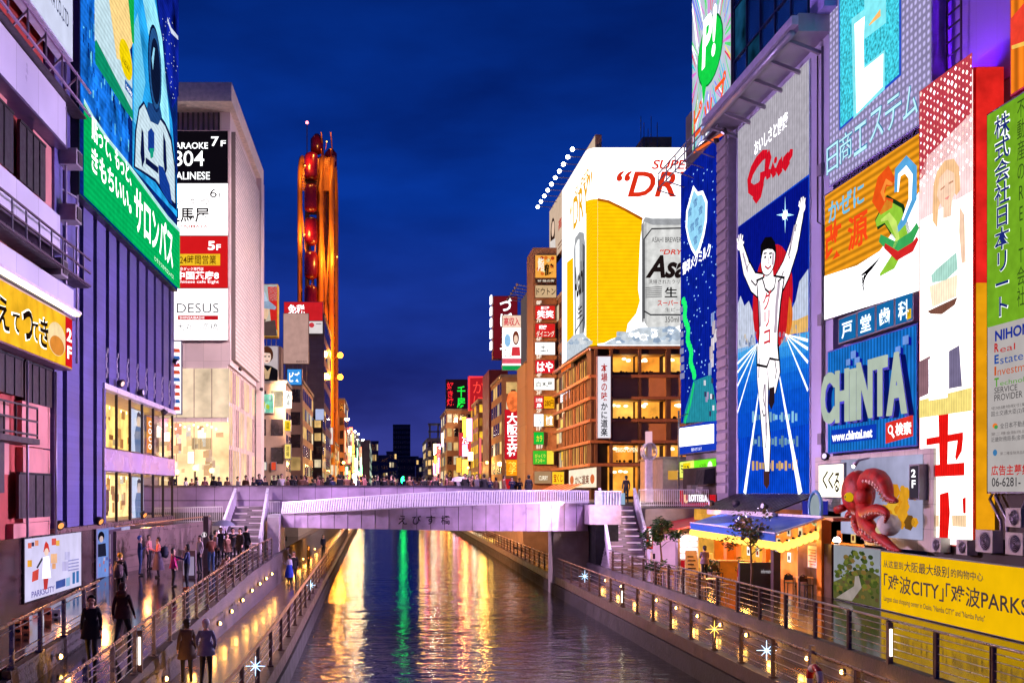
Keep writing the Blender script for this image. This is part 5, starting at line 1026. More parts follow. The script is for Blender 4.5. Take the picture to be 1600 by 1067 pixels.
# green band
BP([(124.6, 158), (140, 186), (165, 222), (190, 252), (215, 285), (240, 318), (258, 342), (276.9, 362), (276.9, 452), (270, 447), (124.6, 305)], (4, 176, 92), 16, 1.05)
BP([(124.6, 154), (140, 182), (165, 218), (190, 248), (215, 281), (240, 314), (258, 338), (276.9, 358), (276.9, 364), (258, 345), (240, 321), (215, 288), (190, 255), (165, 225), (140, 190), (124.6, 162)], (190, 240, 240), 17, 1.0)
yy = lambda u: yL(u, X_)
bd.text('貼って、もっと、', (yy(136), 19.0, yy(199), 19.95), WHITE, 1.35, 19, .02, ab=True, slope=-.075); bd.text('きもちいい。', (yy(136), 17.75, yy(199), 18.75), WHITE, 1.35, 19, .02, ab=True, slope=-.075)
bd.text('サロンパス', (yy(204), 17.25, yy(265), 19.35), WHITE, 1.4, 19, .022, ab=True); bd.text('ヒサミツのサロンパス', (yy(236), 16.75, yy(266), 17.0), (225, 250, 235), 1, 19, 0, ab=True)
bd.done()
bd = sign('banner', 'slim white and red vertical banner at the far corner of the finned building', 'banner', Pl('F', 59.5), (-12.2, 9.6, -11.6, 13.8), (240, 226, 240), 1.0, .1, ab=True)
for k in range(9): bd.poly([(-12.15, 9.8 + k * .42), (-11.65, 9.8 + k * .42), (-11.7, 10.0 + k * .42), (-12.1, 10.02 + k * .42)], [(220, 60, 50), (60, 110, 190), (226, 90, 60)][k % 3], 1, .9, ab=True)
bd.done()
# C: pale pink tower across the street
M_PKW = mat('pale_pink_panels', (232, 208, 210), .45, 0, .08, .4, 0, .5, ('YZ', 1.2, 3.6, .7)); M_PKF = mat('pale_pink_front', (228, 206, 212), .4, 0, .08, .4, 0, .5, ('XZ', 1.45, 1.9, .7))
M_PERF = mat('perforated_screen', (226, 206, 206), .5, 0, .06, .4, 0, .5, ('YZ', .62, .36, .2))
pt = thing('pink_tower', 'pale pink tower with a stacked shop directory on its front and a perforated side', 'building', (-16, 84, DZ))
mb = MB(); mb.box(-24, -12.6, 84, 103, DZ, 15.5, M_PKF); mb.box(-24, -12.35, 84, 103, 15.5, 36.2, M_PKF); mb.build('wall', pt)
mb = MB(); mb.box(-12.35, -12.0, 84.6, 101.5, 16, 34.8, M_PERF); mb.build('perforated_screen', pt)
mb = MB(); mb.box(-24, -11.9, 81.6, 104, 36.2, 37.7, mat('pink_roof', (240, 218, 212), .5)); mb.build('roof', pt)
mb = MB(); mb.box(-12.4, -11.85, 101.6, 104, DZ, 36.2, M_PKW); mb.build('end_fin', pt)
mb = MB()
for k in range(24): mb.box(-23 + k * .42, -22.85 + k * .42, 83.75, 84, 34.2, 36.1, M_LOUV)
mb.build('front_grille', pt)
for k in range(4):
    for r, (zz0, zz1) in enumerate(((11.2, 15.2), (4.5, 10.8))):
        x = -18.2 + k * 1.45; mb = MB(); mb.box(x + .04, x + 1.4, 83.9, 83.96, zz0, zz1, emi((244, 216, 184) if r == 0 else (255, 214, 158), 1.0 if r == 0 else 1.5, .4, scale=.45)); mb.build('window', pt)
for k in range(9):
    for r, (zz0, zz1) in enumerate(((5, 8.6), (9, 12.2), (12.6, 15.2))):
        if (k * 3 + r * 2) % 4 == 1: continue
        y = 85 + k * 1.85; mb = MB(); mb.box(-12.58, -12.52, y, y + 1.5, zz0, zz1, emi((255, 220, 165), 1.1, .4, scale=.4) if (k + r) % 3 else emi((240, 90, 70), .6) if k == 1 and r == 0 else mat('pink_glass', (150, 120, 130), .15, 0, .3, .4)); mb.build('window', pt)
mb = MB()
for k in range(18): y = 84.2 + k; mb.box(-12.52, -12.46, y, y + .07, DZ, 15.6, mat('pink_mullion', (220, 190, 190), .4))
mb.build('side_mullions', pt)
dsp = Board(Pl('F', 83.88), pt)
for k in range(46):
    u = random.uniform(243, 338); v = random.uniform(660, 740); w_ = random.uniform(4, 14); h_ = random.uniform(5, 20); dsp.poly([(u, v), (u + w_, v - 1), (u + w_, v + h_), (u, v + h_)], random.choice([(255, 246, 226), (255, 226, 180), (240, 180, 130), (236, 160, 130), (226, 176, 130), (250, 206, 150), (255, 236, 220), (236, 190, 160)]), 1 + k % 6, random.uniform(.8, 1.3))
for u in range(247, 342, 7): dsp.ell(u, 664 + (u % 3) * 3, 1.3, 1.6, (255, 250, 230), 9, 2.5, 8)
for k in range(16): u = 300 + k * 1.9; dsp.poly([(u, 684), (u + 1.3, 684), (u + 1.3, 702), (u, 702)], random.choice([(190, 160, 120), (150, 120, 96), (214, 196, 160), (120, 96, 80)]), 8, .8)
dsp.done('window_display')
FB = Pl('F', 83.55); V_ = lambda v: EYE + (VY - v) * 83.55 / F; U_ = lambda u: (u - VX) * 83.55 / F
stack = [(205, 286, (16, 12, 20), .8), (287, 368, (250, 246, 246), 1.25), (369, 450, (214, 26, 30), 1.0), (451, 531, (250, 246, 246), 1.25)]
for i, (v0, v1, c, st) in enumerate(stack):
    lb = ['black lightbox for the seventh floor, topmost of the shop directory', 'white lightbox for the sixth floor with brush characters', 'red lightbox for the fifth floor with a yellow opening hours strip', 'white lightbox with thin serif letters, lowest of the shop directory'][i]
    bd = sign('lightbox', lb, 'sign', FB, (258, v0, v1, 356), c, st, .35, mat('directory_frame', (200, 170, 180), .4), group='shop directory on the pink tower', var=.04)
    if i == 0:
        bd.text('7', (330, 214, 229, 342), WHITE, 1.2, 2, .02); bd.text('F', (345, 220, 229, 353), WHITE, 1.2, 2, .01); bd.text('KARAOKE', (266, 223, 233, 325), WHITE, 1.2, 2, .012); bd.text('804', (270, 236, 260, 319), WHITE, 1.2, 2, .005); bd.text('BALINESE', (268, 269, 281, 328), WHITE, 1.2, 2, .012)
    if i == 1:
        bd.text('6', (328, 295, 309, 339), (40, 36, 44), .6, 2); bd.text('F', (342, 302, 309, 347), (40, 36, 44), .6, 2); bd.text('しゃぶ食べ放題', (274, 309, 321, 329), (70, 66, 70), .6, 2); bd.text('但馬屋', (258, 324, 348, 327), (26, 22, 26), .5, 2, .02); bd.text('TAJIMAYA', (280, 352, 357, 325), (200, 40, 36), .9, 2, .02)
    if i == 2:
        bd.text('5', (325, 377, 391, 336), WHITE, 1.2, 2, .03); bd.text('F', (338, 382, 391, 345), WHITE, 1.2, 2, .03); bd.poly([(262, 397), (344, 397), (344, 415), (262, 415)], (246, 196, 40), 1, 1); bd.text('24時間営業', (281, 399, 413, 338), (120, 70, 10), .7, 3, .01); bd.text('北京ダック専門店', (276, 418, 423, 318), WHITE, 1.1, 3); bd.text('中国茶房8', (276, 424, 437, 342), WHITE, 1.2, 3, .025); bd.text('Chinese cafe Eight', (276, 438, 444, 342), WHITE, 1.1, 3)
    if i == 3:
        bd.text('DESUS', (276, 474, 489, 342), (80, 76, 84), .7, 2); bd.poly([(278, 493), (341, 493), (341, 500), (278, 500)], (206, 30, 40), 1, .95); bd.text('SHINSAIBASHI', (281, 494.5, 498.5, 319), WHITE, 1, 3); bd.text('大丸心斎橋', (276, 505, 517, 341), (90, 86, 92), .7, 2)
    bd.done()
# leaning boards by the left rail
for lb, u, v0, v1, w_, c in (('orange board with black brush writing leaning on the left rail, nearer the corner', 22, 967, 1037, 10, (214, 108, 40)), ('orange board with black brush writing leaning beside a second orange board', 35, 962, 1030, 10, (206, 96, 40)), ('white notice board leaning on the left rail behind its twin', 71, 950, 1010, 9, (206, 196, 200)), ('white notice board with a small photo leaning on the left rail', 82, 953, 1008, 12, (226, 214, 216))):
    Y_ = 26.6 - (u - 20) * -.055; t = thing('leaning_board', lb, 'board', ((u - VX) * Y_ / F, Y_, 1.1), 'boards leaning on the left rail'); x0 = (u - VX) * Y_ / F; wd = w_ * Y_ / F; zt0 = EYE + (VY - v0) * Y_ / F; zb0 = EYE + (VY - v1) * Y_ / F
    mb = MB(); mb.hexa([(x0, Y_, zb0), (x0 + wd, Y_ + .15, zb0), (x0 + wd, Y_ + .19, zb0), (x0, Y_ + .04, zb0)], [(x0 - .09, Y_ + .1, zt0), (x0 + wd - .09, Y_ + .25, zt0), (x0 + wd - .09, Y_ + .29, zt0), (x0 - .09, Y_ + .14, zt0)], mat('board_%d' % c[0], c, .6)); mb.build('panel', t)
    mb = MB(); n_ = 6 if c[0] < 220 and c[1] < 150 else 2
    for k in range(n_):
        f = .12 + .8 * k / n_; dx = -.09 * (1 - f) if False else -.09 * (1 - f); zc = zt0 + (zb0 - zt0) * f; sx = wd * .2
        for j in range(3): mb.hexa([(x0 + dx + sx + j * .04, Y_ + .09 - .1 * f - .012 + .06, zc - .05 - .02 * j), (x0 + dx + sx + .09 + j * .03, Y_ + .12 - .1 * f - .012 + .06, zc - .05), (x0 + dx + sx + .09 + j * .03, Y_ + .12 - .1 * f + .06, zc - .05), (x0 + dx + sx + j * .04, Y_ + .09 - .1 * f + .06, zc - .05)], [(x0 + dx + sx + j * .04, Y_ + .09 - .1 * f - .012 + .06, zc), (x0 + dx + sx + .07 + j * .03, Y_ + .12 - .1 * f - .012 + .06, zc + .02), (x0 + dx + sx + .07 + j * .03, Y_ + .12 - .1 * f + .06, zc + .02), (x0 + dx + sx + j * .04, Y_ + .09 - .1 * f + .06, zc)], M_DARK)
    mb.build('writing', t)
# ---------------------------------------------------------------- beer billboard and the crab restaurant across the bridge
M_BRN = mat('brown_facade_steel', (104, 78, 70), .5, .2, .25, .6); M_BRND = mat('dark_brown_panel', (70, 50, 48), .5, .1, .3, .8); M_TRIM = mat('copper_trim', (176, 124, 100), .4, .3, .15, 2)
cb = thing('restaurant_building', 'brown corner restaurant building with warm lit windows under the beer billboard', 'building', (19.8, 96, DZ))
mb = MB(); mb.box(20.6, 36, 98.4, 118, DZ, 19, M_BRND); mb.build('wall', cb)
FL_ = [(729, 775), (695, 722), (625, 653), (553, 581)]     # glazing bands seen from the bridge
Zc = lambda v, d=96: EYE + (VY - v) * d / F
mb = MB(); 
for v in (543, 588, 622, 657, 690, 726): mb.box(19.55, 36, 95.75, 96.1, Zc(v) - .14, Zc(v) + .14, M_TRIM); mb.box(19.5, 19.8, 96.1, 118, Zc(v) - .14, Zc(v) + .14, M_TRIM)
mb.build('floor_trim', cb)
for (v0, v1) in ((543, 553), (581, 588), (588, 622), (653, 657), (657, 690), (722, 726)):
    for (u0, u1) in ((957, 999), (1001, 1041), (1046, 1075), (1077, 1110)): mb = MB(); mb.box((u0 - VX) * .06, (u1 - VX) * .06, 96.1, 96.4, Zc(v1), Zc(v0), mat('spandrel_tan', (196, 148, 118), .5, 0, .12, 1) if v1 - v0 > 20 else M_BRND); mb.build('spandrel', cb)
mb = MB()
for u in (931, 955, 999.5, 1042.5, 1075.5): mb.box((u - VX) * .06 - .12, (u - VX) * .06 + .14 + (.9 if u == 1042.5 else 0) * .2, 95.9, 96.35, DZ, 19, M_BRN)
mb.box(19.75, 20.5, 96.1, 98.4, DZ, 19, M_BRND); mb.build('pillar', cb)
E_WARM = [emi((255, 170, 62), 1.25, .4, scale=.8), emi((252, 152, 50), 1.2, .45, scale=.6), emi((255, 184, 80), 1.35, .4, scale=.9)]
M_CEIL = mat('warm_ceiling', (220, 170, 110), .6); M_TBL = mat('diner_silhouette', (60, 34, 24), .8)
def room(x0, x1, z0, z1, k):
    w_ = part('window', cb, lambda m: (m.box(x0, x1, 98.2, 98.3, z0, z1, E_WARM[k % 3]), m.box(x0, x1, 96.4, 98.2, z1, z1 + .05, M_CEIL), m.box(x0, x1, 96.4, 98.2, z0 - .05, z0, M_TBL))); WL[w_] = WL[cb]
    mb = MB()
    for j in range(5): mb.ball((x0 + (x1 - x0) * random.uniform(.08, .92), 97.4 + random.random() * .5, z0 + .16), random.uniform(.08, .15), M_TBL, 7, 5)
    mb.build('tables', w_); mb = MB()
    for j in range(3): mb.ball((x0 + (x1 - x0) * random.uniform(.15, .85), 97 + .6 * random.random(), z1 - random.uniform(.25, .5)), .16, emi((255, 240, 190), 3.0, 0), 8, 6, (1.4, 1.4, .8))
    mb.build('ceiling_lamp', w_); g = MB(); g.face([(x0, 96.2, z0), (x1, 96.2, z0), (x1, 96.2, z1), (x0, 96.2, z1)], M_CLEAR); g.build('pane', w_)
k = 0
for (v0, v1) in FL_:
    for (u0, u1) in ((957, 999), (1001, 1041), (1046, 1075), (1077, 1110)):
        room((u0 - VX) * .06 + .05, (u1 - VX) * .06 - .05, max(Zc(v1), DZ), Zc(v0), k); k += 1
fr_ = Board(Pl('F', 95.6), cb); fr_.text('EBISU OPEN', (962, 699, 706, 996), (255, 240, 200), 1.3, 2, .02); fr_.done()
for i, (v0, v1) in enumerate(((556, 582), (626, 652), (694, 722), (592, 618), (660, 688))):
    for j in range(7):
        y = 98.2 + j * 1.95; z0, z1 = Zc(v1), Zc(v0); lit = i < 3 and (j * 2 + i) % 3 != 1
        w_ = part('window', cb, lambda m: m.box(19.85, 20.55, y + .12, y + 1.75, z0, z1, emi((250, 190, 100), .75, .5, scale=.6) if lit else mat('tan_blind', (150, 108, 84), .5))); WL[w_] = WL[cb]
        mb = MB(); mb.box(19.75, 19.85, y - .08, y + .12, z0 - .3, z1 + .2, M_BRN); mb.box(19.78, 19.85, y + .86, y + .96, z0, z1, M_BRN); mb.build('mullion', w_)
bd = sign('vertical_sign', 'white vertical lightbox with red and black brush characters on the restaurant corner', 'sign', Pl('F', 95.2), (934, 557, 684, 954), (250, 246, 255), .9, .5, mat('sign_grey_violet', (140, 120, 150), .4), var=.03)
bd.text('本場の味', (939, 568, 626, 949), (196, 40, 36), .8, 2, .02, vert=True); bd.text('かに道楽', (938.5, 629, 681, 949.5), (16, 12, 50), .4, 2, .02, vert=True); bd.done()
bd = sign('shop_sign', 'pale lightbox with red crab motifs and brown letters over the restaurant side', 'sign', Pl('R', 19.3), (889, 735, 762, 932), (250, 234, 206), 1.1, .4); 
bd.text('かに道楽', (899, 743, 757, 921), (140, 60, 30), .8, 2, .03); bd.ell(894, 750, 3, 7, (222, 110, 60), 2, 1); bd.ell(926, 748, 3.4, 7.5, (222, 110, 60), 2, 1); bd.done()
t = thing('street_awning', 'striped red awning in front of the restaurant side entrance', 'awning', (18, 104, 5)); mb = MB()
for i in range(14): y = 97.5 + i * 1.3; mb.hexa([(19.4, y, 5.9), (17.6, y, 5.1), (17.6, y + 1.25, 5.1), (19.4, y + 1.25, 5.9)], [(19.4, y, 5.94), (17.6, y, 5.14), (17.6, y + 1.25, 5.14), (19.4, y + 1.25, 5.94)], mat('awning_red', (190, 60, 50), .7) if i % 2 else mat('awning_cream', (226, 200, 176), .7))
mb.build('fabric', t)
# rounded LED billboard: two faces and a curved corner
AF = Pl('F', 95.4); AR = Pl('R', 19.3); z0, z1 = Zc(540, 95.4), Zc(231, 95.4)
xa = 19.3 + .9
bb = thing('billboard', 'giant rounded corner beer billboard with silver can and golden beer on the restaurant roof', 'billboard', (19.5, 96, z0))
WHT = emi((250, 248, 250), 1.3, .05, ('X', .9, .93)); WHTY = emi((250, 248, 250), 1.3, .05, ('Y', .9, .93)); YEL = emi((253, 196, 8), 1.08, .06, ('Z', .35, .9))
mb = MB(); mb.box(xa, 36, 95.44, 96.4, z0, z1, mat('billboard_black', (24, 20, 36))); mb.box(19.34, 20.5, 96.3, 109, z0, z1, mat('billboard_black', (24, 20, 36))); mb.box(20.2, 36, 96.4, 112, z0, z0 + .3, M_BRND); mb.build('cabinet', bb)
mb = MB(); mb.face([(xa, 95.4, z0), (30.5, 95.4, z0), (30.5, 95.4, z1), (xa, 95.4, z1)], WHT); mb.face([(19.3, 109, z0), (19.3, 96.3, z0), (19.3, 96.3, z1), (19.3, 109, z1)], WHTY); mb.build('led_face', bb)
zy = Zc(311, 95.4); mb = MB(); my = MB()
for i in range(8):
    a, b = math.pi / 2 * i / 8, math.pi / 2 * (i + 1) / 8; p = lambda t: (xa - .9 * math.sin(t), 96.3 - .9 * math.cos(t))
    (x1_, y1_), (x2_, y2_) = p(a), p(b); mb.face([(x2_, y2_, zy), (x1_, y1_, zy), (x1_, y1_, z1), (x2_, y2_, z1)], WHT); my.face([(x2_, y2_, z0), (x1_, y1_, z0), (x1_, y1_, zy), (x2_, y2_, zy)], YEL)
mb.build('corner_face', bb); my.build('corner_beer', bb)
A = Board(AF, bb); A.led = ('X', .9, .95); ux = VX + xa / 95.4 * F
GOLD = YEL; RD = (222, 50, 24)
A.poly([(ux, 311), (950, 314), (975, 326), (1004, 342), (1000, 380), (997, 452), (1000, 470), (994, 490), (981, 506), (978, 522), (955, 530), (944, 536), (ux, 537)], (0, 0, 0), 1, 1, m=GOLD)
A.ribbon([(ux, 312), (950, 315), (975, 327), (1004, 343)], .25, (180, 96, 10), 2)
A.text('SUPER', (1018, 250, 265, 1084), RD, 1, 3, .02, .25, space=.95); A.text('“DRY”', (963, 267, 308, 1120), RD, 1.0, 3, .05, .28)
SIL = (214, 214, 212)
A.poly([(1002, 360), (1005, 343), (1012, 335), (1090, 334), (1110, 340), (1110, 512), (1012, 512), (1004, 500)], (222, 222, 220), 3, .95)
for (a_, b_, c) in ((1002, 1005.5, (140, 140, 142)), (1005.5, 1010, (190, 190, 190)), (1066, 1090, (200, 200, 200)), (1090, 1110, (160, 160, 164))): A.poly([(a_, 352), (b_, 346), (b_, 510), (a_, 500)], c, 4, .95)
A.poly([(1004, 346), (1012, 335), (1100, 333), (1106, 346), (1060, 352), (1020, 352)], (170, 172, 176), 5, .9); A.poly([(1008, 340), (1014, 333), (1096, 331), (1100, 338), (1060, 342), (1020, 342)], (226, 228, 228), 6, .95)
A.ribbon([(1006, 498), (1006, 374), (1018, 358), (1100, 356)], .14, (60, 60, 66), 6, .6); A.ribbon([(1006, 486), (1016, 492), (1100, 492)], .14, (60, 60, 66), 6, .6)
A.text('ASAHI BREWERIES', (1018, 371, 379, 1072), (60, 56, 60), .7, 7, .0); A.text('“DRY”', (1031, 390, 398, 1072), RD, .9, 7, .02, .2); A.text('Asahi', (1008, 399, 435, 1106), (40, 28, 28), .6, 7, .05, .35); A.text('洗練されたクリアな味', (1013, 437, 444, 1084), (60, 56, 60), .6, 7); A.text('生', (1038, 449, 465, 1058), (30, 26, 30), .5, 7, .02)
A.text('スーパードライ', (1027, 469, 478, 1084), RD, .9, 7, .02); A.text('生ビール', (1039, 481, 487, 1072), (70, 66, 70), .7, 7); A.text('350ml', (1039, 495, 503.5, 1060), (50, 46, 50), .6, 7)
for k in range(6): A.ribbon([(1008, 450 + k * 3), (1034, 448.5 + k * 3)], .07, (90, 88, 92), 7, .7)
def ice(Bd, u0, u1, top, bot, n):
    for k in range(n):
        u = random.uniform(u0, u1); v = random.uniform(top(u), bot); s_ = random.uniform(3, 9); m_ = random.randint(4, 6); ph = random.random() * 6
        Bd.poly([(u + s_ * math.cos(ph + 6.28 * i / m_), min(bot + 0, max(top(u) - 3, v + s_ * .8 * math.sin(ph + 6.28 * i / m_)))) for i in range(m_)], random.choice([(214, 222, 230), (180, 196, 214), (236, 240, 244), (196, 206, 214), (150, 170, 196)]), 8 + k % 6, random.uniform(.85, 1.05))
A.poly([(944, 537), (978, 520), (1000, 512), (1110, 508), (1110, 539), (944, 539)], (206, 216, 226), 7, .95)
ice(A, 965, 1090, lambda u: 522 - (u - 965) * .12, 536, 60); A.done()
B_ = Board(AR, bb)
B_.poly([(925.5, 313), (925.5, 537), (923, 520), (917, 480), (916, 420), (919, 336)], (0, 0, 0), 1, 1, m=YEL); B_.poly([(886, 410), (896, 402), (897, 540), (886, 560)], (0, 0, 0), 1, 1, m=YEL)
B_.poly([(897, 392), (899, 372), (906, 362), (913, 364), (915, 380), (915, 510), (910, 536), (899, 536)], (176, 178, 182), 3, .9); B_.poly([(900, 384), (904, 374), (906, 374), (906, 530), (901, 530)], (232, 234, 236), 4, 1); B_.poly([(911, 380), (915, 385), (915, 505), (911, 525)], (110, 110, 116), 4, .8)
B_.text('Asahi', (898.5, 420, 470, 913), (40, 28, 28), .5, 6, .03, slope=.9); B_.text('生', (903, 480, 500, 911), (40, 28, 28), .5, 6, .02); B_.ribbon([(899, 520), (908, 505), (914, 495)], .2, (60, 60, 66), 6, .5)
B_.text('SUPER', (899, 295, 313, 922), (250, 180, 60), 1, 4, .02, slope=1.1); B_.text('“DRY”', (891, 318, 368, 926), (240, 176, 30), 1, 4, .05, slope=1.1)
B_.poly([(886, 536), (897, 524), (912, 520), (923, 532), (925, 538), (886, 564)], (206, 216, 226), 7, .95); ice(B_, 889, 922, lambda u: 530, 538, 16); B_.done()
# roof plant
t = thing('roof_plant', 'sandy roof machinery with thin masts above the beer billboard', 'machinery', (26, 102, z1)); mb = MB(); mb.box(25.6, 28.4, 100, 104, z1 - 2, z1 + 2.6, mat('sand_plant', (170, 136, 92), .7, 0, .3, 1)); mb.box(22, 29.5, 99, 103, z1 - 2, z1 + .5, M_BRND)
for x in (26.0, 27.2): mb.box(x, x + .8, 99.6, 101, z1 + .5, z1 + 1.9, mat('sand_plant', (170, 136, 92)))
mb.build('housing', t); mb = MB()
for i, x in enumerate((25.4, 25.7, 26.1, 26.4, 27.0)): mb.bar((x, 100, z1), (x, 100, z1 + 4.6 - .6 * (i % 3)), .06, .06, M_METAL)
mb.build('masts', t)
# beige billboard behind with gooseneck lamps
bd = sign('billboard', 'beige billboard with a portrait beside the beer billboard, lit by gooseneck lamps', 'billboard', Pl('R', 20.3), (858.5, 331, 416, 930), (226, 196, 170), .85, .6, mat('board_back_tan', (150, 120, 104), .6), var=.1)
bd.ell(864, 365, 3.4, 24, (60, 36, 30), 2, .7); bd.ell(864.5, 358, 2.2, 12, (240, 206, 180), 3, .95); bd.poly([(860, 378), (868, 372), (869, 398), (860, 404)], (236, 226, 220), 3, .9); bd.text('高級', (873, 345, 362, 884), (200, 60, 50), .9, 3, .02, slope=1); bd.ribbon([(872, 384), (886, 365)], .2, (150, 110, 90), 2, .8); bd.ribbon([(872, 390), (886, 371)], .14, (150, 110, 90), 2, .8); bd.done()
for i in range(10):
    y = 98.6 + i * 2.42; z = 38.0 + .06 * i
    if i == 0: g0 = thing('gooseneck_lamp', 'white gooseneck lamp over the beige billboard', 'lamp', (20.3, y, z), 'lamps over the beige billboard'); mb = MB(); mb.bar((20.3, y, z), (18.5, y, z + .1), .06, .06, M_METAL); mb.build('arm', g0); mb = MB(); mb.ball((18.45, y, z + .05), .2, emi((255, 250, 235), 14, 0), 8, 6); mb.build('bulb', g0)
    else: place(copy_tree(g0), (20.3, y, z))
# ---------------------------------------------------------------- right bank further along
def block(name, label, x0, x1, y0, y1, z1, m, side, wins, lit=.4, tone=((255, 206, 130), (255, 232, 190)), z0=4.0, cat='building', front=None):
    t = thing(name, label, cat, ((x0 + x1) / 2, y0, z0)); mb = MB(); mb.box(x0, x1, y0, y1, z0, z1, m); mb.build('wall', t)
    mb = MB(); mb.box(x0 - .15, x1 + .15, y0 - .15, y1 + .15, z1, z1 + .35, M_CONC); mb.build('parapet', t)
    ny, nz = wins; xs = x0 if side < 0 else x1
    for j in range(nz):
        for i in range(ny):
            w = (y1 - y0) / ny; h = (z1 - z0 - .6) / nz; y = y0 + i * w; z = z0 + .5 + j * h; on = random.random() < lit
            mm = emi(random.choice(tone), random.choice((.5, .8, 1.1)), .4, scale=.7, sample=False) if on else mat('window_dark', (44, 38, 52), .15, 0, .4, 1, 0, .9)
            w_ = part('window', t, lambda q: q.box(xs - .04, xs + .04, y + w * .18, y + w * .85, z + h * .18, z + h * .8, mm))
    if front:
        nx, fz = front
        for j in range(fz):
            for i in range(nx):
                w = (x1 - x0) / nx; h = (z1 - z0 - .6) / fz; x = x0 + i * w; z = z0 + .5 + j * h; on = random.random() < lit
                mm = emi(random.choice(tone), random.choice((.4, .7, 1.0)), .4, scale=.7, sample=False) if on else mat('window_dark', (44, 38, 52))
                part('window', t, lambda q: q.box(x + w * .15, x + w * .85, y0 - .05, y0 + .04, z + h * .2, z + h * .78, mm))
    return t
TAN = mat('tan_render', (176, 140, 112), .7, 0, .25, .5); TAND = mat('dim_tan_render', (120, 92, 80), .7, 0, .3, .5); MAR = mat('maroon_tiles', (110, 30, 40), .5, 0, .3, .8); GRY = mat('grey_tiles', (128, 118, 122), .6, 0, .2, .6)
block('narrow_building', 'narrow tan building squeezed between the restaurant and the sign column', 20.2, 30, 112.4, 117.6, 27, TAND, -1, (3, 8), .5)
for lb, rc, c, s_ in (('orange neon sign high on the narrow tan building', (877, 571, 583, 892), (246, 110, 40), 'かに'), ('white lightbox on the narrow tan building', (876, 612, 629, 890), (240, 240, 250), '日和'), ('yellow lightbox on the narrow tan building', (876, 656, 669, 889), (250, 220, 110), ''), ('small yellow lightbox low on the narrow tan building', (877, 706, 719, 885), (250, 196, 60), '酒')):
    bd = sign('lightbox', lb, 'sign', Pl('R', 19.9), rc, c, 1.05, .3); 
    if s_: bd.text(s_, (rc[0] + 2, rc[1] + 3, rc[2] - 3, rc[3] - 2), (90, 50, 90) if c[2] > 200 else (180, 30, 20), .7, 2, .01, slope=.9)
    bd.done()
bd = sign('shop_sign', 'glowing yellow shop sign with red letters near the striped awning', 'sign', Pl('F', 112), (863, 737, 756, 881), (250, 200, 40), 1.15, .3); bd.text('宝くじ', (865, 740, 753, 879), (200, 50, 20), .9, 2, .03); bd.done()
# the column of floor signs
FC = Pl('F', 116.5); sc_ = wallbox('sign_tower', 'brown tower carrying a column of lit floor signs', 'tower', 17.4, 20.1, 117.0, 122, 4, 33.0, mat('tower_brown', (150, 112, 90), .6))
rows = [('orange food photo sign at the top of the sign column', (836.5, 399, 434, 869), (246, 170, 70), [('鶴', (850, 412, 431, 866), BLACK, .3), ('鮨', (840, 403, 424, 850), (250, 240, 220), 1.1)]),
        ('thin dark food hall strip under the top orange sign', (836.5, 436, 442, 869), (60, 36, 28), [('9F 味の街', (840, 437, 441, 866), (245, 230, 210), 1.1)]),
        ('beige sign with dark katakana below the orange food photo sign', (836.5, 446, 465, 869), (206, 172, 130), [('ドウトン', (838, 450, 461, 868), (50, 30, 26), .4)]),
        ('red sign with two white characters and a small caption', (836.5, 478, 499, 867), (220, 40, 36), [('笑笑', (839, 485, 497, 865), WHITE, 1.2), ('居酒屋', (845, 479, 484, 858), WHITE, 1.1)]),
        ('red dining sign with orange tag', (836.5, 506, 527, 867), (216, 34, 34), [('相席', (842, 508, 515, 854), WHITE, 1.2), ('ダイニング', (838, 517, 526, 866), (250, 240, 220), 1.2)]),
        ('white sign with one small dark character', (836.5, 535, 554, 867), (250, 248, 246), [('土、', (844, 538, 550, 857), (40, 34, 40), .5)]),
        ('red sign with two large white hiragana above the white sign', (836.5, 563, 583, 866), (220, 30, 44), [('はや', (839, 565, 581, 864), WHITE, 1.25)]),
        ('white sign with three thin dark characters on the sign column', (835, 591, 609, 866), (250, 248, 240), [('白木屋', (838, 596, 605, 863), (60, 54, 60), .5)]),
        ('small red sign with white seal beside the yellow price sign', (835, 619, 638, 849), (216, 50, 50), [('三代目', (837, 622, 628, 847), WHITE, 1.1), ('鳥', (838, 630, 637, 846), WHITE, 1.1)]),
        ('yellow price sign reading 280円', (850, 619, 638, 866), (250, 176, 20), [('280円', (851, 625, 635, 865), (120, 40, 10), .7)]),
        ('small white sign with blue characters', (834.5, 647, 666, 849), (244, 250, 252), [('いろは', (839, 649, 664, 846), (90, 120, 180), .8)]),
        ('small tan sign with white characters', (850, 647, 666, 865), (226, 160, 70), [('個室', (853, 649, 664, 863), WHITE, 1.2)]),
        ('small green karaoke sign with yellow letters', (834, 675, 694, 849.5), (20, 190, 60), [('カラ', (838, 680, 690, 847), (240, 230, 60), 1.1)]),
        ('wide green sign with yellow letters at the foot of the sign column', (833, 704, 725, 854), (60, 190, 50), [('びっくり', (836, 709, 715, 852), (246, 236, 90), 1.1), ('ドンキー', (837, 716, 723, 851), (246, 236, 90), 1.1)]),
        ('yellow sign beside the wide green sign', (854.5, 704, 725, 865), (250, 226, 70), []),
        ('dull beige sign with small white strip under the green sign', (835, 736, 755, 861), (190, 150, 110), [('CURRY', (842, 743, 750, 856), (255, 245, 220), 1.2)])]
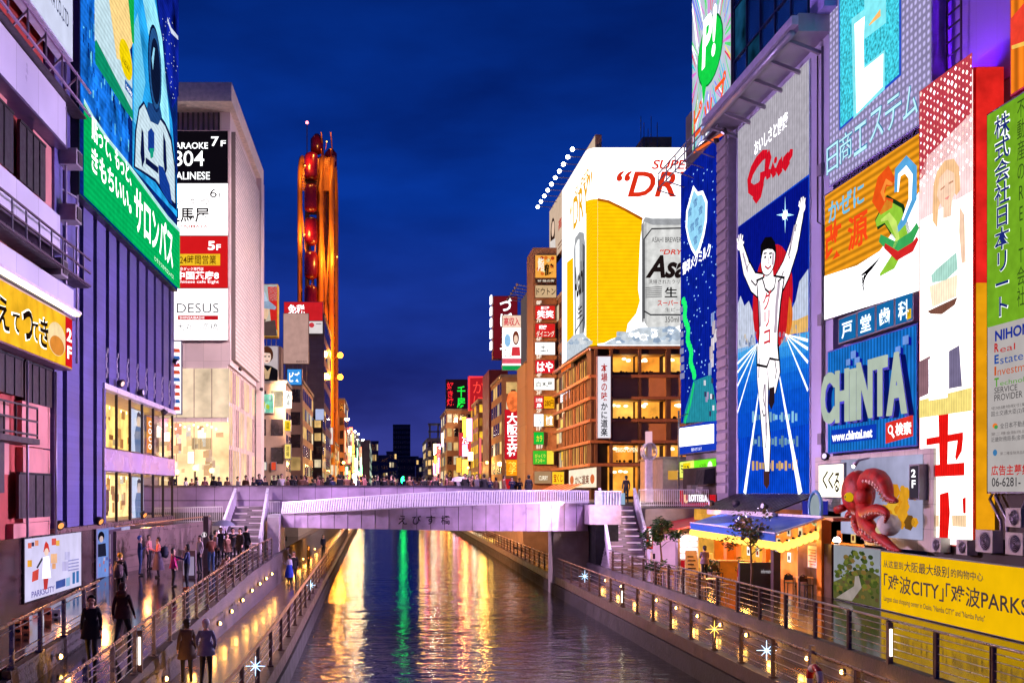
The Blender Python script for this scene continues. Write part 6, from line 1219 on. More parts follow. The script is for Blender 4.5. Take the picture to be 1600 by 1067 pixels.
for i, (lb, rc, c, tx) in enumerate(rows):
    bd = sign('lightbox', lb, 'sign', FC, rc, c, .8 if c[0] == 190 else 1.05, .4, mat('tower_sign_frame', (110, 80, 66), .5), group='column of floor signs', frame=.05)
    if i == 0:
        for k in range(12): u = random.uniform(839, 866); v = random.uniform(402, 430); bd.ell(u, v, 3, 3, random.choice([(250, 226, 150), (190, 70, 30), (250, 200, 90), (226, 110, 40)]), 1, .9, 8)
    for s_, r_, cc, st in tx: bd.text(s_, r_, cc, st, 4, .025 if len(s_) < 4 else .012)
    bd.done()
fb_ = Board(FC, sc_)
for s_, v in (('8F', 473), ('7F', 501), ('6F', 529.5), ('5F', 557.5), ('4F', 586), ('3F', 613.5), ('2F', 641.5), ('1F', 669.5), ('B1F', 698)): fb_.text(s_, (838, v - 3.2, v + 3, 846 if len(s_) < 3 else 848), (255, 235, 215), 1.1, 2, .04, name='floor_number')
wallbox('service_tower', 'plain beige service tower left of the sign column', 'tower', 17.3, 18.8, 123, 130, 4, 20.6, mat('beige_tower', (186, 152, 122), .6, 0, .1, .5, 0, .5, ('XZ', 4, 4.6, .6)))
bd = sign('billboard', 'blank grey billboard seen edge on left of the sign column', 'billboard', Pl('R', 17.9), (814, 470, 571, 834), (150, 128, 128), .35, .5, mat('board_back_tan', (150, 120, 104))); bd.done()
for i in range(6):
    y = 121.6 + i * 1.8
    if i == 0: g1 = thing('lamp_arm', 'unlit lamp arm on top of the blank grey billboard', 'lamp', (17.9, y, 29.4), 'lamp arms on the blank billboard'); mb = MB(); mb.bar((17.9, y, 29.4), (16.2, y, 29.7), .08, .08, M_METAL); mb.ball((16.2, y, 29.7), .18, M_CONC, 6, 4); mb.build('arm', g1)
    else: place(copy_tree(g1), (17.9, y, 29.4))
wallbox('maroon_building', 'dark maroon building under the maroon rooftop sign', 'building', 16.7, 19.6, 158, 168, 4, 24, MAR)
block('tan_shop_building', 'tan building with a tall red dumpling sign on its corner', 16.2, 24, 137, 150, 20.5, TAN, -1, (5, 6), .4, front=(2, 6))
bd = sign('rooftop_sign', 'dark maroon rooftop sign with large white letters', 'sign', Pl('F', 141), (771, 463, 560, 808), (120, 20, 34), .8, 1.6, mat('maroon_cabinet', (90, 20, 30), .5))
bd.text('づぼらや', (781, 466, 556, 800), WHITE, 1.3, 3, .03, vert=True); bd.done()
for k in range(5): pass
mb = MB()
for k in range(5): z = EYE + (VY - 545 + k * 18) * 141 / F; mb.box(15.15, 15.35, 141.2, 142.6, z, z + 1.1, emi((250, 246, 250), 1.3))
mb.build('edge_neon', bd.p)
bd = sign('poster_board', 'rooftop poster with red headline and a woman beside the maroon sign', 'poster', Pl('F', 134), (785, 493, 578, 814), (250, 244, 244), 1.15, .4)
bd.poly([(785, 493), (814, 493), (814, 512), (785, 512)], (250, 214, 190), 1, 1); bd.text('高収入', (787, 496, 509, 812), (216, 30, 60), 1, 3, .02); bd.ell(793, 532, 5, 10, (150, 200, 240), 2, 1); bd.ell(806, 528, 5, 11, (130, 60, 40), 3, .8); bd.ell(806, 530, 3.2, 6.5, (250, 214, 190), 4, 1); bd.poly([(800, 542), (812, 542), (813, 556), (799, 556)], (230, 60, 70), 4, .9); bd.text('Dream', (788, 546, 557, 803), (120, 70, 40), .8, 3, 0, .3); bd.poly([(785, 560), (814, 560), (814, 568), (785, 568)], (230, 90, 110), 2, 1); bd.poly([(785, 571), (814, 571), (814, 578), (785, 578)], (20, 160, 80), 2, 1); bd.done()
bd = sign('vertical_sign', 'tall red vertical sign with four large white characters below a lantern', 'sign', Pl('F', 134.5), (789, 640, 717, 812), (206, 24, 40), 1.0, .5, mat('red_cabinet', (150, 24, 30)))
bd.text('大阪王将', (792, 645, 713, 809), WHITE, 1.3, 3, .03, vert=True); bd.done()
t = thing('paper_lantern', 'red and orange lantern above the tall red vertical sign', 'lantern', (17.5, 134.6, 16.4)); mb = MB(); mb.ball(Pl('F', 134).W(802, 627), 1.0, emi((250, 120, 60), 1.1, .5), 12, 8, (.9, .9, 1.4)); mb.build('paper', t); mb = MB(); mb.path([Pl('F', 134).W(802, 612), Pl('F', 134).W(802, 609)], .3, M_DARK, 8); mb.build('cap', t)
bd = sign('lightbox', 'orange lightbox under the tall red vertical sign', 'sign', Pl('F', 134.2), (791, 718, 743, 810), (250, 150, 20), 1.1, .5); bd.text('餃子', (794, 721, 740, 807), (255, 230, 90), 1.2, 2, .02, vert=True); bd.done()
bd = sign('lightbox', 'dull red lightbox with a dark emblem at the river level of the tan building', 'sign', Pl('F', 134.2), (785, 748, 764, 798), (200, 30, 40), .9, .4); bd.done()
bd = sign('vertical_sign', 'grey vertical sign with a round emblem right of the orange lightbox', 'sign', Pl('F', 134.3), (811, 713, 742, 819), (190, 170, 160), .8, .3); bd.ell(815, 718, 2.4, 3, BLACK, 2, .3); bd.text('居酒屋', (813, 723, 740, 817.5), BLACK, .3, 2, 0, vert=True); bd.done()
block('balcony_building', 'narrow building with yellow lit balconies in the row across the bridge', 17.6, 20.6, 185, 200, 21.6, TAND, -1, (4, 7), .8, ((255, 200, 60), (240, 170, 60)), front=(2, 7))
bd = sign('neon_sign', 'red neon sign with crab restaurant characters on a far roof', 'sign', Pl('F', 198), (732, 588, 641, 766), (190, 30, 40), .9, .8, mat('red_neon_edge', (220, 40, 90))); 
bd.ribbon([(733, 589), (765, 589), (765, 640), (733, 640), (733, 589)], .4, (255, 60, 70), 2, 1.2); bd.text('かに', (739, 596, 636, 757), (255, 70, 60), 1.2, 3, .0, vert=True); bd.done()
bd = sign('neon_sign', 'dark rooftop sign with green neon characters and a red neon column', 'sign', Pl('F', 214), (697, 593, 641, 730), (36, 16, 26), .8, .8, mat('billboard_black', (24, 20, 36)))
bd.text('千房', (714, 603, 637, 727), (30, 235, 70), 1.3, 3, .02, vert=True); bd.text('好き焼', (698, 597, 634, 709), (250, 40, 50), 1.2, 3, .03, vert=True); bd.done()
block('tan_block', 'tan building below the green neon rooftop sign', 13.4, 19.8, 209, 230, 21.8, TAN, -1, (6, 6), .4, front=(5, 6))
bd = sign('vertical_sign', 'pink red lit sign with white characters on the tan building', 'sign', Pl('F', 203), (717, 676, 712, 738), (226, 60, 70), 1.0, .5); bd.text('だる', (722, 680, 708, 733), WHITE, 1.3, 3, .04, vert=True); bd.done()
bd = sign('vertical_sign', 'yellow vertical lantern sign left of the pink red sign', 'sign', Pl('F', 204), (713, 715, 738, 721), (255, 196, 70), 1.2, .4); bd.done()
block('pale_block', 'pale office block with open roof frame far across the bridge', 13.5, 19.3, 296, 330, 20.5, mat('pale_block_wall', (150, 130, 134), .7), -1, (6, 6), .35, front=(5, 6))
mb = MB()
for x in (14, 16.4, 18.8):
    mb.box(x, x + .5, 297, 298, 20.8, 25, M_CONC)
mb.box(13.7, 19.3, 297, 298, 24.6, 25.2, M_CONC); mb.box(13.7, 19.3, 297, 298, 22.6, 23, M_CONC); tag(mb.build('roof_frame', None), 'open concrete roof frame on the pale office block', 'frame')
block('brown_block', 'brown block next to the pink lit column far along the right bank', 17, 22, 232, 292, 17, TAND, -1, (12, 5), .5)
bd = sign('vertical_sign', 'tall pink lit vertical sign far along the right bank', 'sign', Pl('F', 260), (687, 706, 752, 692), (250, 120, 110), 1.1, .4); bd.done()
bd = sign('vertical_sign', 'slim white lit vertical sign on the far tan building edge', 'sign', Pl('F', 208), (690, 676, 698, 693), (250, 240, 250), 1.4, .3); bd.done()
bd = sign('vertical_sign', 'slim red and white neon strip below the balcony building', 'sign', Pl('F', 183), (749, 684, 740, 752), (255, 110, 110), 1.2, .3); bd.done()
block('river_block', 'low dark block closing the canal far away', 22, 36, 400, 420, 24, mat('far_dim', (86, 70, 84), .8), -1, (5, 6), .3, front=(8, 6))
# towers at the end
t = block('far_tower', 'dark high rise with few lit windows at the end of the canal', 8.4, 20.2, 700, 712, 51.5, mat('tower_dark', (26, 24, 40), .7), -1, (1, 1), 0, front=(8, 14))
block('far_block', 'dark wide block in front of the distant high rise', 10.5, 24, 650, 665, 28, mat('far_dim_blue', (40, 38, 58), .8), -1, (1, 1), 0, front=(10, 5))
for i, (u0, u1, v, y, lb) in enumerate(((580, 591, 690, 420, 'grey far block with pale edge at the end of the left bank'), (591, 606, 712, 480, 'low bluish far block in the gap of the canal'), (604, 620, 706, 520, 'pale far block left of the distant high rise'), (650, 668, 716, 440, 'dim far block right of the distant high rise'))):
    block('far_block', lb, (u0 - VX) * y / F, (u1 - VX) * y / F, y, y + 12, EYE + (VY - v) * y / F, mat('far_grey_%d' % i, (92 - 8 * i, 84 - 6 * i, 104), .8), -1, (1, 1), .35, front=(4, 5))
# ---------------------------------------------------------------- left bank further along
block('billboard_building', 'cream building with a portrait poster and rooftop hat billboard', -24, -9.85, 106, 112, 16.3, mat('cream_render', (190, 158, 138), .65, 0, .2, .5), 1, (2, 5), .2, front=(8, 4))
PF = Pl('F', 105.6)
bd = sign('billboard', 'rooftop billboard of a person in a pale hat with a yellow side', 'billboard', PF, (396, 445, 525, 433), (200, 186, 170), .95, 1.5, mat('yellow_board_side', (240, 190, 30), .5))
bd.poly([(396, 445), (433, 445), (433, 470), (396, 470)], (176, 190, 190), 1, .9); bd.poly([(418, 448), (433, 448), (433, 516), (424, 510)], (214, 40, 36), 1, .9); bd.ell(408, 486, 12, 18, (236, 196, 160), 2, .95); bd.poly([(396, 474), (420, 470), (432, 480), (430, 484), (396, 480)], (150, 170, 200), 4, .9); bd.poly([(396, 452), (414, 456), (419, 472), (396, 476)], (180, 200, 224), 3, 1); bd.poly([(396, 506), (430, 500), (433, 525), (396, 525)], (90, 70, 70), 3, .8); bd.ribbon([(412, 498), (404, 520)], .5, (60, 40, 36), 4, .7); bd.done()
mb = MB()
for k in range(5): mb.bar((-13 + k * .5, 107.6, 20.3), (-13 + k * .5, 107.6, 21.4), .07, .07, M_METAL)
mb.box(-13.2, -10.4, 107, 109, 16.3, 20.3, TAND); tag(mb.build('roof_house', None), 'small roof house under the hat billboard', 'roof house')
bd = sign('portrait_poster', 'poster of a brown haired person in a dark suit below the hat billboard', 'poster', Pl('F', 105.7), (396, 541, 595, 434), (196, 180, 184), .95, .3)
bd.poly([(400, 595), (404, 578), (414, 570), (424, 572), (434, 578), (434, 595)], (26, 22, 30), 2, .6); bd.poly([(412, 572), (418, 580), (424, 573), (420, 592), (414, 592)], (206, 170, 130), 3, .9); bd.ell(417, 554, 10, 13, (96, 52, 36), 3, .7); bd.ell(417, 558, 6.5, 10, (244, 208, 192), 4, 1); bd.poly([(407, 552), (412, 544), (424, 545), (427, 562), (422, 552), (414, 551)], (96, 52, 36), 5, .7); bd.ribbon([(413, 557), (416, 557)], .12, BLACK, 6, .3); bd.ribbon([(419, 557), (422, 557)], .12, BLACK, 6, .3); bd.ribbon([(415, 564), (419, 564)], .1, (170, 70, 70), 6, .8); bd.done()
bd = sign('led_screen', 'small green lit screen on the cream building', 'screen', PF, (397, 616, 645, 427), (130, 210, 180), 1.0, .3, led=None, var=.5)
for k in range(16): u = random.uniform(399, 425); v = random.uniform(620, 642); bd.ell(u, v, 2, 4, random.choice([(60, 140, 60), (220, 240, 230), (90, 190, 190), (180, 210, 60)]), 1, .9, 8)
bd.done()
for lb, rc, c in (('white lightbox at the corner of the cream building', (445, 612, 637, 455), (246, 250, 246)), ('yellow lightbox on the edge of the cream building', (445, 657, 673, 454), (250, 206, 40)), ('yellow lettered lightbox low on the cream building', (445, 694, 716, 454), (250, 220, 110))):
    bd = sign('lightbox', lb, 'sign', Pl('F', 105.5), rc, c, 1.1, .4); bd.text('酒場', (rc[0] + 2, rc[1] + 3, rc[2] - 3, rc[3] - 2), (120, 90, 40), .6, 2, .01, vert=True); bd.done()
for (u0, u1, lb) in ((401, 408, 'green lit shop sign at street level behind the bridge'), (411, 416, 'small white lit shop sign at street level behind the bridge'), (424, 431, 'small red lit shop sign at street level behind the bridge')): bd = sign('shop_sign', lb, 'sign', PF, (u0, 722, 734, u1), (130, 210, 160) if u0 < 405 else (240, 235, 220) if u0 < 420 else (230, 80, 50), .9, .2); bd.done()
block('beige_building', 'beige building with a blue rooftop sign and dark side wall', -16, -9.0, 118, 136, 17.6, mat('beige_render', (198, 160, 138), .65, 0, .2, .5), 1, (6, 6), .25, front=(4, 5))
bd = sign('rooftop_sign', 'blue rooftop sign with white lettering', 'sign', Pl('F', 117.6), (449, 577, 601, 471), (60, 150, 230), 1.0, 1.2, mat('blue_board_edge', (30, 60, 160))); bd.text('ビズ', (452, 581, 597, 468), WHITE, 1.2, 2, .02); bd.done()
bd = sign('billboard', 'blank pinkish rooftop billboard with tiny dark caption', 'billboard', Pl('F', 124), (443, 490, 568, 482), (212, 168, 158), .75, .4, mat('board_back_tan', (150, 120, 104)), var=.12); bd.text('昭和広告社', (463, 563, 567, 480), (60, 40, 40), .5, 2); bd.done()
mb = MB()
for k in range(6): x = -11.8 + k * .55; mb.bar((x, 124.5, 17.5), (x, 124.5, 20.7), .1, .1, M_BEAM)
tag(mb.build('support_frame', None), 'steel legs of the blank pinkish billboard', 'frame')
block('tiled_building', 'tall grey tiled building behind the red tax free sign', -14, -8.3, 150, 170, 31, mat('grey_tile_wall', (150, 134, 136), .5, 0, .12, .5, 0, .5, ('XZ', .9, .6, .75)), 1, (5, 8), .2)
bd = sign('rooftop_sign', 'red rooftop sign with white tax free characters', 'sign', Pl('F', 149), (444, 472, 501, 504), (206, 32, 40), .95, .5); bd.text('免税', (450, 476, 491, 476), WHITE, 1.2, 2, .03); bd.text('TAX FREE', (452, 493, 498, 482), WHITE, 1.2, 2, .02, .2); bd.done()
bd = sign('lightbox', 'white band with a red emblem below the red tax free sign', 'sign', Pl('F', 149), (478, 502, 521, 504), (236, 226, 226), .9, .4); bd.ell(487, 508, 4, 4, (214, 60, 70), 2, .9); bd.ribbon([(494, 506), (502, 506)], .1, (110, 90, 110), 2, .7); bd.done()
block('striped_building', 'small dark building with white floors below the wheel', -10.5, -8.0, 140, 148, 15.5, mat('dark_block', (52, 42, 52), .6), 1, (2, 6), .6, front=(2, 6))
bd = sign('lightbox', 'pale blue box sign on the small dark building', 'sign', Pl('F', 139.5), (493, 639, 656, 506), (190, 200, 240), .9, .5); bd.done()
block('wheel_base_building', 'yellow lit building at the foot of the oval wheel', -14, -8.4, 186, 205, 14, mat('yellow_base', (210, 160, 60), .6, 0, .2, .5), 1, (5, 3), .9, front=(4, 3))
bd = sign('shop_sign', 'white board with a red emblem at the foot of the oval wheel', 'sign', Pl('F', 170), (508, 668, 694, 520), (246, 226, 214), 1.0, .4); bd.ell(514, 681, 4, 9, (206, 50, 60), 2, 1); bd.done()
block('ochre_building', 'ochre building right of the oval wheel', -9.3, -7.3, 204, 230, 23.5, mat('ochre_render', (190, 130, 80), .65, 0, .2, .5), 1, (5, 7), .3, front=(2, 7))
block('grey_block', 'grey block with bright white lamps along the left bank', -12, -6.9, 234, 262, 19, GRY, 1, (6, 6), .6, ((255, 250, 225), (230, 255, 235)))
block('grey_block', 'darker grey block with white lamps further along the left bank', -12, -6.2, 266, 310, 20, mat('slate_block', (104, 100, 112), .6, 0, .2, .5), 1, (9, 6), .5, ((255, 250, 225), (230, 255, 235), (160, 255, 200)))
block('grey_block', 'last grey block of the left bank row', -12, -3.4, 316, 380, 21, mat('slate_block2', (120, 108, 112), .6, 0, .2, .5), 1, (12, 6), .5, ((255, 250, 225), (200, 255, 220)))
# oval ferris wheel
fw = thing('ferris_wheel', 'tall floodlit orange oval ferris wheel seen almost edge on', 'ferris wheel', (-11, 190, 12))
M_OR = mat('wheel_orange', (214, 132, 40), .4, .2, .2, .3); M_GON = mat('gondola_red', (96, 8, 22), .25, 0, .1, 1, 0, .6)
def oval(x, t, gr=0):   # t in turns
    r = 9.0 + gr; zc0, zc1 = 20, 58.5 - 0; a = 2 * math.pi * t
    y = 190 - r * math.sin(a) if False else 190 + r * math.cos(a); s = math.sin(a)
    return Vector((x, y, (zc1 + r * .9 * s) if s > 0 else (zc0 + r * .9 * s)))
for x, r in ((-14.3, .5), (-10.6, .55), (-8.7, .5)):
    mb = MB(); pts = [oval(x, k / 64) for k in range(65)]; mb.path(pts, r, M_OR, 6, caps=False); mb.build('rim', fw)
mb = MB(); rnd = random.Random(3)
for k in range(88):
    a, b = k / 88, (k + 1) / 88
    for (xa_, xb_) in ((-14.3, -10.6), (-10.6, -8.7)): mb.bar(oval(xa_, a), oval(xb_, b), .24, .24, M_OR); mb.bar(oval(xb_, a), oval(xa_, b), .24, .24, M_OR); mb.bar(oval(xa_, a), oval(xb_, a), .2, .2, M_OR)
for z in range(12, 68, 3):
    h = 8.3; 
    for x in (-10.6, -8.9): mb.bar((x, 182, z), (x, 198, z + 3), .2, .2, M_OR); mb.bar((x, 198, z), (x, 182, z + 3), .2, .2, M_OR)
mb.build('lattice', fw)
mb = MB()
for y in (183, 197):
    for x in (-11.3, -9.9): mb.bar((x, y, 4), (x, y, 62), .35, .35, M_OR)
    for z in range(6, 60, 2): mb.bar((-11.3, y, z), (-9.9, y, z + 2), .14, .14, M_OR); mb.bar((-9.9, y, z), (-11.3, y, z + 2), .14, .14, M_OR)
mb.build('mast', fw)
NZ_ = [12, 18.6, 24.6, 30.6, 36.6, 42.6, 48.6, 54.4, 60]
for i, z in enumerate(NZ_[2:]):
    mb = MB(); x, y = -12.3, 180.6; mb.path([(x, y, z), (x, y, z + .3), (x, y, z + .8), (x, y, z + 4.2), (x, y, z + 4.7), (x, y, z + 5.0)], [.5, 1.05, 1.2, 1.2, 1.0, .4], M_GON, 12); mb.build('gondola', fw)
for (x, y, z) in ((-11.6, 186, 66.5), (-9.3, 190, 65.2)): mb = MB(); mb.path([(x, y, z), (x, y, z + .5), (x, y, z + 2.6), (x, y, z + 3.6)], [.6, 1.2, 1.2, .4], M_GON, 10); mb.build('gondola', fw)
mb = MB(); mb.bar((-13.4, 186, 64), (-13.4, 186, 72), .15, .15, M_DARK); mb.build('mast_tip', fw); mb = MB(); mb.ball((-13.4, 186, 72.2), .3, emi((255, 120, 130), 5, 0), 8, 6); mb.build('beacon', fw)
def lamp_pt(o, p, col, e, r=.1):
    l = bpy.data.lights.new('lamp_light', 'POINT'); l.energy = e; l.color = lin(col); l.shadow_soft_size = r; lo = bpy.data.objects.new('lamp_light', l); COL.objects.link(lo); lo.parent = o; lo.location = Vector(p) - WL[o]; WL[lo] = WL[o]; return lo
for i, v in enumerate((555, 589)):
    p = Pl('F', 176).W(531.5, v); t = thing('flood_lamp', ['upper orange flood lamp on an arm beside the oval wheel', 'lower orange flood lamp on an arm beside the oval wheel'][i], 'lamp', p); mb = MB(); mb.ball(p, .5, emi((255, 150, 30), 14, 0), 10, 8); mb.build('bulb', t); mb = MB(); mb.bar((-8.7, 181, p.z), p, .12, .12, M_OR); mb.build('arm', t); lamp_pt(t, p + Vector((-.2, -1.2, 0)), (255, 150, 40), 9000, .5)
for i, (x, y, z, e, lb) in enumerate(((-12, 176, 14, 9000, 'yellow floodlight at the foot of the oval wheel'), (-7.6, 178, 46, 7000, 'yellow floodlight high beside the oval wheel'), (-9.4, 178, 66, 4000, 'added yellow floodlight beside the top of the oval wheel'), (-13.3, 178.5, 50, 3000, 'added yellow floodlight on the inland side of the oval wheel'), (-13.2, 178.5, 62, 2600, 'added orange floodlight near the top of the oval wheel'))):  # top and inland lamps are added to brighten the wheel
    t = thing('flood_lamp', lb, 'lamp', (x, y, z)); mb = MB(); mb.ball((x, y, z), .14, emi((255, 200, 90), 3, 0), 8, 6); mb.build('bulb', t); mb = MB(); mb.bar((x, y, z), (x - .4, y + 4, z), .1, .1, M_OR); mb.build('arm', t); lamp_pt(t, (x, y - .5, z + .6), (255, 180, 80), e * .5, .4)
# white street lamps on the banks
def street_lamp(p, h, label, col=(255, 250, 225), s=110, two=True):
    t = thing('street_lamp', label, 'street lamp', p, 'white street lamps along the far banks'); mb = MB(); x, y, z = p; mb.path([(x, y, z), (x, y, z + h)], [.12, .07], M_LOUV, 6); mb.bar((x - .7, y, z + h), (x + .7, y, z + h), .07, .07, M_LOUV); mb.build('pole', t)
    mb = MB()
    for d in ((-.75, .75) if two else (.75,)): mb.ball((x + d, y, z + h - .05), .22, emi(col, s, 0), 8, 6)
    mb.build('lamp', t); return t
sl0 = street_lamp((-7.6, 215, 4), 16.5, 'white double street lamp on the left bank beyond the bridge')
for (x, y) in ((-6.6, 232), (-6.5, 262), (-5.8, 290), (-5.2, 330)): place(copy_tree(sl0), (x, y, 3.6 if y > 250 else 2.5))
for (x, y) in ((14.5, 236), (15, 270)): place(copy_tree(sl0), (x, y, -1), 0, 'white double street lamp on the right bank beyond the bridge')

for i, (x, y) in enumerate(((-6.2, 150), (-6.0, 205), (-5.6, 255), (14.8, 150), (14.6, 180), (14.6, 225))):
    t = street_lamp((x, y, 3.9), 5.6, 'orange single street lamp on the %s bank beyond the bridge' % ('left' if x < 0 else 'right'), (255, 190, 90), 14, False); t['group'] = 'orange street lamps along the far banks'; lamp_pt(t, (x, y - 1.2, 9.2), (255, 170, 80), 1100, .3)
rs_ = random.Random(21)
def far_signs(n, xf, y0, y1, lab, grp, cols):
    first = {}
    for i in range(n):
        y = rs_.uniform(y0, y1); c = cols[i % len(cols)]; x = xf(y); z = rs_.uniform(5, 17); h = rs_.uniform(1.5, 4.5)
        if c not in first:
            t = thing('small_sign', lab % c[1], 'sign', (x, y, z), grp); mb = MB(); mb.box(x - .5, x + .5, y, y + .3, z, z + 2.4, emi(c[0], 5.0, .3, sample=True)); mb.build('face', t); mb = MB(); mb.box(x - .56, x + .56, y + .03, y + .36, z - .06, z + 2.46, M_DARK); mb.build('cabinet', t); first[c] = t
        else: o = place(copy_tree(first[c]), (x, y, z)); o.scale = (rs_.uniform(.6, 1.2), 1, h / 2.4)
far_signs(44, lambda y: -7.6 + (y - 190) * .013, 205, 370, 'tiny %s lit sign on the far left bank row', 'tiny signs on the far left bank', (((255, 240, 200), 'cream'), ((255, 190, 80), 'amber'), ((160, 255, 190), 'pale green'), ((255, 250, 255), 'white'), ((255, 120, 90), 'coral')))
far_signs(40, lambda y: 16.6 - (y - 200) * .012, 188, 330, 'tiny %s lit sign on the far right bank row', 'tiny signs on the far right bank', (((255, 220, 160), 'warm cream'), ((255, 70, 60), 'red'), ((255, 180, 60), 'orange'), ((255, 250, 255), 'white'), ((255, 140, 190), 'rose')))
t = thing('signal_lamp', 'bright green signal lamp over the canal beyond the bridge', 'signal', (4.6, 210, 7.4)); mb = MB(); mb.ball((4.6, 210, 7.6), .45, emi((20, 255, 110), 30, 0), 10, 8, (1, .6, 1.8)); mb.build('lens', t); mb = MB(); mb.path([(4.6, 210.3, -1), (4.6, 210.3, 8.6)], .12, M_LOUV, 8); mb.build('post', t)

# added glowing shop fronts, put in for their streaks on the water
sf_ = {}
for side in (-1, 1):
    for i in range(17):
        y = (126 if side < 0 else 118) + i * 12.5; x = -6.1 if side < 0 else 12.7; c = [((255, 200, 90), 'golden'), ((255, 236, 190), 'creamy white'), ((255, 140, 60), 'orange'), ((255, 214, 120), 'amber'), ((255, 90, 80), 'red'), ((255, 170, 190), 'pink')][(i * (5 if side < 0 else 7) + i // 3) % (4 if side < 0 else 6)]
        k = (side, c)
        if k not in sf_:
            t = thing('added_shop_glow', 'added %s glowing shop front on the %s bank beyond the bridge' % (c[1], 'left' if side < 0 else 'right'), 'shop front', (x, y, 0), 'added shop fronts beyond the bridge'); mb = MB(); mb.box(x - .4, x + .4, y, y + 7, .05, 4.3, mat('shop_front_brown', (96, 70, 56), .6)); mb.build('wall', t); mb = MB(); mb.box(x + .42 * -side, x + .40 * -side, y + .8, y + 6.2, .9, 3.4, emi(c[0], 9, .4, scale=.5)); mb.box(x - .3, x + .3, y - .03, y - .01, 1.0, 3.2, emi(c[0], 9, .4, scale=.5)); mb.build('window', t); sf_[k] = t
        else: place(copy_tree(sf_[k]), (x, y, 0))
# ---------------------------------------------------------------- the restaurant terrace on the right
AB = mat('awning_blue', (20, 62, 168), .35, 0, .15, 1.2, .1, .6)
t = thing('shop_awning', 'blue fabric awning with a string of yellow lanterns over the open restaurant', 'awning', (16.5, 47, 3.3))
mb = MB(); bk_ = [Vector((18.2, 54.5, 3.95)), Vector((18.2, 42.2, 3.95))]; fr_ = [Vector((15.3, 50.6, 3.52)), Vector((15.2, 39.4, 3.42))]
mb.hexa([bk_[0] - Vector((0, 0, .03)), fr_[0] - Vector((0, 0, .03)), fr_[1] - Vector((0, 0, .03)), bk_[1] - Vector((0, 0, .03))], [bk_[0], fr_[0], fr_[1], bk_[1]], AB); mb.build('fabric', t)
mb = MB(); mb.hexa([fr_[0] + Vector((-.02, 0, -.3)), fr_[0] + Vector((0, 0, -.3)), fr_[1] + Vector((0, 0, -.3)), fr_[1] + Vector((-.02, 0, -.3))], [fr_[0] + Vector((-.02, 0, -.032)), fr_[0] + Vector((0, 0, -.032)), fr_[1] + Vector((0, 0, -.032)), fr_[1] + Vector((-.02, 0, -.032))], mat('valance_blue', (40, 92, 180), .5)); mb.build('valance', t)
mb = MB(); mb.bar(bk_[0] + Vector((0, 0, .06)), bk_[1] + Vector((0, 0, .06)), .12, .1, M_SLAT); mb.bar(fr_[1] + Vector((0, 0, .03)), bk_[1] + Vector((0, -.05, .03)), .08, .06, M_SLAT); mb.bar(fr_[0] + Vector((0, 0, .03)), fr_[1] + Vector((0, 0, .03)), .07, .05, M_SLAT); mb.build('frame', t)
E_LAN = emi((255, 196, 84), 2.4, .2, sample=True)
def lantern(p, first=[None]):
    if first[0] is None:
        o = thing('lantern', 'small round yellow paper lantern hanging under the blue awning', 'lantern', p, 'lanterns under the blue awning'); mb = MB(); mb.ball(p, .17, E_LAN, 9, 7, (1, 1, 1.1)); mb.build('paper', o); mb = MB(); mb.path([(p[0], p[1], p[2] + .17), (p[0], p[1], p[2] + .26)], .05, M_DARK, 6); mb.build('cap', o); first[0] = o
    else: place(copy_tree(first[0]), p)
for i in range(19): q = fr_[0] + (fr_[1] - fr_[0]) * i / 18; lantern((q.x + .12, q.y, q.z - .46))
for i in range(1, 8): q = fr_[1] + (bk_[1] - fr_[1]) * i / 8; lantern((q.x, q.y + .1, q.z - .62))
rs = thing('open_restaurant', 'open restaurant front glowing orange under the blue awning', 'shop front', (18, 47, ZR))
mb = MB(); mb.box(19.6, 19.9, 41.5, 57, ZR, 4.2, mat('shop_inside_orange', (226, 150, 60), .6, 0, .3, .8)); mb.box(18.1, 19.9, 56.5, 57, ZR, 4.2, mat('shop_inside_orange', (226, 150, 60))); mb.box(18.2, 20, 41.2, 57, 3.86, 4.0, M_CEIL); mb.build('wall', rs)
mb = MB(); mb.box(17.9, 18.3, 56.2, 58.5, ZR, 4.1, emi((250, 176, 70), .8, .35)); mb.build('lit_panel', rs)
mb = MB()
for y in (41.6, 47.6, 53): mb.box(17.9, 18.3, y, y + .45, ZR, 3.9, mat('post_orange', (230, 130, 30), .45, 0, .12, 2))
mb.build('post', rs)
bd = Board(Pl('R', 19.55), rs)
for k in range(30): y = 42.5 + (k % 10) * 1.35 + random.uniform(-.1, .1); z = 1.7 + (k // 10) * .62; w_ = random.uniform(.4, .5); bd.poly([(-y, z), (-y + w_, z), (-y + w_, z + .46), (-y, z + .46)], random.choice([(250, 236, 200), (250, 230, 170), (240, 200, 120), (230, 120, 60), (250, 245, 230)]), 2, 1.0, ab=True); bd.poly([(-y + .1, z + .1), (-y + w_ - .1, z + .1), (-y + w_ - .1, z + .3), (-y + .1, z + .3)], random.choice([(120, 50, 30), (190, 60, 40), (80, 60, 50)]), 3, .7, ab=True)
bd.poly([(-47.2, 1.1), (-43, 1.1), (-43, 1.5), (-47.2, 1.5)], (60, 120, 50), 2, .6, ab=True); bd.poly([(-55.5, 1.4), (-50.6, 1.4), (-50.6, 3.5), (-55.5, 3.5)], (250, 176, 60), 1, 1.0, ab=True); bd.ell(0, 0, 0, 0, WHITE) if False else bd.poly([(-54 + .6 * math.cos(i), 2.6 + .6 * math.sin(i)) for i in range(6)], (226, 120, 60), 3, .9, ab=True); bd.done('menu_boards')
lp = thing('ceiling_lamp', 'row of warm ceiling lamps inside the open restaurant', 'lamp', (18.6, 49, 3.75)); mb = MB()
for y in (43.5, 46.5, 49.5, 52.5, 55.5): mb.ball((18.7, y, 3.72), .12, emi((255, 210, 120), 16, 0), 8, 6)
mb.build('bulb', lp)
